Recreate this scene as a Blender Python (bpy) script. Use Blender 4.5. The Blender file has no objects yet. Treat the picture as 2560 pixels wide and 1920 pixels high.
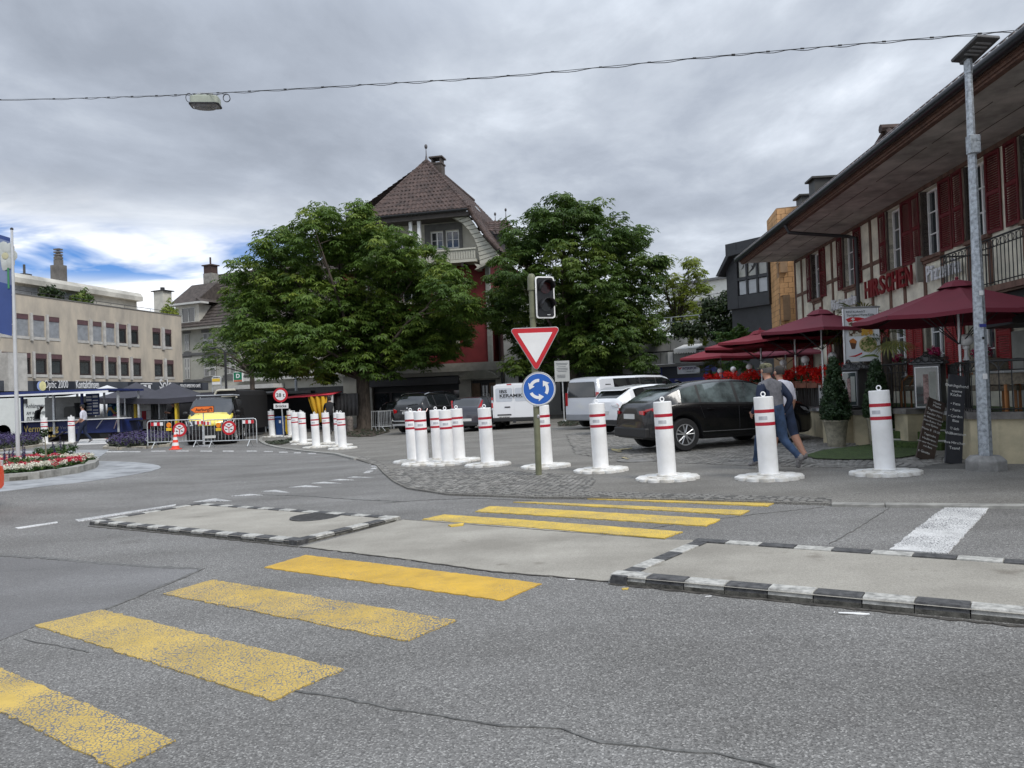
import bpy, bmesh, math, random
from mathutils import Vector, Matrix, noise
rnd = random.Random(7)
R = math.radians
sc = bpy.context.scene
FPX, PITCH, ROLL, CAMZ = 1925.0, 0.0135, 0.037, 1.5
cp, sp, cr, sr = math.cos(PITCH), math.sin(PITCH), math.cos(ROLL), math.sin(ROLL)
F_ = Vector((0, cp, sp)); R0 = Vector((1, 0, 0)); U0 = Vector((0, -sp, cp))
CU = U0*cr + R0*sr; CR = R0*cr - U0*sr
CAM = Vector((0, 0, CAMZ))
cam_d = bpy.data.cameras.new('camera'); cam = bpy.data.objects.new('camera', cam_d)
sc.collection.objects.link(cam)
m = Matrix((CR, CU, -F_)).transposed().to_4x4(); m.translation = CAM
cam.matrix_world = m
cam_d.sensor_width = 36; cam_d.lens = 36*FPX/2560; cam_d.clip_end = 3000; cam_d.clip_start = .05
sc.camera = cam
SUN_EL, SUN_AZ = R(48), R(142)      # azimuth clockwise from +Y
w = bpy.data.worlds.new('World'); sc.world = w; w.use_nodes = True
N = w.node_tree.nodes; Lk = w.node_tree.links; N.clear()
def wn(t, **k):
 n = N.new(t)
 for a, b in k.items(): setattr(n, a, b)
 return n
def wmath(op, a, b=None, c=None, clamp=False):
 n = wn('ShaderNodeMath', operation=op, use_clamp=clamp)
 for i, v in enumerate((a, b, c)):
  if v is None: continue
  if isinstance(v, (int, float)): n.inputs[i].default_value = v
  else: Lk.new(v, n.inputs[i])
 return n.outputs[0]
out = wn('ShaderNodeOutputWorld')
sky = wn('ShaderNodeTexSky', sky_type='NISHITA', sun_disc=False, sun_elevation=SUN_EL, sun_rotation=SUN_AZ, altitude=450, air_density=1.0, dust_density=.6, ozone_density=1.5)
bg1 = wn('ShaderNodeBackground'); bg1.inputs[1].default_value = .055
vs_ = wn('ShaderNodeVectorMath', operation='MULTIPLY'); vs_.inputs[1].default_value = (.50, .78, 1.25); Lk.new(sky.outputs[0], vs_.inputs[0]); Lk.new(vs_.outputs[0], bg1.inputs[0])
tc = wn('ShaderNodeTexCoord'); sep = wn('ShaderNodeSeparateXYZ'); Lk.new(tc.outputs['Generated'], sep.inputs[0])
X, Y, Z = sep.outputs
zz = wmath('MAXIMUM', Z, 0.0)
den = wmath('ADD', zz, .16)
cx = wmath('DIVIDE', X, den); cy = wmath('DIVIDE', Y, den)
cmb = wn('ShaderNodeCombineXYZ'); Lk.new(cx, cmb.inputs[0]); Lk.new(cy, cmb.inputs[1])
def wnoise(vec, scale, detail, rough, dist=0., off=(0, 0, 0), sc3=(1, 1, 1), rz=0.):
 mp = wn('ShaderNodeMapping'); mp.inputs['Location'].default_value = off; mp.inputs['Scale'].default_value = sc3
 mp.inputs['Rotation'].default_value = (0, 0, rz)
 Lk.new(vec, mp.inputs[0])
 n = wn('ShaderNodeTexNoise'); n.inputs['Scale'].default_value = scale; n.inputs['Detail'].default_value = detail
 n.inputs['Roughness'].default_value = rough; n.inputs['Distortion'].default_value = dist
 Lk.new(mp.outputs[0], n.inputs['Vector']); return n.outputs[0]
def ramp(fac, stops, interp='LINEAR'):
 r = wn('ShaderNodeValToRGB'); r.color_ramp.interpolation = interp
 e = r.color_ramp.elements
 while len(e) < len(stops): e.new(.5)
 for el, (p, c) in zip(e, stops): el.position = p; el.color = (c[0], c[1], c[2], 1) if isinstance(c, tuple) else (c, c, c, 1)
 Lk.new(fac, r.inputs[0]); return r.outputs[0]
vec = cmb.outputs[0]
big = wnoise(vec, .55, 3, .5, .3, (3.1, 1.7, 0), (1, .8, 1), R(20))
med = wnoise(vec, 1.5, 7, .56, .35, (7.3, 2.2, 0), (1, .75, 1), R(-18))
fine = wnoise(vec, 5.0, 8, .6, .4, (1.3, 9.2, 0), (1, .8, 1), R(10))
mix = wmath('ADD', wmath('MULTIPLY', big, .40), wmath('ADD', wmath('MULTIPLY', med, .46), wmath('MULTIPLY', fine, .14)))
ccol = ramp(mix, [(.37, (.225, .252, .300)), (.455, (.290, .322, .378)), (.515, (.365, .400, .455)), (.575, (.48, .52, .58)), (.66, (.74, .765, .80))])
az = wmath('DIVIDE', X, wmath('MAXIMUM', wmath('ABSOLUTE', Y), .05))
left = ramp(wmath('MULTIPLY_ADD', az, -1., 0.), [(.12, 0.), (.42, 1.)], 'EASE')
lowm = ramp(Z, [(.0, 1.), (.17, 1.), (.27, 0.)], 'EASE')
lm = wmath('MULTIPLY', left, lowm)
horiz = wmath('MULTIPLY', ramp(Z, [(0., 1.), (.2, 0.)], 'EASE'), .25)
br = wmath('MAXIMUM', wmath('MULTIPLY', lm, .85), horiz)
streak = wnoise(vec, 1.9, 7, .58, .5, (4.4, 0.3, 0), (.7, 1.3, 1), R(30))
bcol = ramp(streak, [(.38, (.52, .56, .62)), (.50, (.72, .75, .79)), (.62, (.93, .93, .94))])
mx = wn('ShaderNodeMix', data_type='RGBA'); Lk.new(br, mx.inputs[0]); Lk.new(ccol, mx.inputs[6]); Lk.new(bcol, mx.inputs[7])
zb = wmath('MULTIPLY_ADD', wmath('MAXIMUM', wmath('SUBTRACT', Z, .42), 0.), 2.2, 1.0)
vm = wn('ShaderNodeVectorMath', operation='SCALE'); Lk.new(mx.outputs[2], vm.inputs[0]); Lk.new(zb, vm.inputs[3])
bg2 = wn('ShaderNodeBackground'); Lk.new(vm.outputs[0], bg2.inputs[0]); bg2.inputs[1].default_value = 1.0
band = wmath('MULTIPLY', ramp(Z, [(.135, 0.), (.16, 1.), (.19, 1.), (.22, 0.)], 'EASE'), left)
gapn = wnoise(vec, 1.25, 6, .55, .6, (2.6, 5.1, 0), (.5, 1.5, 1), R(24))
gap = wmath('MULTIPLY', ramp(gapn, [(.42, 0.), (.50, 1.)]), band, clamp=True)
ms = wn('ShaderNodeMixShader'); Lk.new(gap, ms.inputs[0]); Lk.new(bg2.outputs[0], ms.inputs[1]); Lk.new(bg1.outputs[0], ms.inputs[2])
Lk.new(ms.outputs[0], out.inputs[0])
sd = bpy.data.lights.new('sun', 'SUN'); so = bpy.data.objects.new('sun', sd); sc.collection.objects.link(so)
sd.energy = 1.5; sd.angle = R(22); sd.color = (1, .965, .91)
sdir = Vector((math.sin(SUN_AZ)*math.cos(SUN_EL), math.cos(SUN_AZ)*math.cos(SUN_EL), math.sin(SUN_EL)))
so.rotation_euler = sdir.to_track_quat('Z', 'Y').to_euler()
sc.view_settings.view_transform = 'Standard'; sc.view_settings.look = 'None'
sc.view_settings.exposure = 0.72; sc.view_settings.gamma = 1.0; sc.view_settings.use_curve_mapping = False
try: sc.cycles.max_bounces = 6; sc.cycles.transparent_max_bounces = 8
except Exception: pass
BP = [(-400, 0), (-20, 0), (-12, -.1), (-7, -.2), (0, 0), (6, .12), (12, .2), (400, .2)]
def g(x):
 for (a, za), (b, zb_) in zip(BP, BP[1:]):
  if x <= b: return za + (zb_-za)*(x-a)/(b-a)
 return .2
def ray(px, py): return F_ + CR*((px-1280)/FPX) - CU*((py-960)/FPX)
def at(px, py, y):
 d = ray(px, py); return CAM + d*(y/d.y)
def G(px, py, off=0.):
 d = ray(px, py); z = off; p = CAM
 for _ in range(40):
  t = (z-CAMZ)/d.z; p = CAM + d*t; z = .5*z + .5*(g(p.x)+off)
 return Vector((p.x, p.y, g(p.x)+off))
def XG(px, y, off=0.):      # ground point under pixel column px at depth y
 py = 1000.
 for _ in range(30):
  p = at(px, py, y); py += (p.z-(g(p.x)+off))*FPX/y*.9
 return Vector((p.x, y, g(p.x)+off))
KIDS = {}
def link(o, parent=None):
 sc.collection.objects.link(o)
 if parent is not None:
  o.parent = parent; KIDS.setdefault(parent.name, []).append(o)
 return o
def wmx(o):
 M = o.matrix_basis.copy(); p = o.parent
 while p is not None: M = p.matrix_basis @ M; p = p.parent
 return M
def tag(o, label=None, cat=None, group=None, kind=None):
 if label: o['label'] = label
 if cat: o['category'] = cat
 if group: o['group'] = group
 if kind: o['kind'] = kind
 return o
def thing(name, label, cat, loc=(0, 0, 0), rz=0., group=None, kind=None):
 o = bpy.data.objects.new(name, None); link(o); o.location = loc; o.rotation_euler = (0, 0, rz)
 o.empty_display_size = .2
 return tag(o, label, cat, group, kind)
def dup(o, parent=None):
 c = o.copy(); sc.collection.objects.link(c)
 if parent is not None: c.parent = parent; KIDS.setdefault(parent.name, []).append(c)
 for k in KIDS.get(o.name, []): dup(k, c)
 return c
def rotM(rz=0, rx=0, ry=0): return Matrix.Rotation(rz, 4, 'Z') @ Matrix.Rotation(ry, 4, 'Y') @ Matrix.Rotation(rx, 4, 'X')
class MB:
 def __init__(s): s.v = []; s.f = []; s.mi = []; s.M = Matrix.Identity(4)
 def add(s, vs, fs, m=0):
  b = len(s.v); M = s.M
  s.v += [M @ Vector(v) for v in vs]
  s.f += [[i+b for i in f] for f in fs]; s.mi += [m]*len(fs); return s
 def box(s, c, d, m=0, M=None, tp=1., tpy=None):
  x, y, z = d[0]/2, d[1]/2, d[2]/2; ty = tp if tpy is None else tpy
  vs = [Vector((-x, -y, -z)), Vector((x, -y, -z)), Vector((x, y, -z)), Vector((-x, y, -z)), Vector((-x*tp, -y*ty, z)), Vector((x*tp, -y*ty, z)), Vector((x*tp, y*ty, z)), Vector((-x*tp, y*ty, z))]
  if M is not None: vs = [M @ v for v in vs]
  return s.add([v+Vector(c) for v in vs], [(3, 2, 1, 0), (4, 5, 6, 7), (0, 1, 5, 4), (1, 2, 6, 5), (2, 3, 7, 6), (3, 0, 4, 7)], m)
 def b2(s, x0, x1, y0, y1, z0, z1, m=0): return s.box(((x0+x1)/2, (y0+y1)/2, (z0+z1)/2), (x1-x0, y1-y0, z1-z0), m)
 def tube(s, pts, r, n=8, m=0, cap=True):
  pts = [Vector(p) for p in pts]; rs = r if isinstance(r, (list, tuple)) else [r]*len(pts)
  vs = []; up = Vector((0, 0, 1)); pn = None
  for i, p in enumerate(pts):
   t = (pts[min(i+1, len(pts)-1)]-pts[max(i-1, 0)])
   if t.length < 1e-9: t = Vector((0, 0, 1))
   t.normalize()
   if pn is None:
    a = up if abs(t.z) < .9 else Vector((1, 0, 0)); pn = (a-t*a.dot(t)).normalized()
   else:
    pn = pn-t*pn.dot(t)
    pn = pn.normalized() if pn.length > 1e-6 else Vector((1, 0, 0))
   q = t.cross(pn)
   for k in range(n):
    a = 2*math.pi*k/n; vs.append(p+(pn*math.cos(a)+q*math.sin(a))*rs[i])
  fs = [(i*n+k, i*n+(k+1) % n, (i+1)*n+(k+1) % n, (i+1)*n+k) for i in range(len(pts)-1) for k in range(n)]
  if cap: fs += [tuple(range(n))[::-1], tuple(range((len(pts)-1)*n, len(pts)*n))]
  return s.add(vs, fs, m)
 def lathe(s, prof, c=(0, 0, 0), n=16, m=0, M=None, cap=True, sx=1., sy=1.):
  c = Vector(c); vs = []
  for r_, z in prof:
   for k in range(n):
    a = 2*math.pi*k/n; v = Vector((r_*math.cos(a)*sx, r_*math.sin(a)*sy, z))
    vs.append((M @ v if M is not None else v)+c)
  L = len(prof)
  fs = [(i*n+k, i*n+(k+1) % n, (i+1)*n+(k+1) % n, (i+1)*n+k) for i in range(L-1) for k in range(n)]
  if cap: fs += [tuple(range(n))[::-1], tuple(range((L-1)*n, L*n))]
  return s.add(vs, fs, m)
 def sph(s, c, r, n=14, m=0, sz=1., M=None, sx=1., sy=1.):
  k = max(4, n//2); prof = [(max(1e-4, math.sin(math.pi*i/k))*r, -math.cos(math.pi*i/k)*r*sz) for i in range(k+1)]
  return s.lathe(prof, c, n, m, M, True, sx, sy)
 def prism(s, poly, a, b, pl='xz', m=0):     # polygon in a plane, extruded from a to b along the third axis
  n = len(poly)
  def P(u, v, t): return (u, t, v) if pl == 'xz' else ((u, v, t) if pl == 'xy' else (t, u, v))
  vs = [P(u, v, a) for u, v in poly]+[P(u, v, b) for u, v in poly]
  fs = [tuple(range(n)), tuple(range(n, 2*n))[::-1]]+[(i, (i+1) % n, n+(i+1) % n, n+i) for i in range(n)]
  return s.add(vs, fs, m)
 def quad(s, pts, m=0): return s.add(pts, [tuple(range(len(pts)))], m)
 def build(s, name, mats, parent=None, smooth=None, bevel=0., world=False, fix=True, kind=None, label=None):
  me = bpy.data.meshes.new(name); V = s.v
  if world and parent is not None:
   I = wmx(parent).inverted(); V = [I @ Vector(v) for v in V]
  me.from_pydata([tuple(v) for v in V], [], s.f)
  for mt in (mats if isinstance(mats, (list, tuple)) else [mats]): me.materials.append(mt)
  if len(me.materials) > 1: me.polygons.foreach_set('material_index', s.mi)
  if fix and len(s.f) < 60000:
   bm = bmesh.new(); bm.from_mesh(me); bmesh.ops.recalc_face_normals(bm, faces=bm.faces); bm.to_mesh(me); bm.free()
  if smooth: me.shade_smooth(); me.set_sharp_from_angle(angle=R(smooth))
  me.update()
  o = bpy.data.objects.new(name, me); link(o, parent)
  if bevel:
   b = o.modifiers.new('edge', 'BEVEL'); b.width = bevel; b.segments = 2; b.limit_method = 'ANGLE'; b.angle_limit = R(35)
  if kind: o['kind'] = kind
  if label: o['label'] = label
  return o
def inst(o, parent, loc=None, rot=None, M=None):    # another piece sharing the same mesh
 c = bpy.data.objects.new(o.name.split('.')[0], o.data); link(c, parent)
 if M is not None: c.matrix_basis = M
 else:
  if loc is not None: c.location = loc
  if rot is not None: c.rotation_euler = rot
 for md in o.modifiers:
  b = c.modifiers.new(md.name, md.type); b.width = md.width; b.segments = md.segments; b.limit_method = 'ANGLE'; b.angle_limit = md.angle_limit
 return c
_tc = {}
def tmesh(s, size=1., ext=.005, sx=1., res=3, bold=0.):
 key = (s, size, ext, sx, bold)
 if key not in _tc:
  cu = bpy.data.curves.new('text', 'FONT'); cu.body = s; cu.size = size; cu.extrude = ext; cu.resolution_u = res; cu.align_x = 'LEFT'; cu.offset = bold
  ob = bpy.data.objects.new('text', cu); sc.collection.objects.link(ob)
  bpy.context.view_layer.update()
  me = bpy.data.meshes.new_from_object(ob.evaluated_get(bpy.context.evaluated_depsgraph_get()))
  bpy.data.objects.remove(ob)
  for v in me.vertices: v.co.x *= sx
  _tc[key] = me
 return _tc[key]
def text(parent, s, x, z, size, mt, y=-.01, ext=.004, sx=1., name='lettering', center=False, width=None, bold=0., rot=0.):
 me = tmesh(s, size, ext, sx, bold=bold).copy(); me.materials.clear(); me.materials.append(mt)
 xs = [v.co.x for v in me.vertices]; x0, x1 = min(xs), max(xs)
 k = width/(x1-x0) if width else 1.
 for v in me.vertices: v.co.x = (v.co.x-x0)*k
 wd = (x1-x0)*k
 Rm = Matrix.Rotation(R(90), 4, 'X')
 if rot: Rm = Matrix.Rotation(rot, 4, 'Y') @ Rm
 me.transform(Rm)
 o = bpy.data.objects.new(name, me); link(o, parent)
 off = Matrix.Rotation(rot, 4, 'Y') @ Vector((-wd/2 if center else 0, 0, 0))
 o.location = (x+off.x, y, z+off.z)
 return o
class Fac:      # a vertical facade plane: local X to the viewer's right, -Y outwards
 def __init__(s, p0, p1):
  s.O = Vector((p0[0], p0[1], g(p0[0]))); d = Vector((p1[0]-p0[0], p1[1]-p0[1], 0)); s.L = d.length
  s.ang = math.atan2(d.y, d.x); s.M = Matrix.Translation(s.O) @ Matrix.Rotation(s.ang, 4, 'Z'); s.I = s.M.inverted()
 def hit(s, px, py, yo=0.):
  a = s.I @ CAM; b = (s.I.to_3x3() @ ray(px, py)); t = (yo-a.y)/b.y; p = a+b*t; return p.x, p.z
 def x(s, px, yo=0., py=1000): return s.hit(px, py, yo)[0]
def wallgrid(mb, x0, x1, z0, z1, holes, y=0., rev=.15, m=0, mr=None):
 mr = m if mr is None else mr
 xs = sorted({x0, x1, *[min(max(v, x0), x1) for h in holes for v in h[:2]]}); zs = sorted({z0, z1, *[min(max(v, z0), z1) for h in holes for v in h[2:4]]})
 for a, b in zip(xs, xs[1:]):
  for c, d in zip(zs, zs[1:]):
   u, v = (a+b)/2, (c+d)/2
   if b-a < 1e-5 or d-c < 1e-5: continue
   if any(h[0] < u < h[1] and h[2] < v < h[3] for h in holes): continue
   mb.quad([(a, y, c), (b, y, c), (b, y, d), (a, y, d)], m)
 for a, b, c, d in [h[:4] for h in holes]:
  mb.quad([(a, y, c), (a, y+rev, c), (a, y+rev, d), (a, y, d)], mr); mb.quad([(b, y, c), (b, y+rev, c), (b, y+rev, d), (b, y, d)], mr)
  mb.quad([(a, y, c), (b, y, c), (b, y+rev, c), (a, y+rev, c)], mr); mb.quad([(a, y, d), (b, y, d), (b, y+rev, d), (a, y+rev, d)], mr)
MATS = {}
def mk(name, col, rough=.6, metal=0., var=.12, vs=3., bump=0., bs=60., coat=0., spec=.5, emit=None, alpha=None, trans=0., streak=0., dirt_or_tone=None):
 if name in MATS: return MATS[name]
 mt = bpy.data.materials.new(name); mt.use_nodes = True; nt = mt.node_tree; b = nt.nodes['Principled BSDF']; l = nt.links
 b.inputs['Base Color'].default_value = (*col, 1); b.inputs['Roughness'].default_value = rough; b.inputs['Metallic'].default_value = metal
 b.inputs['Coat Weight'].default_value = coat; b.inputs['Specular IOR Level'].default_value = spec; b.inputs['Coat Roughness'].default_value = .05
 if emit: b.inputs['Emission Color'].default_value = (*emit[:3], 1); b.inputs['Emission Strength'].default_value = emit[3]
 if trans: b.inputs['Transmission Weight'].default_value = trans
 if alpha is not None: b.inputs['Alpha'].default_value = alpha
 t = nt.nodes.new('ShaderNodeTexCoord')
 if var or dirt_or_tone:
  n = nt.nodes.new('ShaderNodeTexNoise'); n.inputs['Scale'].default_value = vs; n.inputs['Detail'].default_value = 5; n.inputs['Roughness'].default_value = .62
  src = t.outputs['Object']
  if streak:
   mp = nt.nodes.new('ShaderNodeMapping'); mp.inputs['Scale'].default_value = (1, 1, streak); l.new(src, mp.inputs[0]); src = mp.outputs[0]
  l.new(src, n.inputs['Vector'])
  r = nt.nodes.new('ShaderNodeValToRGB'); e = r.color_ramp.elements
  c2 = dirt_or_tone if dirt_or_tone else tuple(c*(1-var*1.6) for c in col)
  e[0].position = .33; e[0].color = (*c2, 1); e[1].position = .62; e[1].color = (*[min(1, c*(1+var)) for c in col], 1)
  l.new(n.outputs[0], r.inputs[0]); l.new(r.outputs[0], b.inputs['Base Color'])
 if bump:
  n2 = nt.nodes.new('ShaderNodeTexNoise'); n2.inputs['Scale'].default_value = bs; n2.inputs['Detail'].default_value = 4
  l.new(t.outputs['Object'], n2.inputs['Vector'])
  bp = nt.nodes.new('ShaderNodeBump'); bp.inputs['Strength'].default_value = bump; bp.inputs['Distance'].default_value = .01
  l.new(n2.outputs[0], bp.inputs['Height']); l.new(bp.outputs[0], b.inputs['Normal'])
 MATS[name] = mt; return mt
def leafmat(name, c1, c2, c3, tr=.25):
 mt = bpy.data.materials.new(name); mt.use_nodes = True; nt = mt.node_tree; b = nt.nodes['Principled BSDF']; l = nt.links; nd = nt.nodes
 a = nd.new('ShaderNodeAttribute'); a.attribute_name = 'tone'
 r = nd.new('ShaderNodeValToRGB'); e = r.color_ramp.elements; e.new(.5)
 for el, p, c in zip(e, (0, .55, 1), (c1, c2, c3)): el.position = p; el.color = (*c, 1)
 l.new(a.outputs['Fac'], r.inputs[0]); l.new(r.outputs[0], b.inputs['Base Color'])
 b.inputs['Roughness'].default_value = .5; b.inputs['Specular IOR Level'].default_value = .35
 tl = nd.new('ShaderNodeBsdfTranslucent'); l.new(r.outputs[0], tl.inputs[0]); mx_ = nd.new('ShaderNodeMixShader'); mx_.inputs[0].default_value = tr
 o = nd['Material Output']; l.new(b.outputs[0], mx_.inputs[1]); l.new(tl.outputs[0], mx_.inputs[2]); l.new(mx_.outputs[0], o.inputs[0])
 MATS[name] = mt; return mt
def stonemat(name, base, lo, hi, cell, patch=.6, bump=.5, rough=.85, crack=None, blot=None):
 """aggregate surface: voronoi stones of varied tone, slow patches of wear, relief"""
 mt = bpy.data.materials.new(name); mt.use_nodes = True; nt = mt.node_tree; b = nt.nodes['Principled BSDF']; l = nt.links; nd = nt.nodes
 t = nd.new('ShaderNodeTexCoord'); b.inputs['Roughness'].default_value = rough; b.inputs['Specular IOR Level'].default_value = .3
 v = nd.new('ShaderNodeTexVoronoi'); v.inputs['Scale'].default_value = cell; l.new(t.outputs['Object'], v.inputs['Vector'])
 sp_ = nd.new('ShaderNodeSeparateColor'); l.new(v.outputs['Color'], sp_.inputs[0])
 r = nd.new('ShaderNodeValToRGB'); e = r.color_ramp.elements; e.new(.5); e.new(.8)
 for el, p, c in zip(e, (0., .45, .82, 1.), (lo, base, tuple(x*1.18 for x in base), hi)): el.position = p; el.color = (*c, 1)
 l.new(sp_.outputs[0], r.inputs[0])
 n = nd.new('ShaderNodeTexNoise'); n.inputs['Scale'].default_value = patch; n.inputs['Detail'].default_value = 7; n.inputs['Roughness'].default_value = .6
 l.new(t.outputs['Object'], n.inputs['Vector'])
 r2 = nd.new('ShaderNodeValToRGB'); r2.color_ramp.elements[0].position = .36; r2.color_ramp.elements[0].color = (.74, .73, .72, 1)
 r2.color_ramp.elements[1].position = .64; r2.color_ramp.elements[1].color = (1.18, 1.18, 1.18, 1); l.new(n.outputs[0], r2.inputs[0])
 mpp = nd.new('ShaderNodeMapping'); mpp.inputs['Scale'].default_value = (.35, 1.6, 1); mpp.inputs['Rotation'].default_value = (0, 0, .35); l.new(t.outputs['Object'], mpp.inputs[0]); ns = nd.new('ShaderNodeTexNoise'); ns.inputs['Scale'].default_value = .8; ns.inputs['Detail'].default_value = 4; l.new(mpp.outputs[0], ns.inputs['Vector'])
 av = nd.new('ShaderNodeMath'); av.operation = 'MULTIPLY_ADD'; av.inputs[1].default_value = .55; mu = nd.new('ShaderNodeMath'); mu.operation = 'MULTIPLY'; mu.inputs[1].default_value = .45; l.new(ns.outputs[0], mu.inputs[0]); l.new(n.outputs[0], av.inputs[0]); l.new(mu.outputs[0], av.inputs[2]); l.new(av.outputs[0], r2.inputs[0])
 mm = nd.new('ShaderNodeMix'); mm.data_type = 'RGBA'; mm.blend_type = 'MULTIPLY'; mm.inputs[0].default_value = 1
 l.new(r.outputs[0], mm.inputs[6]); l.new(r2.outputs[0], mm.inputs[7]); res = mm.outputs[2]
 if blot:
  n3 = nd.new('ShaderNodeTexNoise'); n3.inputs['Scale'].default_value = blot[1]; n3.inputs['Detail'].default_value = 3; l.new(t.outputs['Object'], n3.inputs['Vector'])
  r3 = nd.new('ShaderNodeValToRGB'); r3.color_ramp.elements[0].position = .66; r3.color_ramp.elements[1].position = .74; l.new(n3.outputs[0], r3.inputs[0])
  m3 = nd.new('ShaderNodeMix'); m3.data_type = 'RGBA'; m3.blend_type = 'MULTIPLY'; m3.inputs[7].default_value = (*blot[0], 1)
  l.new(r3.outputs[0], m3.inputs[0]); l.new(res, m3.inputs[6]); res = m3.outputs[2]
 l.new(res, b.inputs['Base Color'])
 bp = nd.new('ShaderNodeBump'); bp.inputs['Strength'].default_value = bump; bp.inputs['Distance'].default_value = .006
 l.new(v.outputs['Distance'], bp.inputs['Height']); l.new(bp.outputs[0], b.inputs['Normal'])
 MATS[name] = mt; return mt
def paintmat(name, col, wear, cell=55., lo=.35, dark=(.14, .14, .145)):
 """road paint, crazed and worn through in places; wear 0..1"""
 mt = bpy.data.materials.new(name); mt.use_nodes = True; nt = mt.node_tree; b = nt.nodes['Principled BSDF']; l = nt.links; nd = nt.nodes
 t = nd.new('ShaderNodeTexCoord'); b.inputs['Roughness'].default_value = .7
 v = nd.new('ShaderNodeTexVoronoi'); v.feature = 'DISTANCE_TO_EDGE'; v.inputs['Scale'].default_value = cell
 n = nd.new('ShaderNodeTexNoise'); n.inputs['Scale'].default_value = 1.3; n.inputs['Detail'].default_value = 8; n.inputs['Roughness'].default_value = .7; l.new(t.outputs['Object'], n.inputs['Vector'])
 n2 = nd.new('ShaderNodeTexNoise'); n2.inputs['Scale'].default_value = cell*.8; n2.inputs['Detail'].default_value = 3; l.new(t.outputs['Object'], n2.inputs['Vector'])
 ad = nd.new('ShaderNodeVectorMath'); ad.operation = 'MULTIPLY_ADD'; ad.inputs[1].default_value = (.02, .02, .02); l.new(n2.outputs['Color'], ad.inputs[0]); l.new(t.outputs['Object'], ad.inputs[2]); l.new(ad.outputs[0], v.inputs['Vector'])
 r = nd.new('ShaderNodeValToRGB'); r.color_ramp.elements[0].position = lo; r.color_ramp.elements[1].position = lo+.25; l.new(n.outputs[0], r.inputs[0])
 th = nd.new('ShaderNodeMath'); th.operation = 'MULTIPLY'; th.inputs[1].default_value = wear*.34; l.new(r.outputs[0], th.inputs[0])
 lt = nd.new('ShaderNodeMath'); lt.operation = 'LESS_THAN'; l.new(v.outputs[0], lt.inputs[0]); l.new(th.outputs[0], lt.inputs[1])
 r2 = nd.new('ShaderNodeValToRGB'); r2.color_ramp.elements[0].position = .35; r2.color_ramp.elements[0].color = (*[c*.72 for c in col], 1); r2.color_ramp.elements[1].position = .6; r2.color_ramp.elements[1].color = (*col, 1)
 n4 = nd.new('ShaderNodeTexNoise'); n4.inputs['Scale'].default_value = 2.2; n4.inputs['Detail'].default_value = 9; n4.inputs['Roughness'].default_value = .75
 l.new(t.outputs['Object'], n4.inputs['Vector']); l.new(n4.outputs[0], r2.inputs[0])
 mx_ = nd.new('ShaderNodeMix'); mx_.data_type = 'RGBA'; l.new(lt.outputs[0], mx_.inputs[0]); l.new(r2.outputs[0], mx_.inputs[6]); mx_.inputs[7].default_value = (*dark, 1)
 l.new(mx_.outputs[2], b.inputs['Base Color'])
 bp = nd.new('ShaderNodeBump'); bp.inputs['Strength'].default_value = .35; bp.inputs['Distance'].default_value = .004; l.new(v.outputs[0], bp.inputs['Height']); l.new(bp.outputs[0], b.inputs['Normal'])
 MATS[name] = mt; return mt
M_asph = stonemat('asphalt', (.165, .162, .156), (.090, .088, .085), (.36, .355, .34), 125., .45, .5, blot=((.80, .79, .78), .9))
M_patch = stonemat('asphalt_patch', (.150, .148, .148), (.112, .111, .112), (.23, .23, .225), 140., .5, .25)
M_pave = stonemat('pavement_asphalt', (.175, .168, .152), (.10, .095, .087), (.30, .29, .27), 110., .7, .4)
M_conc = stonemat('island_concrete', (.30, .285, .25), (.26, .245, .215), (.34, .325, .285), 150., 1.1, .15, blot=((.7, .68, .66), 2.3))
M_sett = mk('granite_sett', (.215, .207, .19), .75, var=.3, vs=4., bump=.5, bs=70)
M_joint = mk('joint_sand', (.085, .082, .075), .95, var=.2, vs=9)
M_kerb = mk('kerb_granite', (.26, .255, .235), .8, var=.22, vs=5, bump=.3, bs=90)
M_apron = mk('apron_concrete', (.275, .285, .295), .8, var=.22, vs=1.7, bump=.2, bs=60)
M_kwhite = mk('kerb_white', (.38, .375, .35), .75, var=.28, vs=16, bump=.4, bs=120)
M_kblack = mk('kerb_black', (.032, .032, .034), .75, var=.1, vs=18, bump=.4, bs=120, dirt_or_tone=(.10, .10, .10))
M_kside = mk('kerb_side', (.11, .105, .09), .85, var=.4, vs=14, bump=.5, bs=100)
M_yel = [paintmat('yellow_paint_a', (.56, .39, .09), .44, 46), paintmat('yellow_paint_b', (.56, .39, .09), .25, 44, lo=.30), paintmat('yellow_paint_c', (.56, .38, .08), .36, 46, lo=.32), paintmat('yellow_paint_d', (.62, .38, .04), .08, 60)]
M_yel2 = paintmat('yellow_paint_far', (.68, .47, .065), .22)
M_wpaint = paintmat('white_paint', (.66, .66, .65), .35, 40)
M_white = mk('white_enamel', (.78, .78, .78), .4, vs=2.5, dirt_or_tone=(.745, .742, .73))
M_red = mk('red_enamel', (.50, .012, .022), .4, var=.05)
M_redtape = mk('red_tape', (.42, .010, .028), .35, var=.05)
M_black = mk('black_plastic', (.012, .012, .014), .45, var=0)
M_dark = mk('dark_metal', (.035, .035, .038), .5, metal=.3, var=.1)
M_rubber = mk('tyre_rubber', (.016, .016, .017), .85, var=.1)
M_glass = mk('window_glass', (.028, .034, .038), .06, var=.25, vs=.6, spec=.9)
M_carglass = mk('car_glass', (.012, .014, .016), .03, var=0, spec=1.)
M_chrome = mk('chrome', (.65, .66, .67), .15, metal=1., var=0)
M_alu = mk('aluminium', (.52, .53, .54), .4, metal=.8, var=.08)
M_galv = mk('galvanised_steel', (.36, .39, .42), .5, metal=.45, var=.28, vs=22)
M_bark = mk('bark', (.075, .06, .048), .9, var=.35, vs=9, bump=.8, bs=30, streak=.3)
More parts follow.
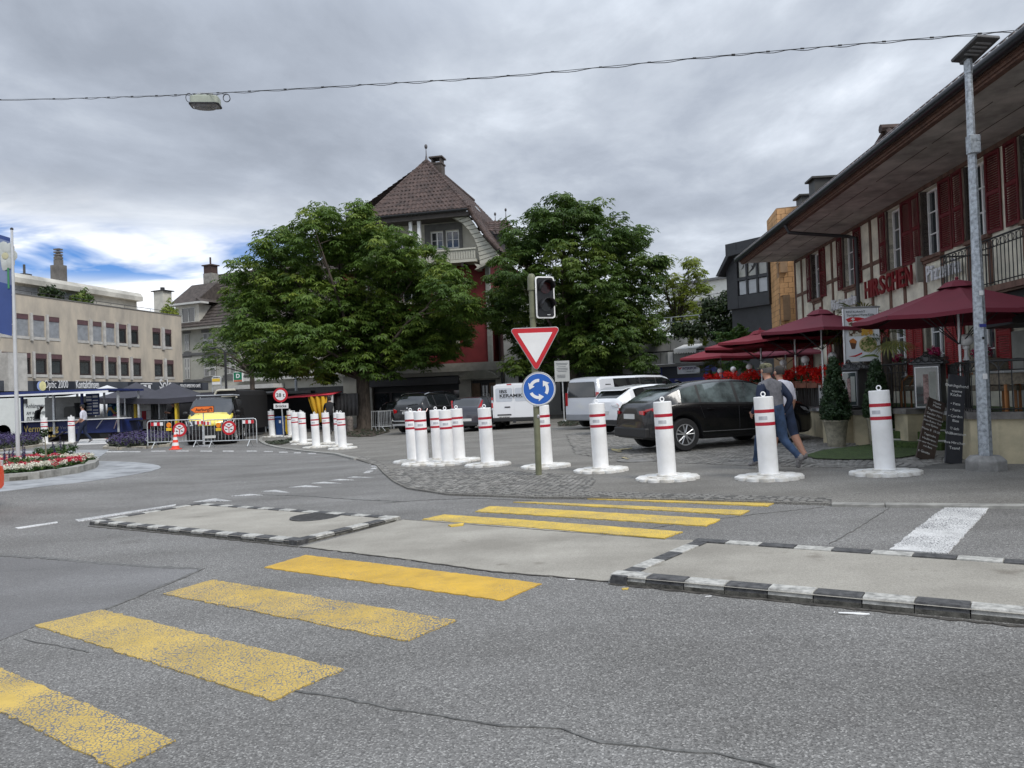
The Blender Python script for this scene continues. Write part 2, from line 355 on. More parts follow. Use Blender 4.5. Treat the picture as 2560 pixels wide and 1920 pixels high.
M_cream = mk('cream_plaster', (.52, .50, .44), .85, var=.1, vs=1.5, bump=.1)
# ================= GROUND
def sheet(name, poly, off, mt, parent=None, kind=None, world_z=True):
 bm = bmesh.new(); f = bm.faces.new([bm.verts.new((p[0], p[1], 0)) for p in poly])
 for bx, _ in BP[1:-1]:
  gm = bm.verts[:]+bm.edges[:]+bm.faces[:]
  bmesh.ops.bisect_plane(bm, geom=gm, plane_co=(bx, 0, 0), plane_no=(1, 0, 0))
 bmesh.ops.triangulate(bm, faces=bm.faces)
 rim = [(e.verts[0].co.copy(), e.verts[1].co.copy()) for e in bm.edges if e.is_boundary] if 0 < off < .04 else []
 for v in bm.verts: v.co.z = g(v.co.x)+off
 for f in bm.faces:
  f.normal_update()
  if f.normal.z < 0: f.normal_flip()
 for a, b in rim:
  za, zb2 = g(a.x)+off, g(b.x)+off; bm.faces.new([bm.verts.new(c) for c in ((a.x, a.y, za), (b.x, b.y, zb2), (b.x, b.y, zb2-off-.002), (a.x, a.y, za-off-.002))])
 me = bpy.data.meshes.new(name); bm.to_mesh(me); bm.free(); me.materials.append(mt)
 o = bpy.data.objects.new(name, me); link(o, parent)
 if kind: o['kind'] = kind
 return o
def ragged(P_, st=.05, j=.006):
 P_ = [Vector((p[0], p[1])) for p in P_]; Q = []
 for a, b in zip(P_, P_[1:]+P_[:1]):
  n_ = max(1, int((b-a).length/st)); nn = Vector((-(b-a).y, (b-a).x)).normalized(); Q += [a.lerp(b, k/n_)+nn*rnd.gauss(0, j) for k in range(n_)]
 return Q
def gp(pts, off=0.): return [G(a, b, off).to_2d() for a, b in pts]
road = sheet('road', [(-160, -12), (160, -12), (160, 300), (-160, 300)], 0., M_asph, kind='structure')
PZ = .03
edge = gp([(2640, 1263), (2079, 1258), (1900, 1253), (1700, 1248), (1471, 1243), (1340, 1242), (1120, 1234), (1018, 1219), (983, 1202), (957, 1180), (942, 1163), (891, 1147), (840, 1134), (774, 1128), (700, 1119), (664, 1110), (650, 1101), (655, 1092)], PZ)
far_l = XG(668, 60).to_2d()
plaza = sheet('plaza_pavement', [e for e in edge]+[far_l, (-18, 140), (120, 140), (120, edge[0].y-1)], PZ, M_pave, kind='structure')
def kerb_run(pts, parent, w_=.14, h=.035, L=.9, top=PZ, mt=M_kerb, name='kerb_stone', gap=.008, jit=.004):
 P_ = [Vector(p) for p in pts]; seg = [(b-a).length for a, b in zip(P_, P_[1:])]; tot = sum(seg)
 def pt(s_):
  for (a, b), l_ in zip(zip(P_, P_[1:]), seg):
   if s_ <= l_ or b is P_[-1]: return a+(b-a)*min(1, s_/max(l_, 1e-6))
   s_ -= l_
 s_ = 0.
 while s_ < tot-.02:
  e = min(tot, s_+L); a, b = pt(s_), pt(e); d = (b-a); ln = d.length-gap
  if ln > .03:
   mb = MB(); j = rnd.uniform(-jit, jit)
   mb.box((0, 0, 0), (ln, w_, h+.06))
   o = mb.build(name, mt, parent, bevel=.006)
   c = (a+b)/2; o.location = (c.x, c.y, g(c.x)+top+j-(h+.06)/2+.004); o.rotation_euler = (0, -math.atan2(g(b.x)-g(a.x), d.length), math.atan2(d.y, d.x))
  s_ = e
e2 = [Vector((p.x, p.y)) for p in edge]
kerb_run(e2[0:2], plaza, .16, .03, 1.6)
kerb_run(e2[11:], plaza, .15, .06, 1.0, top=PZ+.015)
sett_me = []
for k in range(6):
 mb = MB(); a = .092+rnd.uniform(-.008, .006); b = .088+rnd.uniform(-.008, .008)
 mb.box((0, 0, 0), (a, b, .06), tp=.86); sett_me.append((mb.v[:], mb.f[:]))
def in_poly(p, poly):
 c = False; n = len(poly)
 for i in range(n):
  a, b = poly[i], poly[(i+1) % n]
  if (a[1] > p[1]) != (b[1] > p[1]) and p[0] < (b[0]-a[0])*(p[1]-a[1])/(b[1]-a[1])+a[0]: c = not c
 return c
patch = gp([(1002, 1199), (980, 1180), (984, 1172), (1073, 1171), (1153, 1172), (1280, 1177), (1388, 1184), (1479, 1193), (1490, 1202), (1471, 1229), (1352, 1230), (1200, 1226), (1090, 1219), (1030, 1208)], PZ)
band_ = gp([(1471, 1229), (1700, 1235), (1900, 1240), (2079, 1245), (2079, 1256), (1900, 1251), (1700, 1246), (1471, 1241), (1340, 1240), (1120, 1232), (1020, 1217), (985, 1200), (960, 1178), (945, 1162), (893, 1146), (893, 1139), (935, 1149), (962, 1162), (978, 1180), (1000, 1196), (1030, 1208), (1090, 1219), (1200, 1226), (1352, 1230)], PZ)
sheet('sett_bed', patch, PZ+.004, M_joint, plaza)
sheet('sett_bed', band_, PZ+.004, M_joint, plaza)
spots = []
def fill(poly, ang, arc):
 xs = [p[0] for p in poly]; ys = [p[1] for p in poly]; cx_, cy_ = (min(xs)+max(xs))/2, (min(ys)+max(ys))/2
 n = int(max(max(xs)-min(xs), max(ys)-min(ys))/.1)+4; ca, sa = math.cos(ang), math.sin(ang)
 for i in range(-n, n):
  for j in range(-n, n):
   u = i*.101+(j % 2)*.05; v = j*.100; dv = arc*math.cos(u*2.2)*.18
   x = cx_+u*ca-(v+dv)*sa+rnd.uniform(-.006, .006); y = cy_+u*sa+(v+dv)*ca+rnd.uniform(-.006, .006)
   if in_poly((x, y), poly): spots.append((x, y, ang+math.atan(-arc*.18*2.2*math.sin(u*2.2))+rnd.uniform(-.06, .06)))
fill(patch, .25, 1.); fill(band_, -.06, 0.)
spots.sort(key=lambda p: p[1])
sm = []
for vs, fs in sett_me:
 me = bpy.data.meshes.new('sett'); me.from_pydata([tuple(v) for v in vs], [], fs); me.materials.append(M_sett); sm.append(me)
rest = MB()
for k, (x, y, a) in enumerate(spots):
 z = g(x)+PZ-.024+rnd.uniform(-.004, .005); M_ = Matrix.Translation((x, y, z)) @ rotM(a, rnd.uniform(-.04, .04), rnd.uniform(-.04, .04))
 if k < 300:
  o = bpy.data.objects.new('sett', sm[k % 6]); link(o, plaza); o.matrix_basis = M_
 else:
  rest.M = M_; vs, fs = sett_me[k % 6]; rest.add(vs, fs)
rest.build('small_setts', M_sett, plaza, kind='stuff', fix=False)
park = gp([(1440, 1135), (1500, 1146), (1700, 1158), (1900, 1166), (2200, 1171), (2420, 1172), (2500, 1165)], PZ)
pk = [p for p in park]+[Vector((8.0, 24)), Vector((6.5, 27)), Vector((1.8, 27))]
sheet('sett_bed', pk, PZ+.003, M_joint, plaza)
mbp = MB(); nx = 0
for i in range(-10, 90):
 for j in range(0, 135):
  u = i*.112+(j % 2)*.056; v = 12.2+j*.112
  ph = (u/1.25) % 1.-.5; dv = -.75*(ph*ph)*1.25*1.4
  x, y = u, v+dv
  if x < -1 or x > 9.6 or not in_poly((x, y), pk): continue
  vs, fs = sett_me[(i*7+j*3) % 6]
  mbp.M = Matrix.Translation((x+rnd.uniform(-.005, .005), y, g(x)+PZ-.023+rnd.uniform(-.004, .004))) @ rotM(math.atan(-1.5*ph*1.4)+rnd.uniform(-.05, .05))
  s_ = 1.12; mbp.add([v_*s_ for v_ in vs], fs)
mbp.build('arched_setts', M_sett, plaza, kind='stuff', fix=False)
c = G(1595, 1151, PZ); mb = MB(); mb.lathe([(.42, 0), (.42, .012), (.40, .014)], (0, 0, 0), 32)
o = mb.build('manhole_cover', mk('cast_cover', (.17, .165, .155), .7, var=.2), plaza); o.location = (c.x, c.y, c.z-.002)
for pts in ([(1527, 1121), (1548, 1124), (1556, 1129), (1546, 1131), (1530, 1126)], [(1545, 1123), (1580, 1119.5), (1581, 1121.5), (1547, 1126)], [(1553, 1144), (1562, 1143), (1574, 1147), (1566, 1149), (1560, 1146.5)]):
 sheet('yellow_spray_mark', gp(pts, PZ+.02), PZ+.026, paintmat('spray_yellow', (.52, .42, .15), .5) if 'spray_yellow' not in MATS else MATS['spray_yellow'], plaza)
def xy(px, py, off=0.): return G(px, py, off).to_2d()
ap = gp([(0, 1230), (60, 1223), (142, 1213), (190, 1208), (237, 1202), (280, 1196), (323, 1189), (352, 1184), (380, 1178), (396, 1173), (403, 1169), (398, 1165), (380, 1160.7), (352, 1157.5), (323, 1155.6), (280, 1154.3), (236, 1153.5)], .0)
ap2 = [p for p in ap]+[Vector((-15.5, 29.5)), Vector((-24, 31)), Vector((-30, 26)), Vector((-28, 17)), Vector((-18, 12.5))]
sheet('roundabout_apron', ap2, .012, M_apron, road)
pl = gp([(-60, 1210), (0, 1206), (60, 1202), (120, 1195), (170, 1187), (205, 1180), (228, 1172), (237, 1167)], .0)
pl2 = pl+[Vector((pl[-1].x-.9, pl[-1].y+1.6)), Vector((-16.6, 26.2)), Vector((-22, 26.5)), Vector((-26, 23)), Vector((-24, 17.5)), Vector((pl[0].x-1.5, pl[0].y+.2))]
def raised(name, poly, h, mtop, mside, parent=None, kind=None):
 n = len(poly); mb = MB()
 for i in range(n):
  a, b = poly[i], poly[(i+1) % n]
  mb.quad([(a[0], a[1], g(a[0])-.05), (b[0], b[1], g(b[0])-.05), (b[0], b[1], g(b[0])+h), (a[0], a[1], g(a[0])+h)])
 if parent is None:
  t_ = sheet(name, poly, h, mtop, None, kind); mb.build('side_wall', mside, t_, fix=False); return t_
 t_ = sheet(name, poly, h, mtop, parent); mb.build('side_wall', mside, parent, fix=False); return t_
M_soil = mk('soil', (.055, .042, .03), .95, var=.3, vs=12, bump=.8, bs=40)
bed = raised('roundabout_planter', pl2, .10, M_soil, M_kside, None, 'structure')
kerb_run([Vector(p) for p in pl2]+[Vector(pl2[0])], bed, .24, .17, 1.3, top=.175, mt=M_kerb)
sheet('asphalt_patch', gp([(-400, 1390), (0, 1393), (503, 1424), (380, 1478), (255, 1528), (180, 1551), (87, 1567), (30, 1590), (-30, 1615), (-500, 1700)]), .004, M_patch, road)
M_tar = mk('tar_seam', (.045, .045, .05), .6, var=.2, vs=10)
def seam(pts, w_, mt=None, off=.006):
 P0_ = [Vector(p) for p in gp(pts)]; P_ = []
 for a, b in zip(P0_, P0_[1:]):
  n_ = max(1, int((b-a).length/.07)); nn = Vector((-(b-a).y, (b-a).x)).normalized()
  P_ += [a.lerp(b, k/n_)+nn*rnd.uniform(-.012, .012) for k in range(n_)]
 P_.append(P0_[-1]); Lf, Rt = [], []
 for i, p in enumerate(P_):
  d = (P_[min(i+1, len(P_)-1)]-P_[max(i-1, 0)]).normalized(); n = Vector((-d.y, d.x))*w_*rnd.uniform(.2, .65)
  Lf.append(p+n); Rt.append(p-n)
 sheet('tar_seam', Lf+Rt[::-1], off, mt or M_tar, road)
M_seam2 = mk('old_seam', (.118, .117, .112), .8, var=.3, vs=20)
seam([(-60, 1388), (0, 1390), (120, 1396), (250, 1409), (380, 1418), (505, 1424)], .07, M_seam2)
seam([(503, 1425), (440, 1452), (380, 1477), (300, 1510), (252, 1528)], .04, M_seam2)
seam([(60, 1598), (110, 1610), (160, 1618), (220, 1632)], .008, M_seam2)
seam([(740, 1728), (800, 1737), (870, 1748), (950, 1768), (1060, 1786), (1180, 1805), (1290, 1818), (1400, 1824), (1500, 1858), (1620, 1870), (1740, 1880), (1830, 1892), (1920, 1912), (1990, 1935)], .016, M_seam2)
seam([(1480, 1345), (1700, 1310), (1900, 1285), (2060, 1268)], .012, M_seam2)
seam([(2075, 1360), (2120, 1335), (2170, 1305), (2235, 1262)], .012, M_seam2)
seam([(2110, 1242), (2122, 1225), (2140, 1200)], .02, M_seam2)
seam([(610, 1236), (760, 1240), (900, 1250), (1010, 1254)], .03, M_seam2)
seam([(960, 1258), (1050, 1251), (1180, 1246), (1330, 1252)], .025, M_seam2)
st = [([(255, 1526), (859, 1675), (680, 1754), (87, 1565)], 1), ([(532, 1451), (1143, 1553), (1018, 1605), (408, 1486)], 2), ([(764, 1389), (1353, 1461), (1256, 1503), (660, 1420)], 3)]
d0 = [G(*p) for p in st[0][0]]; Ld = (d0[0]-d0[1])
a1, a2 = G(440, 1854), G(292, 1926)
sheet('crossing_stripe', ragged([a1.to_2d(), a2.to_2d(), (a2+Ld).to_2d(), (a1+Ld).to_2d()]), .008, M_yel[0], road)
for pts, k in st: sheet('crossing_stripe', ragged(gp(pts)), .008, M_yel[k], road)
for pts in ([(1054, 1300.5), (1110, 1288), (1705, 1331.5), (1662, 1348)], [(1189, 1280.6), (1225, 1267), (1804, 1299.6), (1766, 1317)], [(1283, 1256.5), (1330, 1256.5), (1876, 1278), (1850, 1289)], [(1390, 1245.5), (1421, 1236.8), (1943, 1256), (1919, 1267.2)]):
 sheet('crossing_stripe', ragged(gp(pts), .06, .007), .012, M_yel2, road)
sheet('stop_line', ragged(gp([(2368, 1264), (2478, 1266), (2371, 1385), (2223, 1375)])), .008, M_wpaint, road)
for pts in ([(188, 1300), (440, 1261.5), (438, 1265), (196, 1305)], [(38, 1320), (143, 1305), (145, 1308), (45, 1323)],
   [(483, 1255.5), (538, 1246.5), (579, 1253)], [(573, 1241), (625, 1235.5), (657, 1238.5)], [(654, 1229), (690, 1225.5), (723, 1232)], [(723, 1219), (767, 1213.5), (804, 1218)], [(778, 1209), (810, 1205), (853, 1209)], [(822, 1202), (850, 1198.5), (885, 1200.5)], [(868, 1194.5), (885, 1191.5), (932, 1194.5)],
   [(908, 1183), (918, 1177.5), (934, 1177), (924, 1182.5)], [(925, 1174), (931, 1170.5), (944, 1170), (938, 1173.5)], [(927, 1167.5), (930, 1164.5), (944, 1165), (941, 1167.5)], [(922, 1161), (924, 1158.5), (936, 1160), (934, 1162)], [(912, 1155.5), (913, 1153), (926, 1155), (925, 1157)], [(895, 1149.5), (896, 1147.5), (910, 1149.5), (909, 1151.5)],
   [(845, 1139), (846, 1137.5), (868, 1139.5), (866, 1141)], [(870, 1142.5), (871, 1141), (890, 1144), (889, 1146)]):
 sheet('lane_marking', gp(pts), .008, M_wpaint, road)
for a, b in ((72, 100), (163, 188), (188+6, 222), (249, 351), (378, 414), (440, 472), (501, 530), (557, 584), (617, 642), (660, 682), (698, 720), (735, 752), (770, 790)):
 y0 = 1132.5-(a-72)*.02 if a < 360 else 1127.3+max(0, a-640)*.045
 sheet('lane_marking', gp([(a, y0), (b, y0-.2), (b, y0+1.6), (a, y0+1.9)]), .008, M_wpaint, road)
sheet('yellow_spray_mark', gp([(1120, 1316), (1160, 1311), (1158, 1316), (1128, 1319)]), .02, M_yel2, road)
sheet('yellow_spray_mark', gp([(1554, 1473), (1572, 1471), (1570, 1474.5), (1557, 1475)]), .008, M_yel2, road)
flush = gp([(1008, 1300), (1054, 1302), (1110, 1303), (1662, 1350), (1748, 1352), (1640, 1400), (1520, 1455), (1230, 1430), (985, 1396), (752, 1368), (880, 1335)])
sheet('concrete_crossing_refuge', flush, .006, M_conc, road)
def island(name, corners, h, blk, open_edges=()):
 P_ = [Vector(p) for p in corners]
 isl = sheet(name, [Vector(p) for p in corners], h-.012, M_conc, kind='structure')
 n = len(P_); cen = sum(P_, Vector((0, 0)))/n
 for i in range(n):
  if i in open_edges: continue
  a, b = P_[i], P_[(i+1) % n]; d = b-a; L = d.length; u = d/L; nrm = Vector((-u.y, u.x))
  if nrm.dot(cen-a) < 0: nrm = -nrm
  k = max(1, round(L/blk)); st_ = L/k
  for q in range(k):
   s0, s1 = q*st_+.003, (q+1)*st_-.003; c0 = a+u*s0; c1 = a+u*s1; wd = .15; z0 = -.03
   mb = MB()
   def v(p, inn, z): w2 = p+nrm*inn; return (w2.x, w2.y, g(w2.x)+z)
   jt = rnd.uniform(-.002, .002)
   vs = [v(c0, .012, z0), v(c1, .012, z0), v(c1, .006, h*.45), v(c0, .006, h*.45), v(c1, .022, h+jt), v(c0, .022, h+jt), v(c1, wd, h+jt), v(c0, wd, h+jt), v(c1, wd, z0), v(c0, wd, z0)]
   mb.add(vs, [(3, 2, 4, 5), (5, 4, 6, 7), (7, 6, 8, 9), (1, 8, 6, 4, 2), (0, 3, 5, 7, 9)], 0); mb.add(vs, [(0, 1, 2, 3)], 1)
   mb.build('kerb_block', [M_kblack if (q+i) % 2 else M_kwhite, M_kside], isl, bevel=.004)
 return isl
hL = .055
isl1 = island('traffic_island', gp([(222, 1303), (744, 1352), (1003, 1290), (500, 1256)], hL), hL, .27)
hR = .072
c_n, c_w = xy(1747, 1344, hR), xy(1522, 1436, hR); dfar = (xy(2560, 1397, hR)-c_n).normalized(); dn = (xy(2560, 1531, hR)-c_w).normalized()
isl2 = island('traffic_island', [c_w, c_w+dn*7.2, c_n+dfar*7.2, c_n], hR, .30, (1,))
M_dirt = mk('edge_dirt', (.06, .055, .048), .95, var=.4, vs=18)
seam([(222, 1316), (480, 1340), (745, 1368)], .035, M_dirt); seam([(1524, 1460), (1900, 1499), (2200, 1530), (2600, 1573)], .04, M_dirt); seam([(752, 1368), (985, 1396), (1230, 1430), (1520, 1455)], .02, M_dirt, .008)
seam([(1010, 1300), (1300, 1322), (1662, 1350)], .015, M_dirt, .009)
c = G(790, 1290, hL); mb = MB(); mb.lathe([(.34, -.01), (.34, .004), (.33, .006)], (0, 0, 0), 32)
mb2 = mb
for k in range(-5, 6):
 w2 = math.sqrt(max(0, .31**2-(k*.055)**2)); mb.b2(-w2, w2, k*.055-.012, k*.055+.012, .005, .010)
o = mb.build('manhole_cover', mk('iron_cover', (.075, .073, .072), .6, metal=.3, var=.2, vs=15), isl1); o.location = (c.x, c.y, c.z-.008)
c = G(1597, 1432, hR); mb = MB(); mb.lathe([(.055, 0), (.055, .008), (.045, .012)], (0, 0, 0), 20); o = mb.build('survey_marker', M_alu, isl2); o.location = (c.x, c.y, c.z-.012)
for k, (px, py, a, s_) in enumerate(((2138, 1535, -.15, .10), (1771, 1492, .4, .028), (1428, 1450, .2, .03), (2086, 1532, .9, .012))):
 c = G(px, py); mb = MB(); mb.prism([(-s_, -s_*.09), (-s_*.2, -s_*.12), (s_*.4, -s_*.2), (s_, -s_*.08), (s_, s_*.1), (s_*.3, s_*.2), (-s_, s_*.06)], 0, .004, 'xy')
 o = mb.build('litter_scrap', M_white); o.location = (c.x, c.y, c.z+.002); o.rotation_euler = (0, .05, a)
 tag(o, ['long thin white wooden spoon lying beside the right kerbed island', 'small pale scrap of paper by the kerb block edge', 'tiny white scrap at the corner of the concrete refuge', 'tiny round pale speck near the white spoon'][k], 'litter')
# ================= BOLLARDS
BH = 1.2; NL = 13
def make_bollard():
 t = thing('bollard', 'x', 'bollard', group='white bollards with red bands')
 mb = MB(); mb.lathe([(.142, .04), (.142, BH-.008), (.134, BH), (.001, BH+.002)], n=40); mb.build('post', M_white, t, smooth=40)
 mb = MB(); P_ = []
 for i in range(NL*8):
  a = 2*math.pi*i/(NL*8); k = abs(math.sin(a*NL/2)); r_ = .445+.055*k**.6
  P_.append((r_*math.cos(a), r_*math.sin(a)))
 mb.prism(P_, -.03, .016, 'xy'); mb.prism([(x*.97, y*.97) for x, y in P_], .016, .024, 'xy')
 P2 = [((.30+.012*math.sin(i*.7)+.01*math.sin(i*2.3))*math.cos(2*math.pi*i/60), (.30+.012*math.sin(i*.7)+.01*math.sin(i*2.3))*math.sin(2*math.pi*i/60)) for i in range(60)]
 mb.prism(P2, .024, .036, 'xy'); mb.lathe([(.168, .04), (.165, .055), (.146, .062)], n=32)
 mb.build('base_plate', mk('chipped_white', (.77, .77, .755), .5, var=.05, vs=5, bump=.25, bs=30, dirt_or_tone=(.50, .465, .40)), t)
 for z in (.985, .795):
  mb = MB(); mb.lathe([(.1425, z-.025), (.1437, z-.024), (.1437, z+.024), (.1425, z+.025)], n=40, cap=False); mb.build('red_band', M_redtape, t, smooth=40)
 mb = MB()
 mb.tube([(.030*math.cos(a), 0, BH+.038+.032*math.sin(a)) for a in [2*math.pi*i/20-math.pi/2 for i in range(21)]], .0085, 8)
 mb.build('lifting_eye', M_white, t, smooth=50)
 mb = MB(); n = 14
 for r0, z0, z1, a0, a1 in ((.1428, .855, .91, -1.15, .35),):
  vs = []
  for i in range(n+1):
   a = -math.pi/2+a0*.6+(a1-a0)*.6*i/n; vs += [(r0*math.cos(a), r0*math.sin(a), z0), (r0*math.cos(a), r0*math.sin(a), z1)]
  mb.add(vs, [(2*i, 2*i+2, 2*i+3, 2*i+1) for i in range(n)])
 mb.build('faded_sticker', mk('sticker_grey', (.52, .52, .55), .5, var=.12, vs=14), t, fix=False)
 return t
proto = make_bollard()
BL = [  # base px, base py, top py(for scale), lean, label
 (2213, 1186, 'white bollard with red bands beside the galvanised lamp post, red scratch near its rim'),
 (1923, 1197, 'white bollard with two red bands standing in front of the two walking men'),
 (1669, 1199, 'white bollard standing before the rear wheel of the black coupe suv'),
 (1503, 1179, 'white bollard standing before the tail of the parked white crossover'),
 (1365, 1169, 'white bollard half hidden behind the green traffic signal pole'),
 (1220, 1165, 'white bollard alone on its plate in front of the tiler van'),
 (1149, 1154, 'white bollard rear right of the cluster in front of the grey hatchback'),
 (1121, 1162, 'front white bollard of the cluster before the grey hatchback'),
 (1097, 1153.5, 'white bollard squeezed behind left in the cluster before the grey hatchback'),
 (1057.5, 1162, 'nearer bollard of the pair before the black suv with tail lights'),
 (1034, 1156, 'farther left bollard of the pair before the black suv'),
 (857, 1123.5, 'nearest white bollard of the group between kerb and cyclist'),
 (848, 1116.5, 'white bollard tucked just behind the nearest one of the kerb group'),
 (818, 1111, 'white bollard right in front of the cyclist'),
 (791, 1120, 'white bollard with wide plate, middle of the kerb group before the black pickup'),
 (759, 1112, 'white bollard before the dark gap, third from the left in the kerb group'),
 (756, 1104, 'white bollard mostly hidden behind another left of the cyclist'),
 (740, 1106.5, 'white bollard right of the yellow bin in the kerb group'),
 (728, 1093, 'farthest white bollard in front of the yellow bin'),
 (681, 1093.5, 'white bollard left of the blue bin at the kerb corner'),
 (180, 1109.5, 'white bollard before the trailer where a man walks past'),
 (112, 1112, 'white bollard in front of the rental lettering of the blue trailer'),
 (48, 1098, 'white bollard behind the flagpole at the lavender bed')]
for k, (px, py, lb) in enumerate(BL):
 o = proto if k == 0 else dup(proto)
 on = px > 650
 c = G(px, py-1.5, PZ if on else 0)
 o.location = (c.x, c.y, c.z+.022); o.rotation_euler = (rnd.uniform(-.008, .008), -.032 if px > 650 else -.005, math.atan2(-c.x, c.y)+rnd.uniform(-.25, .35)); o['label'] = lb
# ================= SIGNAL POLE with signs
M_olive = mk('olive_paint', (.15, .155, .095), .5, var=.12, vs=6)
M_signback = mk('sign_aluminium', (.40, .41, .42), .45, metal=.5, var=.1)
M_retro = mk('sign_white', (.74, .74, .74), .45, var=.04)
M_blue = mk('sign_blue', (.012, .10, .42), .35, var=.05)
c = G(1347, 1188, PZ); px0 = c.copy()
yaw = math.atan2(-c.x, c.y)
S = c.y/FPX
H_ = at(1325, 684, c.y).z-c.z
t = thing('traffic_signal', 'olive green signal pole carrying an unlit two lens traffic light', 'traffic light', c, 0)
mb = MB(); mb.lathe([(.056, -.05), (.056, H_-.16)], n=24); mb.lathe([(.075, H_-.26), (.075, H_-.10), (.066, H_-.045), (.04, H_-.008), (.001, H_)], n=24)
mb.lathe([(.078, H_-.30), (.078, H_-.255)], n=24); mb.build('pole', M_olive, t, smooth=45)
zs = at(1330, 792, c.y).z-c.z
mb = MB(); mb.lathe([(.068, zs-.02), (.068, zs+.01)], n=20); mb.box((.12, 0, zs), (.2, .03, .03)); mb.lathe([(.068, zs+.66), (.068, zs+.69)], n=20); mb.box((.12, 0, zs+.675), (.2, .03, .03)); mb.build('bracket', M_olive, t)
hx, hz = at(1362, 744, c.y).x-c.x, at(1362, 744, c.y).z-c.z
def rrect(w_, h_, r_, n=5, cx_=0., cy_=0.):
 P_ = []
 for qx, qy, a0 in ((1, 1, 0), (-1, 1, 90), (-1, -1, 180), (1, -1, 270)):
  for i in range(n+1):
   a = R(a0+90*i/n); P_.append((cx_+qx*(w_/2-r_)+r_*math.cos(a), cy_+qy*(h_/2-r_)+r_*math.sin(a)))
 return P_
hd = MB(); hd.M = Matrix.Translation((hx, -.02, hz)) @ rotM(R(18))
hd.prism(rrect(.36, .75, .05), -.02, .0, 'xz'); hd.build('backing_board_rim', M_white, t)
hd = MB(); hd.M = Matrix.Translation((hx, -.02, hz)) @ rotM(R(18)); hd.prism(rrect(.31, .70, .04), -.03, .20, 'xz'); hb = hd.build('signal_housing', mk('signal_black', (.010, .010, .012), .3, var=0), t)
for q, dz in enumerate((.17, -.15)):
 hd = MB(); hd.M = Matrix.Translation((hx, -.02, hz)) @ rotM(R(18))
 hd.lathe([(.001, 0), (.10, 0), (.105, .01)], (0, -.035, dz), 24, 0, Matrix.Rotation(R(90), 4, 'X')); hd.build('lens', mk('lens_dark_red', (.05, .004, .006), .15, var=0) if q == 0 else mk('lens_dark', (.015, .016, .015), .15, var=0), hb, smooth=40, world=False)
 hd = MB(); hd.M = Matrix.Translation((hx, -.02, hz+dz)) @ rotM(R(18)); vs = []; n = 18
 for i in range(n+1):
  a = R(-25+230*i/n)
  for r_, y_ in ((.118, -.03), (.118, -.25 if 25 < 230*i/n < 205 else -.13)): vs.append((r_*math.cos(a), y_, r_*math.sin(a)))
 hd.add(vs, [(2*i, 2*i+1, 2*i+3, 2*i+2) for i in range(n)]); o = hd.build('visor', M_black, hb, smooth=60, fix=False); sdm = o.modifiers.new('t', 'SOLIDIFY'); sdm.thickness = .006
hd = MB(); hd.M = Matrix.Translation((hx+.06, -.055, hz-.315)) @ rotM(R(18)); hd.box((0, 0, 0), (.06, .004, .012)); hd.build('maker_plate', M_retro, hb)
mb = MB(); mb.lathe([(.0575, 1.22), (.0575, 1.40)], n=24, cap=False); st_o = mb.build('sticker', mk('sticker_patch', (.5, .5, .42), .6, var=.6, vs=30, dirt_or_tone=(.05, .05, .05)), t)
mb = MB(); mb.sph((.03, -.05, 1.05), .028, 12, sz=1.3); mb.build('sticker', mk('sticker_round', (.4, .4, .42), .6, var=.4, vs=30), t)
def rtri(s_, r_, cz):   # downward triangle, side s_
 h_ = s_*math.sqrt(3)/2; V_ = [(-s_/2, h_/3), (s_/2, h_/3), (0, -2*h_/3)]; P_ = []
 for (x, z), a0 in zip(V_, (90, -30, 210)):
  d = math.hypot(x, z); k = (d-2*r_)/d
  for i in range(7):
   a = R(a0+120*i/6) if a0 != -30 else R(-30+120*i/6)
   P_.append((x*k+r_*math.cos(a), cz+z*k+r_*math.sin(a)))
 return sorted(P_, key=lambda p: math.atan2(p[1]-cz, p[0]))
sz_ = at(1333, 857, c.y); zc = sz_.z-c.z; xc = at(1338, 850, c.y).x-c.x
t = thing('give_way_sign', 'red bordered white triangle sign pointing down on the olive pole', 'sign', (c.x+xc, c.y-.075, c.z+zc), 0)
mb = MB(); mb.prism(rtri(.93, .055, 0), 0, .022); mb.build('frame', M_signback, t, bevel=.006)
mb = MB(); mb.prism(rtri(.885, .04, 0), -.004, 0.); mb.build('red_border', M_red, t)
mb = MB(); mb.prism(rtri(.62, .006, -.005), -.007, -.0045); mb.build('white_field', M_retro, t)
mb = MB(); mb.lathe([(.064, -.1), (.064, -.06)], (-.04, .072, 0), 16); mb.lathe([(.064, .14), (.064, .18)], (-.04, .072, 0), 16); mb.build('clamp', M_signback, t)
p_ = at(1346.5, 972.5, c.y)
t = thing('roundabout_sign', 'round blue sign with three white circling arrows on the olive pole', 'sign', (p_.x, c.y-.08, p_.z), 0)
RX = Matrix.Rotation(R(90), 4, 'X')
mb = MB(); mb.lathe([(.30, -.02), (.305, .005), (.297, .008), (.287, .004), (.001, .004)], n=48, M=RX); mb.build('rim', M_signback, t, smooth=40)
mb = MB(); mb.lathe([(.283, .005), (.001, .006)], n=48, M=RX, cap=False); mb.build('white_ring', M_retro, t)
mb = MB(); mb.lathe([(.272, .007), (.001, .008)], n=48, M=RX, cap=False); mb.build('blue_disc', M_blue, t)
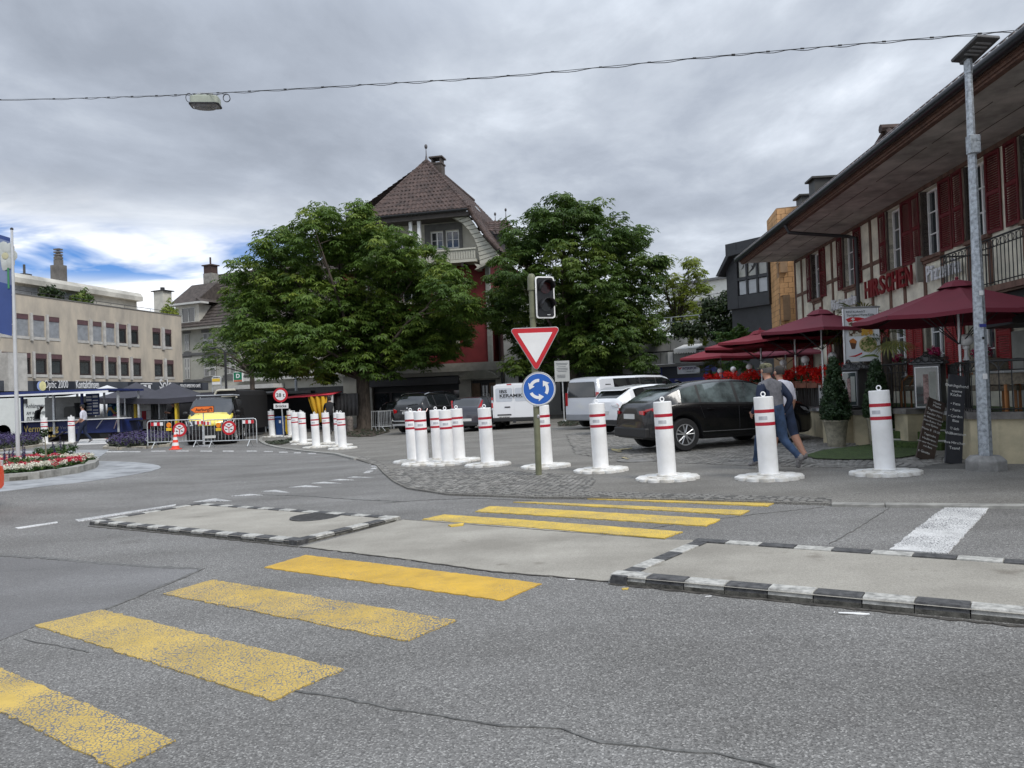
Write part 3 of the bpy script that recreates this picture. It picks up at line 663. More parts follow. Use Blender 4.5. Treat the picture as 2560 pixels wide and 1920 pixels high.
for k in range(3):
 a0 = R(98+120*k-13); P_ = []; r1, r2 = .125, .18; n = 10; span = R(64)
 inner = [(r1*math.cos(a0+span*i/n), r1*math.sin(a0+span*i/n)) for i in range(n+1)]; outer = [(r2*math.cos(a0+span*i/n), r2*math.sin(a0+span*i/n)) for i in range(n+1)]
 ae = a0+span; at_ = ae+R(33)
 tip = (.165*math.cos(at_), .165*math.sin(at_))
 P_ = inner+[(.085*math.cos(ae-.03), .085*math.sin(ae-.03)), tip, (.222*math.cos(ae-.03), .222*math.sin(ae-.03))]+outer[::-1]
 mb = MB(); mb.prism([(x, z) for x, z in P_], -.0125, -.0095); mb.build('arrow', M_retro, t)
mb = MB(); mb.lathe([(.064, -.1), (.064, -.05)], (0, .075, 0), 16); mb.build('clamp', M_signback, t)
# ================= STREET LAMP right
c = G(2474, 1181, PZ); yl = c.y+.0
t = thing('street_lamp', 'tall galvanised lamp post with flat dark lantern beside the restaurant terrace', 'street lamp', (XG(2466, yl+.3).x, yl+.3, c.z))
yl += .3; H_ = at(2421, 150, yl).z-c.z
mb = MB(); mb.lathe([(.27, -.05), (.27, .14), (.20, .21), (.001, .215)], n=8); mb.build('concrete_foot', mk('foot_concrete', (.24, .235, .225), .9, var=.2, vs=6, bump=.4), t, bevel=.015)
mb = MB(); mb.lathe([(.092, .15), (.088, 1.6), (.075, 2.9), (.072, 2.95), (.05, H_-.25), (.05, H_-.2), (.058, H_-.2), (.058, H_)], n=8); mb.build('pole', M_galv, t)
for zz_, h_ in ((at(2440, 372, yl).z-c.z, .16), (at(2430, 350, yl).z-c.z, .1)):
 mb = MB(); mb.box((0, -.04, zz_), (.15, .12, h_)); mb.build('mounting_box', M_galv, t, bevel=.006)
mb = MB(); mb.M = Matrix.Translation((0, 0, H_)) @ rotM(R(12), R(-17))
mb.box((0, -.16, .05), (.38, .52, .05), 0); mb.box((0, -.16, .085), (.37, .5, .03), 1, tp=.85)
mb.box((0, .03, .02), (.14, .12, .08), 0)
lh = mb.build('lantern', [mk('lantern_dark', (.06, .06, .062), .5, var=.1), mk('lantern_top', (.45, .46, .42), .5, var=.1)], t, bevel=.012)
for k in range(4):
 mb = MB(); mb.M = Matrix.Translation((0, 0, H_)) @ rotM(R(12), R(-17)); mb.box((0, -.31+.075*k, .022), (.24, .035, .012)); mb.build('lens_strip', mk('lens_grey', (.22, .22, .23), .2, var=0), lh, bevel=.004)
for zz_, mt_, w_ in ((1.35, M_retro, .06), (2.08, mk('sticker_blue', (.03, .04, .22), .5, var=.1), .09), (2.55, M_retro, .05), (1.9, M_black, .03)):
 mb = MB(); mb.box((-.01, -.088, zz_), (w_, .012, w_*(.5 if w_ > .08 else 1.3))); mb.build('sticker', mt_, t)
# ================= OVERHEAD WIRE + hanging lamp
pts = [(-900, 262, 26.), (0, 249, 22.), (330, 241, 19.), (545, 232, 17.), (900, 212, 15.8), (1270, 189, 14.8), (1736, 145, 13.8), (2100, 113, 13.0), (2560, 74, 12.2), (2900, 42, 11.6)]
W_ = [at(a, b, y) for a, b, y in pts]
def sp3(P_, n):
 out_ = []
 for i in range(len(P_)-1):
  p0, p1, p2, p3 = P_[max(i-1, 0)], P_[i], P_[i+1], P_[min(i+2, len(P_)-1)]
  for k in range(n):
   t_ = k/n; out_.append(.5*((2*p1)+(-p0+p2)*t_+(2*p0-5*p1+4*p2-p3)*t_*t_+(-p0+3*p1-3*p2+p3)*t_**3))
 return out_+[P_[-1]]
line = sp3(W_, 24)
t = thing('overhead_cable', 'thin twisted black cable strung across the sky with small clips', 'cable', line[0])
mb = MB(); mb.tube(line, .006, 5); mb.build('support_wire', M_black, t, world=True, fix=False)
mb = MB(); mb.tube([p+Vector((0, .012*math.sin(i*.9), -.014+.014*math.cos(i*1.1)-.006)) for i, p in enumerate(line)], .007, 5); mb.build('power_wire', M_black, t, world=True, fix=False)
cl = None
for i in range(6, len(line), 6):
 mb = MB(); mb.tube([line[i]+Vector((-.03, 0, 0)), line[i]+Vector((.03, 0, 0))], .015, 6); mb.build('clip', M_black, t, world=True)
pa = at(513, 234, 17.3); S = 17.3/FPX
t = thing('hanging_lamp', 'pale green box street lamp hanging from the overhead cable', 'street lamp', (pa.x, pa.y, pa.z), R(6))
M_lg = mk('lamp_green_grey', (.33, .36, .30), .5, var=.08)
mb = MB(); mb.prism([(x, y) for x, y in rrect(.62, .36, .08)], -.27, -.10, 'xy'); mb.prism(rrect(.50, .28, .08), -.10, -.07, 'xy'); mb.build('housing', M_lg, t, bevel=.02)
mb = MB(); mb.prism(rrect(.66, .40, .08), -.285, -.265, 'xy'); mb.build('rim', M_dark, t)
mb = MB(); mb.prism(rrect(.60, .34, .08), -.30, -.283, 'xy'); mb.lathe([(.24, -.34), (.28, -.29)], n=20, sy=.6); mb.build('diffuser', mk('diffuser', (.20, .20, .20), .15, var=.3, vs=3, spec=.8), t)
mb = MB(); mb.box((0, 0, .0), (.34, .03, .035)); mb.box((0, 0, -.04), (.07, .05, .07)); mb.box((0, 0, -.07), (.16, .08, .02)); mb.build('hanger', M_signback, t)
for x0, r_ in ((-.36, .085), (.46, .075)):
 mb = MB(); mb.tube([(x0+r_*math.cos(a)*(.8 if x0 < 0 else 1), .02*a/6, -.09+r_*math.sin(a)*1.15) for a in [i*2*math.pi/18 for i in range(37 if x0 > 0 else 19)]], .008, 5); mb.build('cable_loop', M_black, t)
mb = MB(); mb.tube([(-.36, 0, .0), (-.3, 0, -.03), (-.2, 0, -.08), (0, 0, -.09), (.2, 0, -.06), (.33, 0, 0), (.4, 0, -.01), (.43, 0, -.04)], .006, 5); mb.build('feed_wire', M_black, t)
# ================= BARRIERS, cone, signs by the closed street
c0, c1 = G(370, 1120), G(646, 1118); yb = (c0.y+c1.y)/2
b0, b1 = XG(370, yb), XG(646, yb-.2); joint = b0.lerp(b1, .515); d_ = (b1-b0); ang = math.atan2(d_.y, d_.x)
def barrier(p, q, lb):
 L = (q-p).to_2d().length-.05; t = thing('crowd_barrier', lb, 'barrier', (p.x, p.y, p.z), ang, 'steel barriers closing the street')
 mb = MB(); r_ = .02; z0, z1 = .24, 1.06; P_ = [(0, 0, .1), (0, 0, z1-.1), (.03, 0, z1-.03), (.1, 0, z1), (L-.1, 0, z1), (L-.03, 0, z1-.03), (L, 0, z1-.1), (L, 0, .1)]
 mb.tube(P_, r_, 8); mb.tube([(0, 0, z0), (L, 0, z0)], r_*.9, 8); mb.build('frame', M_galv2, t, smooth=60)
 mb = MB(); mb.tube([(0, 0, z0), (0, 0, z1)], .007, 5, cap=False); o = mb.build('bar', M_galv2, t); n = int(L/.145)
 o.location.x = L/(n+1)
 for i in range(2, n+1): inst(o, t, loc=(L*i/(n+1), 0, 0))
 for x in (.28, L-.28):
  mb = MB(); mb.tube([(x, -.26, .01), (x, 0, z0), (x, .26, .01)], .016, 6); mb.build('foot', M_galv2, t)
 mb = MB(); mb.tube([(-.03, 0, .3), (-.07, 0, .32), (-.07, 0, .42), (-.03, 0, .44)], .01, 6); mb.build('hook', M_galv2, t)
 return t, L
M_galv2 = mk('zinc_tube', (.55, .57, .58), .4, metal=.5, var=.15, vs=12)
bA, LA = barrier(b0, joint, 'steel crowd barrier standing left in the pair before the yellow nosed van')
bB, LB = barrier(joint, b1, 'steel crowd barrier standing right in the pair, ending near the blue bin')
def board(par, x0, x1, lb=None):
 n = 4; w_ = (x1-x0)/n
 t_ = MB(); t_.b2(x0, x1, -.035, -.022, .87, 1.0); o = t_.build('reflector_board', M_retro, par)
 for k in range(n):
  if k % 2 == (0 if x0 < .5 else 1):
   q = MB(); q.b2(x0+k*w_, x0+(k+1)*w_, -.039, -.036, .87, 1.0); q.build('red_panel', M_red, o)
def lx(px, par):
 p_ = at(px, 1060, yb-.1); return (wmx(par).inverted() @ p_).x
board(bA, lx(375, bA), lx(406, bA)); board(bA, lx(488, bA), lx(509, bA)); board(bB, lx(509, bB)+.02, lx(528, bB)); board(bB, lx(609, bB), lx(638, bB))
M_orange = mk('amber_plastic', (.75, .22, .01), .35, var=.1); M_yelp = mk('yellow_plastic', (.72, .50, .03), .5, var=.08)
for px, py, lb in ((422, 1063, 'amber warning lamp on the barrier beside the left round ban sign'), (546, 1063, 'amber warning lamp on the barrier beside the right round ban sign')):
 p_ = at(px, py, yb-.14); t = thing('warning_lamp', lb, 'warning lamp', p_, ang, 'amber lamps on the barriers')
 mb = MB(); mb.lathe([(.001, -.03), (.08, -.03), (.1, 0), (.08, .03), (.001, .03)], n=20, M=RX); mb.build('lens', M_orange, t, smooth=50)
 mb = MB(); mb.b2(-.09, .09, -.05, .05, -.22, -.11); mb.build('battery_case', M_yelp, t, bevel=.01)
for px, lb in ((449, 'round red bordered ban sign with three vehicle fields, left on the barrier'), (572.5, 'round red bordered ban sign with three vehicle fields, right on the barrier')):
 p_ = at(px, 1074-.036*(px-449), yb-.16); t = thing('ban_sign', lb, 'sign', p_, ang, 'round ban signs on the barriers')
 mb = MB(); mb.lathe([(.27, -.012), (.272, .004), (.001, .005)], n=40, M=RX); mb.build('red_disc', M_red, t)
 for k in range(3):
  a0 = 90+120*k-55; P_ = [(.188*math.cos(R(a0+110*i/10)), .188*math.sin(R(a0+110*i/10))) for i in range(11)]; m_ = R(90+120*k); P_ = [(.022*math.cos(m_), .022*math.sin(m_))]+P_
  mb = MB(); mb.prism(P_, -.010, -.006); f_ = mb.build('white_field', M_retro, t); cx_, cz_ = .115*math.cos(m_), .115*math.sin(m_)
  mb = MB()
  if k == 0: mb.prism([(cx_-.055, cz_-.015), (cx_+.055, cz_-.015), (cx_+.055, cz_+.008), (cx_+.035, cz_+.025), (cx_-.035, cz_+.025), (cx_-.055, cz_+.008)], -.013, -.0105)
  elif k == 1: mb.prism([(cx_-.05, cz_-.02), (cx_+.05, cz_-.02), (cx_+.05, cz_), (cx_+.01, cz_+.004), (cx_-.02, cz_+.03), (cx_-.045, cz_+.005)], -.013, -.0105)
  else: mb.prism([(cx_-.05, cz_-.015), (cx_+.045, cz_-.03), (cx_+.05, cz_-.01), (cx_+.01, cz_+.012), (cx_-.03, cz_+.022), (cx_-.05, cz_+.02)], -.013, -.0105)
  mb.build('pictogram', M_black, f_)
c = G(439, 1123.5); t = thing('traffic_cone', 'red and white banded traffic cone before the barriers', 'traffic cone', (c.x, c.y, c.z))
M_cone = mk('cone_red', (.78, .06, .03), .5, var=.05)
mb = MB(); mb.prism(rrect(.36, .36, .05), 0, .03, 'xy'); mb.lathe([(.155, .03), (.14, .05)], n=24); mb.build('base', M_cone, t)
zr = [(.05, .14), (.14, .26), (.26, .36), (.36, .46), (.46, .56), (.56, .66)]
for k, (a, b) in enumerate(zr):
 rr = lambda z: .14-.11*(z-.05)/.61
 mb = MB(); mb.lathe([(rr(a), a), (rr(b), b)]+([(.001, b)] if k == 5 else []), n=24, cap=False); mb.build('band', M_cone if k % 2 == 0 else M_retro, t, smooth=40)
yo_ = yb+.7; c = XG(510, yo_); t = thing('direction_sign', 'orange arrow sign reading Aarburg on a thin post before the van', 'sign', (c.x, c.y, c.z))
zt = at(508, 1020, yo_).z-c.z; xl, xr = at(476, 1025, yo_).x-c.x, at(535, 1024, yo_).x-c.x
mb = MB(); mb.tube([(0, .03, 0), (0, .03, zt+.05)], .022, 8); mb.box((0, .03, .02), (.5, .4, .05)); mb.build('post', M_galv2, t)
def arrow(xl, xr, zc, h_, ins): return [(xl+ins, zc), (xl+h_*.7, zc-h_/2+ins), (xr-ins, zc-h_/2+ins), (xr-ins, zc+h_/2-ins), (xl+h_*.7, zc+h_/2-ins)]
zc = at(506, 1024, yo_).z-c.z; hh = .27
mb = MB(); mb.prism(arrow(xl, xr, zc, hh, 0), -.01, .01); mb.build('black_edge', M_black, t)
mb = MB(); mb.prism(arrow(xl, xr, zc, hh, .018), -.015, -.011); mb.build('orange_panel', mk('sign_orange', (.85, .18, .02), .45, var=.04), t)
text(t, 'Aarburg', xl+.2, zc-.055, .16, M_black, y=-.017, ext=.001, bold=.004)
mb = MB(); mb.prism([(xr-.18, zc-.08), (xr-.15, zc-.08), (xr-.13, zc+.09), (xr-.145, zc+.09)], -.018, -.0155); mb.prism([(xr-.06, zc-.08), (xr-.09, zc-.08), (xr-.11, zc+.09), (xr-.095, zc+.09)], -.018, -.0155); mb.b2(xr-.19, xr-.05, -.018, -.0155, zc+.02, zc+.045); mb.build('motorway_symbol', M_black, t)
c = G(709.5, 1093, PZ); p_ = at(702, 987.5, c.y); t = thing('weight_limit_sign', 'round 28 t weight limit sign with plate reading Brücke at the kerb corner', 'sign', (c.x, c.y, c.z))
xx, zc = p_.x-c.x, p_.z-c.z; r_ = 18.2*c.y/FPX
mb = MB(); mb.tube([(0, 0, -.05), (xx*.97, 0, zc)], .03, 10); mb.build('post', M_galv2, t)
mb = MB(); mb.lathe([(r_, -.01), (r_, .01), (.001, .011)], (xx, -.05, zc), 40, M=RX); mb.build('red_disc', M_red, t)
mb = MB(); mb.lathe([(r_*.72, .0), (.001, .001)], (xx, -.064, zc), 40, M=RX, cap=False); mb.build('white_disc', M_retro, t)
text(t, '28 t', xx, zc-r_*.25, r_*.72, M_black, y=-.068, ext=.001, center=True, bold=.004)
z2 = at(704, 1015, c.y).z-c.z; wq = 18.4*c.y/FPX
mb = MB(); mb.b2(xx*.9-wq, xx*.9+wq, -.05, -.035, z2-wq*.34, z2+wq*.34); mb.build('supplementary_plate', M_retro, t)
text(t, 'Brücke', xx*.9, z2-wq*.17, wq*.52, M_black, y=-.053, ext=.001, center=True, bold=.003)
for px0, px1, py0, py1, mt_, lb in ((687, 705.5, 1041, 1091, mk('bin_blue', (.015, .06, .20), .5, var=.1), 'blue wheeled bin behind the weight limit sign'), (709.5, 725, 1040, 1088, mk('bin_yellow', (.55, .36, .01), .5, var=.1), 'yellow wheeled bin right of the weight limit sign post')):
 c = G((px0+px1)/2, py1, PZ); w_ = (px1-px0)*c.y/FPX; h_ = (py1-py0)*c.y/FPX
 t = thing('wheeled_bin', lb, 'bin', (c.x, c.y+.35, c.z)); mb = MB(); mb.box((0, 0, h_*.47), (w_*.84, .5, h_*.86), tp=1.16); mb.build('body', mt_, t, bevel=.03)
 mb = MB(); mb.prism([(-.33, h_*.9), (.30, h_*.9), (.30, h_*.96), (.1, h_), (-.2, h_*.985), (-.33, h_*.93)], -w_*.52, w_*.52, 'yz'); mb.build('lid', mt_, t, bevel=.01)
 for s_ in (-1, 1): mb = MB(); mb.lathe([(.1, -.03), (.1, .03)], (s_*w_*.4, .27, .1), 16, M=Matrix.Rotation(R(90), 4, 'Y')); mb.build('wheel', M_rubber, t)
 mb = MB(); mb.b2(w_*.1, w_*.34, -.32, -.30, h_*.66, h_*.8); mb.build('sticker', M_retro, t)
# ================= CARS
def paint(name, col, rough=.25, metal=0., coat=1.): return mk('car_'+name, col, rough, metal=metal, var=0., coat=coat)
M_taillight = mk('tail_light', (.42, .008, .012), .12, var=0, coat=1.)
M_lampglass = mk('lamp_glass', (.55, .56, .58), .08, metal=.3, var=0, coat=1.)
M_plate = mk('plate_white', (.62, .62, .60), .5, var=.05)
M_rimm = mk('alloy_rim', (.50, .51, .52), .3, metal=.7, var=.05)
M_trim = mk('black_trim', (.018, .018, .019), .55, var=.05)
def lerp_prof(prof, x):
 if x <= prof[0][0]: return prof[0][1]
 for (a, va), (b, vb) in zip(prof, prof[1:]):
  if x <= b: return va+(vb-va)*(x-a)/(b-a)
 return prof[-1][1]
_wh = {}
def wheel(par, x, y, r_, w_, side, spokes=5):
 key = (round(r_, 3), side, spokes)
 t_ = MB(); rim = MB()
 Mx = Matrix.Translation((x, y, r_)) @ Matrix.Rotation(R(90)*(-side), 4, 'X')   # local z points outwards
 t_.M = Mx; t_.lathe([(r_*.66, -w_/2), (r_*.93, -w_/2), (r_, -w_/2+.03), (r_, w_/2-.03), (r_*.95, w_/2), (r_*.68, w_/2-.004), (r_*.64, w_/2-.03)], n=36)
 wo = t_.build('wheel', M_rubber, par, smooth=35)
 rim.M = Mx; rim.lathe([(r_*.66, w_/2-.03), (r_*.665, w_/2-.004), (r_*.62, w_/2-.002), (r_*.60, w_/2-.02), (r_*.58, -w_/4)], n=36, cap=False)
 rim.lathe([(.001, w_/2-.012), (r_*.16, w_/2-.014), (r_*.18, w_/2-.04)], n=20)
 for k in range(spokes):
  a = 2*math.pi*k/spokes+.3
  for q in (-.12, .12):
   c_, s_ = math.cos(a+q), math.sin(a+q); c2, s2 = math.cos(a+q*1.9), math.sin(a+q*1.9)
   rim.tube([(r_*.10*c_, r_*.10*s_, w_/2-.022), (r_*.62*c2, r_*.62*s2, w_/2-.018)], r_*.045, 6)
 rim.build('rim', M_rimm, wo, smooth=35)
 d = MB(); d.M = Mx; d.lathe([(.001, 0), (r_*.6, 0)], n=24, cap=False); d.build('brake_disc', M_trim, wo)
def car(name, label, loc, rz, L, W, top, belt, zb, wx, wr, paintm, sidewin, ws, rw=None, roofm=None, width=None, tumble=.36, lower=None, glassm=None, group=None, cat='car', z=0., sk=1., pillars=(), nst=44):
 """stations along x (front positive). top/belt/width: profiles. glass: side band within sidewin ranges, top strip within ws/rw ranges"""
 t = thing(name, label, cat, loc, rz, group); h = L/2
 width = width or [(-h, .80), (-h+.12, .90), (-h+.5, .98), (-h+1.2, 1.), (h-1.2, 1.), (h-.55, .96), (h-.2, .86), (h, .68)]
 xs = {-h+L*i/nst for i in range(nst+1)}
 xs |= {p[0] for p in top} | {p[0] for p in belt}
 for a, b in list(sidewin)+[ws]+([rw] if rw else []): xs |= {a, b}
 for a, b in pillars: xs |= {a, b}
 ra = wr*1.16
 for w0 in wx:
  xs = {x for x in xs if abs(x-w0) > ra+.01 or x in {q for p_ in list(sidewin)+[ws] for q in p_}}
  xs |= {w0+ra*math.cos(R(a)) for a in range(0, 181, 15)}
 xs = sorted(x for x in xs if -h-1e-6 <= x <= h+1e-6)
 xs2 = [xs[0]]
 for x in xs[1:]:
  if x-xs2[-1] > .012: xs2.append(x)
 xs = xs2
 rings = []
 for x in xs:
  tp_, bl = lerp_prof(top, x), lerp_prof(belt, x); bl = min(bl, tp_-.02); w_ = W/2*lerp_prof(width, x); c_ = tp_-bl
  zbt = zb+ .05*max(0, (abs(x)-(h-.35))/.35)
  for w0 in wx:
   if abs(x-w0) <= ra+1e-6: zbt = max(zbt, wr+math.sqrt(max(0, ra*ra-(x-w0)**2)))
  zbt = min(zbt, bl-.12); zm = zbt+(bl-zbt)*.55
  flare = .012 if any(abs(x-w0) < ra*1.3 for w0 in wx) else 0
  k = min(1, c_/.35); in_ = w_*.95-tumble*c_
  p5 = (w_*.955*(k)+w_*.90*(1-k), bl+c_*.06); p6 = (max(in_, w_*.45)*k+w_*.72*(1-k), bl+c_*(.88*k+.75*(1-k))); p7 = (p6[0]-.075*k-.12*(1-k), bl+c_*(.97*k+.93*(1-k)))
  rings.append([(0, zbt), (w_*.90, zbt), (w_*.985+flare, zbt+min(.05, (bl-zbt)*.2)), (w_+flare*.5, zm), (w_*.985, bl-.03), (w_*.965, bl), p5, p6, p7, (p7[0]*.5, tp_-.008*k), (0, tp_)])
 mb = MB(); nr = 11
 def inr(x, rs): return any(a-1e-4 <= x <= b+1e-4 for a, b in rs)
 for s_ in (1, -1):
  base = len(mb.v); vs = [(x, s_*p[0], p[1]) for x, rg in zip(xs, rings) for p in rg]; fs = []; mi = []
  for i in range(len(xs)-1):
   xm = (xs[i]+xs[i+1])/2
   for j in range(nr-1):
    fs.append((i*nr+j, i*nr+j+1, (i+1)*nr+j+1, (i+1)*nr+j)); m_ = 0
    cab = lerp_prof(top, xm)-lerp_prof(belt, xm)
    if j == 0: m_ = 2
    elif j == 1 and lower: m_ = 2
    elif j == 2 and lower and lower > 1: m_ = 2
    elif j == 6 and inr(xm, sidewin) and not inr(xm, pillars): m_ = 1
    elif j == 6 and inr(xm, pillars): m_ = 2
    elif j == 5 and cab > .2 and inr(xm, [(min(a for a, b in sidewin), max(b for a, b in sidewin))]): m_ = 2
    elif j >= 7 and (inr(xm, [ws]) or (rw and inr(xm, [rw]))): m_ = 1 if j >= 8 else 3
    elif j >= 7: m_ = 3 if cab > .2 else 0
    mi.append(m_)
  mb.add(vs, fs); mb.mi[-len(fs):] = mi
  for i in (0, len(xs)-1): mb.add([(xs[i], s_*p[0], p[1]) for p in rings[i]], [tuple(range(nr))], 0)
 bm_o = mb.build('body', [paintm, glassm or M_carglass, M_trim, roofm or paintm], t, smooth=32)
 bm = bmesh.new(); bm.from_mesh(bm_o.data); bmesh.ops.remove_doubles(bm, verts=bm.verts, dist=.0008); bmesh.ops.recalc_face_normals(bm, faces=bm.faces); bm.to_mesh(bm_o.data); bm.free(); bm_o.data.set_sharp_from_angle(angle=R(32))
 for w0 in wx:
  for s_ in (1, -1):
   wheel(t, w0, s_*(W/2-.125), wr, .22, s_)
  ib = MB(); ib.b2(w0-ra*.98, w0+ra*.98, -W/2+.26, W/2-.26, zb, wr+ra*.9); ib.build('wheel_well', M_trim, t)
 def side_y(x, z_):      # half width of the body at x,z
  i = min(range(len(xs)), key=lambda i_: abs(xs[i_]-x)); rg = rings[i]
  for a, b in zip(rg[1:], rg[2:]):
   if a[1] <= z_ <= b[1] and b[1] > a[1]: return a[0]+(b[0]-a[0])*(z_-a[1])/(b[1]-a[1])
  return rg[3][0]
 t['_'] = 0; del t['_']
 return t, side_y, bm_o
def handle(t, sy, x, z_, s_, mt): mb = MB(); mb.box((x, s_*(sy(x, z_)+.012), z_), (.17, .035, .028)); return mb.build('door_handle', mt, t, bevel=.008)
def seamline(t, sy, x, z0, z1, s_, dx=0.):
 n = 8; pts = [(x+dx*i/n, s_*(sy(x+dx*i/n, z0+(z1-z0)*i/n)+.001), z0+(z1-z0)*i/n) for i in range(n+1)]; mb = MB(); mb.tube(pts, .004, 4); return mb.build('door_seam', M_trim, t)
def mirror(t, sy, x, z_, s_, mt):
 mb = MB(); mb.sph((x, s_*(sy(x, z_-.1)+.13), z_), .085, 12, sz=.9, sx=.7, sy=1.25); mb.tube([(x, s_*(sy(x, z_-.1)-.02), z_-.07), (x, s_*(sy(x, z_-.1)+.1), z_-.03)], .022, 6); mb.build('wing_mirror', mt, t, smooth=50)
def plate(t, x, y, z_, txt, face, tilt=0., w_=.5, h_=.11, mt=None):
 mb = MB(); mb.box((x, y, z_), (.012, w_, h_)); o = mb.build('number_plate', mt or M_plate, t)
 if not txt: return
 me = tmesh(txt, h_*.72, .001, 1., bold=.002).copy(); me.materials.clear(); me.materials.append(M_black)
 xs_ = [v.co.x for v in me.vertices]; x0, x1 = min(xs_), max(xs_); k = w_*.86/(x1-x0)
 for v in me.vertices: v.co.x = (v.co.x-(x0+x1)/2)*k
 me.transform(Matrix.Rotation(R(-90 if face < 0 else 90), 4, 'Z') @ Matrix.Rotation(R(90), 4, 'X'))
 q = bpy.data.objects.new('plate_lettering', me); link(q, o); q.location = (x+face*.008, y, z_-h_*.27)
def lampq(t, name, pts, mt, th=.012):     # thin raised lens from 3d points (already on the skin)
 c_ = sum((Vector(p) for p in pts), Vector())/len(pts); nrm = (Vector(pts[1])-Vector(pts[0])).cross(Vector(pts[2])-Vector(pts[0])).normalized()
 if nrm.dot(Vector((c_.x, c_.y, 0))) < 0: nrm = -nrm
 n = len(pts); vs = [Vector(p)-nrm*.03 for p in pts]+[Vector(p)+nrm*th for p in pts]
 mb = MB(); mb.add(vs, [tuple(range(n)), tuple(range(n, 2*n))]+[(i, (i+1) % n, n+(i+1) % n, n+i) for i in range(n)]); return mb.build(name, mt, t, bevel=.006)
def posecar(pr, pf, wxr, wxf, W, off=PZ, near=1):
 """car pose from the contact points of the rear and front wheel on the near (near=-1: right) flank"""
 a, b = pr, pf; u = (b-a); u.z = 0; u.normalize(); n = Vector((-u.y, u.x, 0)); mid = a-u*wxr
 c_ = mid+n*(W/2-.05)*near; c_.z = g(c_.x)+off
 return c_, math.atan2(u.y, u.x)
M_pblack = paint('black', (.0035, .0035, .0045), .25, coat=.35)
pr = G(1673, 1132, PZ); pr.x += .36
L, W = 4.5, 1.84
pf2 = pr+Vector((math.cos(R(19)), math.sin(R(19)), 0))*2.68
c_, a_ = posecar(pr, pf2, -1.37, 1.31, W, near=1)
top = [(-2.25, .78), (-2.2, .98), (-2.1, 1.07), (-1.98, 1.10), (-1.80, 1.20), (-1.55, 1.33), (-1.25, 1.43), (-.9, 1.50), (-.45, 1.545), (0, 1.555), (.35, 1.53), (.6, 1.48), (.9, 1.34), (1.15, 1.19), (1.35, 1.08), (1.6, 1.04), (1.9, .98), (2.1, .90), (2.2, .80), (2.25, .65)]
belt = [(-2.25, .74), (-2.1, .96), (-1.6, 1.03), (-1., 1.02), (0, .98), (1.0, .96), (1.35, .965), (1.7, .93), (2.1, .82), (2.25, .6)]
t, sy, body = car('parked_car', 'glossy black coupe suv parked behind the bollards, its rear lamp red', c_, a_, L, W, top, belt, .24, (-1.37, 1.31), .355, M_pblack, [(-1.42, -.98), (-.92, -.02), (.06, .98)], (.62, 1.30), (-1.93, -1.30), lower=1, group='cars parked behind the bollards', pillars=((-.98, -.92), (-.02, .06)), tumble=.40, width=[(-2.25, .70), (-2.15, .84), (-1.9, .95), (-1.2, 1.), (1.1, 1.), (1.7, .96), (2.05, .86), (2.25, .66)], glassm=mk('paled_car_glass', (.085, .105, .105), .05, var=.5, vs=2.5, spec=1., dirt_or_tone=(.03, .035, .035)))  # opaque glass; see-through look and reflections put into its paled, mottled colour
for s_ in (1, -1):
 handle(t, sy, -.72, .90, s_, M_pblack); handle(t, sy, .22, .875, s_, M_pblack); mirror(t, sy, .78, 1.06, s_, M_pblack)
 seamline(t, sy, .02, .38, .94, s_, .0); seamline(t, sy, -.88, .70, .98, s_, -.1); seamline(t, sy, 1.02, .38, .92, s_, .0)
 mb = MB(); mb.tube([(x, s_*(sy(x, .42)+.008), .405) for x in (-.95, -.4, .2, .88)], .009, 5); mb.build('chrome_strip', M_chrome, t)
 mb = MB(); mb.tube([(-1.5, s_*(sy(-1.5, 1.05)+.004), 1.055), (-1., s_*(sy(-1., 1.03)+.004), 1.045), (.1, s_*(sy(.1, 1.)+.004), 1.005), (1.02, s_*(sy(1., .97)+.004), .985)], .008, 5); mb.build('window_trim', M_trim, t)
 y1 = sy(-1.95, .86); y2 = sy(-2.2, .86)
 lampq(t, 'tail_light', [(-1.72, s_*(sy(-1.75, .9)+.004), .95), (-2.12, s_*(sy(-2.12, .9)+.004), .93), (-2.20, s_*(y2-.0), .90), (-2.16, s_*(y2+.01), .80), (-1.93, s_*(y1+.0), .79)], M_taillight)
 lampq(t, 'tail_light', [(-2.225, s_*y2, .91), (-2.262, s_*.48, .90), (-2.262, s_*.5, .83), (-2.23, s_*y2, .81)], M_taillight)
 lampq(t, 'headlight', [(1.72, s_*(sy(1.72, .8)+.003), .86), (2.1, s_*(sy(2.1, .78)), .80), (2.12, s_*(sy(2.12, .7)), .72), (1.85, s_*(sy(1.85, .74)+.003), .76)], M_lampglass)
 lampq(t, 'rear_reflector', [(-2.25, s_*.62, .46), (-2.25, s_*.74, .46), (-2.25, s_*.74, .42), (-2.25, s_*.62, .42)], M_taillight)
mb = MB(); mb.box((-2.22, 0, .42), (.12, 1.5, .22)); mb.build('bumper_insert', M_trim, t, bevel=.03)
mb = MB(); mb.prism([(-1.56, 1.375), (-1.2, 1.45), (-1.18, 1.485), (-1.54, 1.405)], -.55, .55, 'xz'); mb.build('roof_spoiler', M_pblack, t, bevel=.01)
mb = MB(); mb.tube([(-.88, 0, 1.50), (-.98, 0, 1.545), (-1.04, 0, 1.55)], .022, 6); mb.build('antenna_fin', M_pblack, t)
plate(t, -2.262, 0, .78, '', -1)
mb = MB(); mb.box((-2.2, .55, .35), (.1, .2, .07)); mb.box((-2.2, -.55, .35), (.1, .2, .07)); mb.build('exhaust_trim', M_alu, t, bevel=.02)
M_pwhite = paint('white', (.74, .75, .77), .3)
def corner(px, py, a, L, W): p = G(px, py, PZ); u_ = Vector((math.cos(a), math.sin(a), 0)); c__ = p+u_*L/2+Vector((-u_.y, u_.x, 0))*(W/2-.1); c__.z = g(c__.x)+PZ; return c__
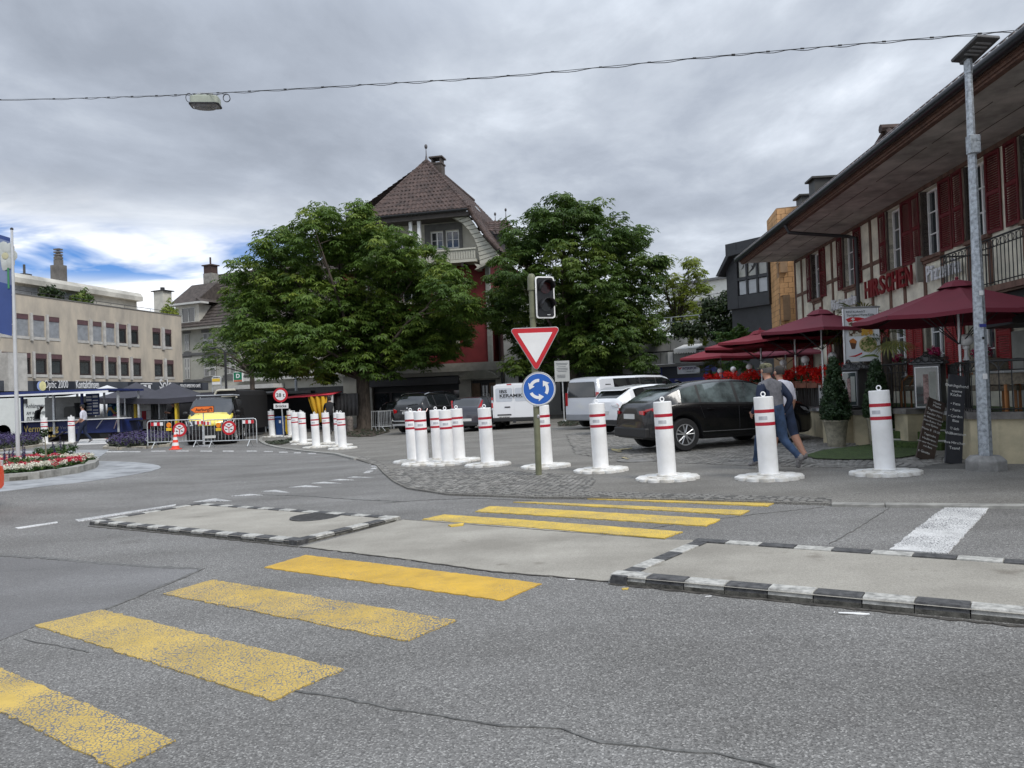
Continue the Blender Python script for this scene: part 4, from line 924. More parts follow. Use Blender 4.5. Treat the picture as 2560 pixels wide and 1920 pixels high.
a2_ = R(33); c_ = corner(1552, 1089, a2_, 4.2, 1.8)
top = [(-2.1, .70), (-2.08, 1.02), (-2.0, 1.12), (-1.75, 1.30), (-1.55, 1.42), (-1.2, 1.50), (-.5, 1.56), (.1, 1.55), (.5, 1.48), (.9, 1.28), (1.15, 1.12), (1.3, 1.05), (1.7, .98), (2.0, .86), (2.1, .65)]
belt = [(-2.1, .68), (-2., 1.02), (-1.4, 1.06), (0, 1.0), (1.1, .98), (1.6, .9), (2.1, .6)]
t, sy, body = car('parked_car', 'white crossover squeezed between the striped window van and the black coupe suv', c_, a2_, 4.2, 1.8, top, belt, .24, (-1.28, 1.28), .34, M_pwhite, [(-1.45, -1.0), (-.92, -.05), (.03, .95)], (.52, 1.26), (-1.98, -1.45), lower=1, group='cars parked behind the bollards', pillars=((-1.0, -.92), (-.05, .03)))
for s_ in (1, -1):
 lampq(t, 'tail_light', [(-1.78, s_*(sy(-1.8, .95)+.004), .97), (-2.06, s_*(sy(-2.06, .95)+.004), .96), (-2.085, s_*(sy(-2.08, .85)), .90), (-1.95, s_*(sy(-1.95, .85)+.004), .82)], M_taillight)
 lampq(t, 'tail_light', [(-2.09, s_*(sy(-2.1, .9)), .95), (-2.115, s_*.40, .94), (-2.115, s_*.42, .90), (-2.095, s_*(sy(-2.1, .85)-.02), .84)], M_lampglass)
 mirror(t, sy, .75, 1.08, s_, M_pwhite); handle(t, sy, -.7, .92, s_, M_pwhite); handle(t, sy, .22, .9, s_, M_pwhite); seamline(t, sy, .0, .4, .98, s_)
mb = MB(); mb.prism([(-1.82, 1.37), (-1.45, 1.46), (-1.4, 1.495), (-1.80, 1.40)], -.62, .62, 'xz'); mb.build('roof_spoiler', M_pwhite, t, bevel=.01)
mb = MB(); mb.box((-2.09, 0, .38), (.1, 1.3, .16)); mb.build('bumper_insert', M_trim, t, bevel=.02); plate(t, -2.115, 0, .68, '', -1)
a2_ = R(38); c_ = corner(1498, 1074, a2_, 5.3, 1.95)
top = [(-2.65, 1.0), (-2.63, 1.60), (-2.55, 1.86), (-2.3, 1.93), (0, 1.97), (1.0, 1.95), (1.35, 1.86), (1.75, 1.55), (2.1, 1.25), (2.35, 1.12), (2.55, .98), (2.65, .72)]
belt = [(-2.65, .98), (-2.5, 1.08), (0, 1.08), (1.9, 1.06), (2.35, 1.0), (2.65, .66)]
M_psil = paint('silver_white', (.60, .62, .66), .3)
t, sy, body = car('parked_van', 'long white passenger van with tinted side windows, behind the white crossover', c_, a2_, 5.3, 1.95, top, belt, .26, (-1.65, 1.62), .345, M_psil, [(-1.75, -.35), (-.28, .55), (.62, 1.75)], (1.38, 2.15), None, lower=1, group='vans parked on the square', cat='van', pillars=((-.35, -.28), (.55, .62)), tumble=.16, width=[(-2.65, .93), (-2.5, .985), (-2., 1.), (1.6, 1.), (2.2, .93), (2.5, .82), (2.65, .65)])
mb = MB(); mb.box((-2.655, 0, 1.45), (.03, 1.5, .58), tpy=.93); mb.build('rear_window', M_carglass, t, bevel=.03)
for s_ in (1, -1):
 for k in range(3): mb = MB(); mb.box((-2.06, s_*(sy(-2.06, 1.3+k*.17)+.006), 1.28+k*.17), (.28, .01, .035)); mb.build('side_vent', M_trim, t, bevel=.004)
 lampq(t, 'tail_light', [(-2.645, s_*.9, 1.35), (-2.66, s_*.78, 1.35), (-2.66, s_*.78, .85), (-2.645, s_*.9, .85)], M_taillight); mirror(t, sy, 1.5, 1.25, s_, M_psil); handle(t, sy, .7, 1.0, s_, M_psil)
mb = MB(); mb.box((-2.62, 0, .42), (.16, 1.7, .24)); mb.build('rear_bumper', mk('bumper_grey', (.25, .26, .28), .5, var=.05), t, bevel=.03)
def backcar(name, label, px, py, rzdeg, L, W, top, belt, zb, wx, wr, pm, sw, ws, rw, grp, cat='car', **k):
 c__ = G(px, py, PZ); u_ = Vector((math.cos(R(rzdeg)), math.sin(R(rzdeg)), 0)); c2 = c__+u_*(L/2); c2.z = g(c2.x)+PZ
 return car(name, label, c2, R(rzdeg), L, W, top, belt, zb, wx, wr, pm, sw, ws, rw, group=grp, cat=cat, **k)
top = [(-2.4, .80), (-2.38, 1.15), (-2.28, 1.32), (-2.12, 1.52), (-1.95, 1.66), (-1.6, 1.74), (-.5, 1.79), (.2, 1.77), (.6, 1.68), (1.05, 1.40), (1.3, 1.22), (1.7, 1.14), (2.1, 1.05), (2.3, .95), (2.4, .75)]
belt = [(-2.4, .78), (-2.3, 1.12), (-1.5, 1.17), (0, 1.12), (1.3, 1.08), (1.9, .98), (2.4, .7)]
t, sy, body = backcar('parked_car', 'black suv with chrome bumper strip parked under the chestnut, seen from behind', 1020, 1086, 63, 4.8, 1.93, top, belt, .27, (-1.45, 1.46), .37, M_pblack, [(-1.95, -1.45), (-1.38, -.3), (-.22, .95)], (.62, 1.28), (-2.3, -1.93), 'cars parked behind the bollards', pillars=((-1.45, -1.38), (-.3, -.22)), lower=1)
for s_ in (1, -1):
 lampq(t, 'tail_light', [(-2.39, s_*(sy(-2.4, 1.05)-.02), 1.10), (-2.42, s_*.55, 1.05), (-2.42, s_*.58, .93), (-2.38, s_*(sy(-2.38, .9)), .90)], M_taillight)
 lampq(t, 'tail_light', [(-2.10, s_*(sy(-2.1, 1.)+.003), 1.10), (-2.36, s_*(sy(-2.36, 1.)+.003), 1.09), (-2.37, s_*(sy(-2.37, .95)+.003), .92), (-2.2, s_*(sy(-2.2, .95)+.003), .95)], M_taillight)
 mirror(t, sy, .8, 1.2, s_, M_pblack)
 mb = MB(); mb.tube([(-1.9, s_*.62, 1.72), (-1.6, s_*.66, 1.79), (-.4, s_*.68, 1.83), (.35, s_*.64, 1.78)], .018, 6); mb.build('roof_rail', M_chrome, t)
mb = MB(); mb.box((-2.43, 0, .56), (.03, 1.45, .05)); mb.build('chrome_strip', M_chrome, t, bevel=.01)
mb = MB(); mb.prism([(-.80, .40), (-.72, .34), (-.5, .36), (.5, .36), (.72, .34), (.80, .40), (.76, .44), (-.76, .44)], -2.44, -2.38, 'yz'); mb.build('skid_plate', M_alu, t)
plate(t, -2.425, 0, .93, 'GE 809871', -1); mb = MB(); mb.box((-2.425, 0, 1.03), (.02, .7, .025)); mb.build('chrome_strip', M_chrome, t)
mb = MB(); mb.lathe([(.04, 0), (.045, .01), (.035, .012)], (-2.40, 0, 1.13), 16, M=Matrix.Rotation(R(-90), 4, 'Y')); mb.build('badge_ring', M_chrome, t)
mb = MB(); mb.tube([(-2.335, 0, 1.25), (-2.33, -.3, 1.30), (-2.31, -.5, 1.31)], .012, 5); mb.build('rear_wiper', M_trim, t)
top = [(-2.4, .75), (-2.36, 1.1), (-2.2, 1.3), (-1.95, 1.45), (-.4, 1.50), (.2, 1.46), (.6, 1.36), (1.1, 1.1), (1.3, 1.02), (1.9, .95), (2.4, .7)]
belt = [(-2.4, .73), (-2.2, .98), (0, .98), (1.3, .95), (2.4, .65)]
c_ = XG(1060, 43.5, PZ)
t, sy, body = car('parked_car', 'dark estate car parked lengthwise behind the black suv', c_, R(-6), 4.8, 1.85, top, belt, .22, (-1.42, 1.42), .33, M_pblack, [(-1.9, -1.1), (-1.02, -.1), (0., 1.0)], (.62, 1.26), (-2.3, -1.95), lower=1, group='cars parked behind the bollards', pillars=((-1.1, -1.02), (-.1, 0.)))
c_ = XG(1144, 46, PZ)
t, sy, body = car('parked_car', 'small pale silver car behind the grey hatchback', c_, R(-75), 4.2, 1.75, [(a*.875, b) for a, b in top], [(a*.875, b) for a, b in belt], .22, (-1.22, 1.25), .31, M_psil, [(-1.6, -.9), (-.82, -.05), (.03, .9)], (.52, 1.1), (-2., -1.7), lower=1, group='cars parked behind the bollards', pillars=((-.9, -.82), (-.05, .03)))
M_pgrey = paint('graphite', (.035, .037, .05), .3)
top = [(-2.0, .70), (-1.98, .98), (-1.88, 1.12), (-1.7, 1.34), (-1.55, 1.42), (-1.2, 1.46), (-.3, 1.48), (.1, 1.45), (.45, 1.36), (.9, 1.14), (1.1, 1.04), (1.6, .93), (1.9, .82), (2.0, .62)]
belt = [(-2.0, .68), (-1.9, .96), (-1., .99), (0, .95), (1.1, .92), (1.6, .84), (2.0, .55)]
t, sy, body = backcar('parked_car', 'dark grey hatchback with high narrow tail lamps left of the tiler van', 1166, 1080, 76, 4.0, 1.72, top, belt, .2, (-1.2, 1.25), .31, M_pgrey, [(-1.5, -.9), (-.82, -.02), (.06, .85)], (.46, 1.05), (-1.9, -1.56), 'cars parked behind the bollards', pillars=((-.9, -.82), (-.02, .06)), lower=0)
for s_ in (1, -1):
 lampq(t, 'tail_light', [(-1.74, s_*(sy(-1.74, 1.25)+.01), 1.33), (-1.80, s_*(sy(-1.78, 1.25)-.09), 1.33), (-1.95, s_*(sy(-1.93, 1.)-.09), 1.0), (-1.90, s_*(sy(-1.9, 1.)+.01), .98)], M_taillight)
 mirror(t, sy, .7, 1.0, s_, M_pgrey)
plate(t, -2.02, 0, .50, '', -1); mb = MB(); mb.box((-2.0, 0, .32), (.08, 1.2, .16)); mb.build('bumper_insert', M_trim, t, bevel=.02)
mb = MB(); mb.tube([(-2.06, -.55, .26), (-1.9, -.55, .26)], .035, 10); mb.build('exhaust_pipe', M_chrome, t)
top = [(-2.5, 1.2), (-2.495, 1.86), (-2.42, 1.93), (-2.1, 1.96), (.8, 1.97), (1.2, 1.88), (1.6, 1.56), (1.9, 1.26), (2.1, 1.14), (2.4, .95), (2.5, .72)]
belt = [(-2.5, 1.15), (-2.4, 1.15), (0, 1.12), (1.8, 1.08), (2.5, .65)]
t, sy, body = backcar('parked_van', 'white panel van with black tiler lettering on its rear doors', 1287, 1072, 83, 5.0, 1.94, top, belt, .3, (-1.5, 1.55), .33, M_pwhite, [(.9, 1.6)], (1.22, 1.9), None, 'vans parked on the square', 'van', tumble=.10, width=[(-2.5, .955), (-2.4, .985), (-2., 1.), (1.6, 1.), (2.2, .9), (2.5, .68)], lower=0)
def backdoor(t, x, y0, y1, z0, z1, name, mt, th=.012, r_=.05):
 mb = MB(); mb.prism([(a, b) for a, b in rrect(y1-y0, z1-z0, r_, 4, (y0+y1)/2, (z0+z1)/2)], x-th, x, 'yz'); return mb.build(name, mt, t, bevel=.003)
dl = backdoor(t, -2.497, .01, .86, .48, 1.86, 'rear_door', M_pwhite); dr = backdoor(t, -2.497, -.86, -.01, .48, 1.86, 'rear_door', M_pwhite)
M_film = mk('window_film', (.50, .53, .58), .3, var=.03)
for d_, a, b in ((dl, .05, .78), (dr, -.78, -.05)): backdoor(t, -2.508, a, b, 1.16, 1.74, 'rear_window', M_film, .006, .08)
def vantext(t, s, y, z_, size, width, mt, x=-2.517):
 me = tmesh(s, size, .001, 1., bold=.006 if size > .1 else 0).copy(); me.materials.clear(); me.materials.append(mt); xs_ = [v.co.x for v in me.vertices]; x0, x1 = min(xs_), max(xs_); k = width/(x1-x0)
 for v in me.vertices: v.co.x = (v.co.x-x0)*k
 me.transform(Matrix.Rotation(R(-90), 4, 'Z') @ Matrix.Rotation(R(90), 4, 'X')); o = bpy.data.objects.new('door_lettering', me); link(o, t); o.location = (x, y, z_)
vantext(t, 'IBS', .60, 1.53, .19, .32, M_black); vantext(t, 'KERAMIK', .60, 1.35, .19, 1.0, M_black); vantext(t, 'PLATTEN · MOSAIK · NATURSTEINE', .60, 1.30, .035, .98, M_black)
mb = MB(); mb.box((-2.515, .28, .93), (.03, .24, .05)); mb.build('door_handle', M_trim, t, bevel=.008); mb = MB(); mb.box((-2.51, .42, .60), (.02, .6, .06)); mb.build('plate_lamp_bar', M_trim, t, bevel=.008)
plate(t, -2.515, .42, .50, 'BE 428264', -1)
mb = MB(); mb.box((-2.50, .18, 1.89), (.03, .2, .05)); mb.build('high_brake_light', M_taillight, t)
for s_ in (1, -1):
 mb = MB(); mb.box((-2.47, s_*.93, 1.62), (.08, .07, .5)); mb.build('pillar_cover', M_trim, t)
 for z_, mt_ in ((1.30, M_taillight), (1.06, M_taillight), (1.18, M_lampglass), (.86, M_lampglass), (.95, M_taillight)): mb = MB(); mb.box((-2.475, s_*.93, z_), (.09, .07, .11)); mb.build('tail_light', mt_, t, bevel=.008)
 mirror(t, sy, 1.45, 1.3, s_, M_trim)
mb = MB(); mb.box((-2.46, 0, .40), (.2, 1.86, .17)); mb.build('rear_bumper', M_trim, t, bevel=.03); mb = MB(); mb.box((-2.52, 0, .30), (.12, .12, .10)); mb.build('tow_hitch', M_dark, t)
c_ = G(524, 1113); u_ = Vector((-.24, 1, 0)).normalized(); c2 = c_+u_*2.45; c2.z = g(c2.x)
top = [(-2.45, 1.1), (-2.44, 1.85), (-2.3, 1.93), (.6, 1.93), (.95, 1.86), (1.35, 1.60), (1.75, 1.30), (1.95, 1.16), (2.1, 1.10), (2.3, 1.00), (2.42, .84), (2.45, .6)]
belt = [(-2.45, 1.05), (0, 1.08), (1.4, 1.12), (1.75, 1.14), (2.0, 1.05), (2.3, .90), (2.45, .55)]
t, sy, body = car('delivery_van', 'black van with yellow bonnet and roof bars parked behind the barriers', c2, math.atan2(-u_.y, -u_.x), 4.9, 1.92, top, belt, .22, (-1.5, 1.5), .33, M_pblack, [(.0, .8), (.86, 1.5)], (.98, 1.80), None, cat='van', tumble=.14, pillars=((.8, .86),), width=[(-2.45, .95), (-2.2, 1.), (1.6, 1.), (2.1, .95), (2.3, .88), (2.45, .72)], lower=1)
M_pyel = paint('yellow', (.80, .66, .10), .35)
mb = MB(); vs = []; n = 12; rows = [(1.80, 1.265, .84), (1.95, 1.17, .86), (2.12, 1.10, .84), (2.30, 1.01, .76), (2.40, .88, .62), (2.47, .76, .48)]
for x, z_, w_ in rows:
 for i in range(n+1): f = i/n*2-1; vs.append((x-.10*abs(f)**2.5, f*w_, z_+.018-(.07 if z_ > .9 else .02)*abs(f)**3))
mb.add(vs, [(r_*(n+1)+i, r_*(n+1)+i+1, (r_+1)*(n+1)+i+1, (r_+1)*(n+1)+i) for r_ in range(len(rows)-1) for i in range(n)]); bo = mb.build('bonnet', M_pyel, t, smooth=60, fix=False); sdm = bo.modifiers.new('t', 'SOLIDIFY'); sdm.thickness = .03
mb = MB(); mb.box((2.44, 0, .50), (.1, 1.3, .34)); mb.build('radiator_grille', M_trim, t, bevel=.03)
for k in range(4): mb = MB(); mb.box((2.495, 0, .40+.07*k), (.02, 1.2, .018)); mb.build('grille_bar', M_dark, t)
for s_ in (1, -1):
 lampq(t, 'headlight', [(2.02, s_*.935, .98), (2.33, s_*.72, .97), (2.43, s_*.62, .80), (2.26, s_*.86, .78)], M_lampglass)
 mirror(t, sy, 1.55, 1.30, s_, M_trim)
 mb = MB(); mb.tube([(-2.2, s_*.70, 1.99), (.7, s_*.70, 1.99)], .02, 6); mb.build('roof_rail', M_black, t)
for k in range(3): mb = MB(); mb.tube([(-1.8+k*1.15, -.75, 2.02), (-1.8+k*1.15, .75, 2.02)], .025, 6); mb.build('roof_bar', M_alu, t)
mb = MB(); mb.box((2.50, 0, .82), (.02, .28, .09)); mb.build('badge', M_pyel, t, bevel=.02); plate(t, 2.50, 0, .33, '', 1)
mb = MB(); mb.tube([(1.86, -.5, 1.245), (1.80, -.1, 1.29), (1.86, .3, 1.245)], .012, 5); mb.build('wiper', M_trim, t)
c_ = XG(742, 47, PZ)
top = [(-2.4, 1.0), (-2.38, 1.75), (-2.2, 1.88), (.6, 1.90), (1.0, 1.82), (1.5, 1.4), (1.8, 1.15), (2.3, 1.0), (2.4, .7)]
t, sy, body = car('parked_van', 'dark van with blacked windows behind the weight limit sign', c_, R(-12), 4.6, 1.85, [(a*.96, b) for a, b in top], [(-2.4, .95), (0, 1.1), (1.6, 1.08), (2.4, .65)], .25, (-1.4, 1.4), .34, M_pblack, [(-2.0, -.5), (-.4, .3), (.38, 1.4)], (.98, 1.7), None, cat='van', tumble=.14, group='vans parked on the square')
c_ = G(-2, 1292); c_.x -= 2.80; c_.z = g(c_.x)
M_pred = paint('orange_red', (.72, .075, .02), .3)
top = [(-2.1, .70), (-2.08, 1.2), (-2.0, 1.38), (-1.5, 1.5), (-.5, 1.56), (.1, 1.55), (.5, 1.48), (.9, 1.28), (1.3, 1.05), (1.7, .98), (2.0, .9), (2.1, .72)]
t, sy, body = car('passing_car', 'orange red car whose nose just enters the left picture edge', (c_.x, c_.y+.35, c_.z), R(2), 4.2, 1.8, top, [(-2.1, .68), (-2., 1.02), (0, 1.0), (1.2, .98), (2.1, .68)], .24, (-1.28, 1.28), .34, M_pred, [(-1.6, -.1), (.0, .95)], (.52, 1.26), (-2.0, -1.7), width=[(-2.1, .85), (-1.8, .97), (1.5, 1.), (1.95, .97), (2.1, .92)])
for s_ in (1, -1): lampq(t, 'headlight', [(1.9, s_*.87, .80), (2.1, s_*.80, .78), (2.1, s_*.80, .62), (1.95, s_*.87, .62)], M_lampglass)
# ================= BUILDINGS
M_beige = mk('washed_concrete', (.46, .405, .33), .9, var=.12, vs=.7, bump=.3, bs=25, streak=.35, dirt_or_tone=(.33, .30, .26))
M_beige2 = mk('attic_concrete', (.46, .445, .40), .85, var=.2, vs=.6)
M_fin = mk('fin_concrete', (.45, .44, .42), .85, var=.12, vs=2)
M_plum = mk('plum_lintel', (.105, .055, .062), .6, var=.1)
M_blind = mk('metal_blind', (.42, .44, .47), .45, metal=.2, var=.1)
M_frame = mk('dark_frame', (.035, .024, .024), .5, var=0)
M_band = mk('sign_band', (.055, .062, .078), .6, var=.12, vs=1.5)
M_band2 = mk('sign_band_dark', (.018, .022, .034), .5, var=.05)
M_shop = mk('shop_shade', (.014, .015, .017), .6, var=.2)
M_wtext = mk('white_letter', (.66, .67, .70), .5, var=0)
def wroot(name, label, Fc, cat='building', grp=None):
 o = thing(name, label, cat, Fc.O, Fc.ang, grp); return o
def window(root, x0, x1, z0, z1, y, mf, mg=M_glass, nx=1, nz=0, fw=.06, name='window', muntin=.03, depth=.05, zfr=()):
 mb = MB(); mb.b2(x0, x0+fw, y-depth, y, z0, z1); mb.b2(x1-fw, x1, y-depth, y, z0, z1); mb.b2(x0+fw, x1-fw, y-depth, y, z0, z0+fw); mb.b2(x0+fw, x1-fw, y-depth, y, z1-fw, z1)
 for k in range(1, nx+1):
  xm = x0+(x1-x0)*k/(nx+1); mb.b2(xm-fw*.6, xm+fw*.6, y-depth*.8, y, z0+fw, z1-fw)
 for k in range(1, nz+1): zm = z0+(z1-z0)*k/(nz+1); mb.b2(x0+fw, x1-fw, y-depth*.6, y, zm-muntin/2, zm+muntin/2)
 f = mb.build(name, mf, root); mb = MB(); mb.b2(x0+.01, x1-.01, y+.002, y+.012, z0+.01, z1-.01); mb.build('pane', mg, f); return f
P0 = at(28, 1000, 56); P1 = at(459, 1000, 74.5)
F1 = Fac(P0, P1); B1 = wroot('office_building', 'beige concrete office block with plum window lintels over dark shop signs', F1)
X_ = lambda a: F1.x(a*.217)
zt1, zb1 = F1.hit(45, 783)[1], F1.hit(45, 838.5)[1]; zt2, zb2 = F1.hit(104, 884)[1], F1.hit(104, 936)[1]
zp = F1.hit(28, 733)[1]; zs1, zs0 = F1.hit(18, 952.4)[1], F1.hit(18, 978.6)[1]
cols = [(-190, -40, 1), (10, 155, 1), (208, 355, 1), (400, 540, 1), (582, 712, 1), (915, 1042, 1), (1085, 1197, 1), (1237, 1345, 1), (1385, 1482, 0), (1525, 1620, 0), (1780, 1875, 0), (1915, 2000, 0)]
cols2 = [(-175, -30, 0), (15, 165, 0), (225, 370, 0), (415, 555, 0), (597, 732, 0), (928, 1060, 0), (1098, 1212, 0), (1250, 1360, 0), (1395, 1500, 0), (1538, 1640, 0), (1792, 1890, 0), (1928, 2015, 0)]
holes = []; WX = []
for row, (cl, zt, zb_) in enumerate(((cols, zt1, zb1), (cols2, zt2, zb2))):
 for a, b, bl in cl: holes.append((X_(a), X_(b), zb_, zt)); WX.append((X_(a), X_(b), zb_, zt, bl, row))
mb = MB(); L1 = F1.L; wallgrid(mb, -16, L1, zs1, zp, holes, 0, .13); mb.quad([(L1, 0, 0), (L1, 14, 0), (L1, 14, zp), (L1, 0, zp)]); mb.b2(-16, L1, .3, 14, zp-.3, zp-.25); mb.quad([(-16, 0, 0), (-16, 14, 0), (-16, 14, zp), (-16, 0, zp)])
mb.build('wall', M_beige, B1, fix=False)
mb = MB(); mb.b2(-16, L1+.05, -.05, .35, zp, zp+.07); mb.build('coping', mk('coping_metal', (.16, .155, .15), .5), B1)
for x0, x1, z0, z1, bl, row in WX:
 lh = .38; mb = MB(); mb.b2(x0, x1, .02, .12, z1-lh, z1); mb.build('lintel', M_plum, B1)
 if bl:
  mb = MB(); n = 22; h_ = z1-lh-z0
  for k in range(n): mb.box(((x0+x1)/2, .08, z0+h_*(k+.5)/n), (x1-x0, .05, h_/n*.8), M=Matrix.Rotation(R(38), 4, 'X'))
  mb.b2(x0, x1, .11, .12, z0, z1-lh, 1); mb.build('blind', [M_blind, M_frame], B1)
 else: window(B1, x0, x1, z0, z1-lh, .11, M_frame, nx=0, fw=.13)
 mb = MB(); mb.b2(x0-.02, x1+.02, -.04, .13, z0-.22, z0); mb.build('sill', M_fin, B1)
for cl, zt, zb_ in ((cols, zt1, zb1), (cols2, zt2, zb2)):
 for (a0, a, _), (b, b1_, _) in zip(cl, cl[1:]):
  if b-a < 60: xa, xb = X_(a), X_(b); mb = MB(); mb.b2(xa+.08, xb-.08, -.15, .12, zb_-.32, zt+.12); mb.build('fin', M_fin, B1)
 for a in (cl[1][0]-38, cl[0][0]-40):
  xa = X_(a); mb = MB(); mb.b2(xa-.1, xa+.25, -.15, .0, zb_-.32, zt+.12); mb.build('fin', M_fin, B1)
xe = F1.x(505)
mb = MB(); mb.b2(-16, L1+3.2, -.5, -.1, zs0, zs1); bd = mb.build('sign_band', M_band, B1)
for a, b, lb in ((85, 187, ''), (322, 380, ''), (449, 506, '')):
 mb = MB(); mb.b2(F1.x(a, -.5), F1.x(b, -.5), -.53, -.5, zs0+.01, zs1-.01); mb.build('sign_panel', M_band2, bd)
sh = (zs1-zs0)
def t1(s, a, b, dz, size, mt=M_wtext, bold=.01): xa, xb = F1.x(a, -.55), F1.x(b, -.55); return text(bd, s, xa, zs0+dz*sh, size, mt, y=-.56, ext=.01, width=xb-xa, bold=bold)
t1('Brillen', 31, 65, .28, .9); t1('Optic 2000', 112, 171, .30, .85, bold=0); t1('Kontaktlinsen', 191, 248, .28, .9); t1('Sole', 400, 430, .2, 1.25); t1('GELATI APERITIVO CAFFÈ', 451, 502, .36, .42)
for a, mt_ in ((106, mk('lens_blue', (.30, .38, .68), .5)), (111, mk('lens_yellow', (.72, .68, .36), .5))):
 xa = F1.x(a, -.55); mb = MB(); mb.lathe([(.001, 0), (.36, 0)], (xa-.15, -.57-(.01 if a > 108 else 0), (zs0+zs1)/2), 24, M=RX, cap=False, sx=.9); mb.build('logo_disc', mt_, bd)
xa = F1.x(352, -.55); mb = MB(); mb.b2(xa, xa+1.5, -.56, -.54, zs0+.55, zs0+.65); mb.b2(xa, xa+.1, -.56, -.54, zs0+.2, zs0+.65)
for q in (0, .55): mb.b2(xa+.4+q, xa+.75+q, -.57, -.545, zs0+.15, zs0+.5)
mb.build('shop_logo', M_wtext, bd)
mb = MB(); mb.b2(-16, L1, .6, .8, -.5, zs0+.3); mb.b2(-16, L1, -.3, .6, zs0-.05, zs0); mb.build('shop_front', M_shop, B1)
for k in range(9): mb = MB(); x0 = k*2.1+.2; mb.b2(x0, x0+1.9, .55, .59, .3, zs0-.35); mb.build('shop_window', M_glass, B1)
mb = MB(); xa = F1.x(-3); mb.b2(xa, xa+1.6, -.9, -.1, zs0, zs1+2.); mb.build('duct_box', M_fin, B1)
mb = MB(); xa = F1.x(6, .2); mb.b2(xa-.6, xa+.9, .16, .2, zb2+.5, zt2-.42); mb.build('window_poster', mk('poster_blue', (.12, .36, .62), .6, var=.3), B1)
yo = 2.6; za1 = F1.hit(100, 694, yo)[1]; za0 = F1.hit(100, 716, yo)[1]; xat = F1.x(354, yo);
mb = MB(); mb.prism([(yo-.5, za1-.75), (yo-.5, za1-.35), (yo-.25, za1), (yo+6, za1), (yo+6, za1-.75)], -16, xat, 'yz'); mb.build('roof_slab', M_beige2, B1)
wins = [(20, 102), (155, 190)]
hz_ = [(F1.x(a, yo), F1.x(b, yo), zp+.5, za1-.9) for a, b in wins]
mb = MB(); wallgrid(mb, -16, xat-.25, zp-.3, za1-.7, hz_, yo, .15); mb.quad([(xat-.25, yo, zp-.3), (xat-.25, yo+6, zp-.3), (xat-.25, yo+6, za1-.7), (xat-.25, yo, za1-.7)]); mb.build('attic_wall', M_beige2, B1, fix=False)
for a, b, c__, d in hz_:
 mb = MB(); mb.b2(a, b, yo+.12, yo+.16, c__, d, 1)
 for k in range(9): mb.box(((a+b)/2, yo+.06, c__+(d-c__)*(k+.5)/9), (b-a, .05, .06), M=Matrix.Rotation(R(30), 4, 'X'))
 mb.build('blind', [M_blind, M_glass], B1)
mb = MB(); xa, xb = F1.x(159, 5), F1.x(177, 5); z_a, z_b, z_c = F1.hit(150, 661, 5)[1], F1.hit(150, 700, 5)[1], F1.hit(150, 630, 5)[1]
mb.b2(xa, xb, 5, 6.0, z_b-2, z_a); xm = (xa+xb)/2; wch = (xb-xa)*.29; mb.b2(xm-wch, xm+wch, 5.2, 5.8, z_a, z_a+.5)
for k in range(4): mb.b2(xm-wch*.97, xm+wch*.97, 5.2, 5.8, z_a+.62+k*.24, z_a+.74+k*.24)
mb.b2(xm-wch*.8, xm+wch*.8, 5.3, 5.7, z_a+.5, z_c-.5); mb.box((xm, 5.5, z_c-.3), (wch*2, .6, .5), tp=.6); mb.build('chimney', mk('chimney_concrete', (.13, .12, .11), .9, var=.2, vs=1.5), B1)
mb = MB(); xa, xb = F1.x(70, 6), F1.x(89, 6); z_a = F1.hit(70, 684, 6)[1]; mb.b2(xa, xb, 6, 7, z_a-1, z_a); mb.tube([((xa+xb)/2, 6.4, z_a), ((xa+xb)/2, 6.4, z_a+.8)], .1, 6); mb.build('roof_box', mk('roof_box_dark', (.06, .06, .06), .8), B1)
mb = MB(); mb.tube([(F1.x(40, .8), .8, zp+.45), (L1, .8, zp+.45)], .025, 5)
for k in range(12): xx_ = F1.x(40, .8)+(L1-F1.x(40, .8))*k/11; mb.tube([(xx_, .8, zp), (xx_, .8, zp+.45)], .02, 4)
mb.build('roof_railing', M_dark, B1)
P0 = at(440, 1000, 84); P1 = at(930, 1000, 73)
F2 = Fac(P0, P1); B2 = wroot('apartment_house', 'grey plastered house with dark tiled hip roof behind the small tree', F2)
M_gpl = mk('grey_plaster', (.42, .415, .365), .9, var=.08, vs=.8)
M_gtrim = mk('grey_trim', (.14, .14, .14), .8, var=.1)
M_rtile = mk('dark_roof_tile', (.062, .050, .044), .85, var=.3, vs=3)
M_shw = mk('white_shutter', (.52, .52, .50), .7, var=.05)
H = lambda a, b, y=0: F2.hit(a, b, y)
ze = H(470, 826)[1]; zr_ = H(540, 690, 5)[1]; L2 = F2.L
wn_ = [(462, 473, 835, 878), (508, 533, 833, 868), (462, 475, 895, 948), (510, 540, 898, 942), (560, 590, 893, 936), (612, 650, 890, 934), (670, 700, 890, 934)]
hs = [(H(a, c)[0], H(b, c)[0], H(a, d)[1], H(a, c)[1]) for a, b, c, d in wn_]
mb = MB(); wallgrid(mb, 0, L2, 0, ze, hs, 0, .15); mb.build('wall', M_gpl, B2, fix=False)
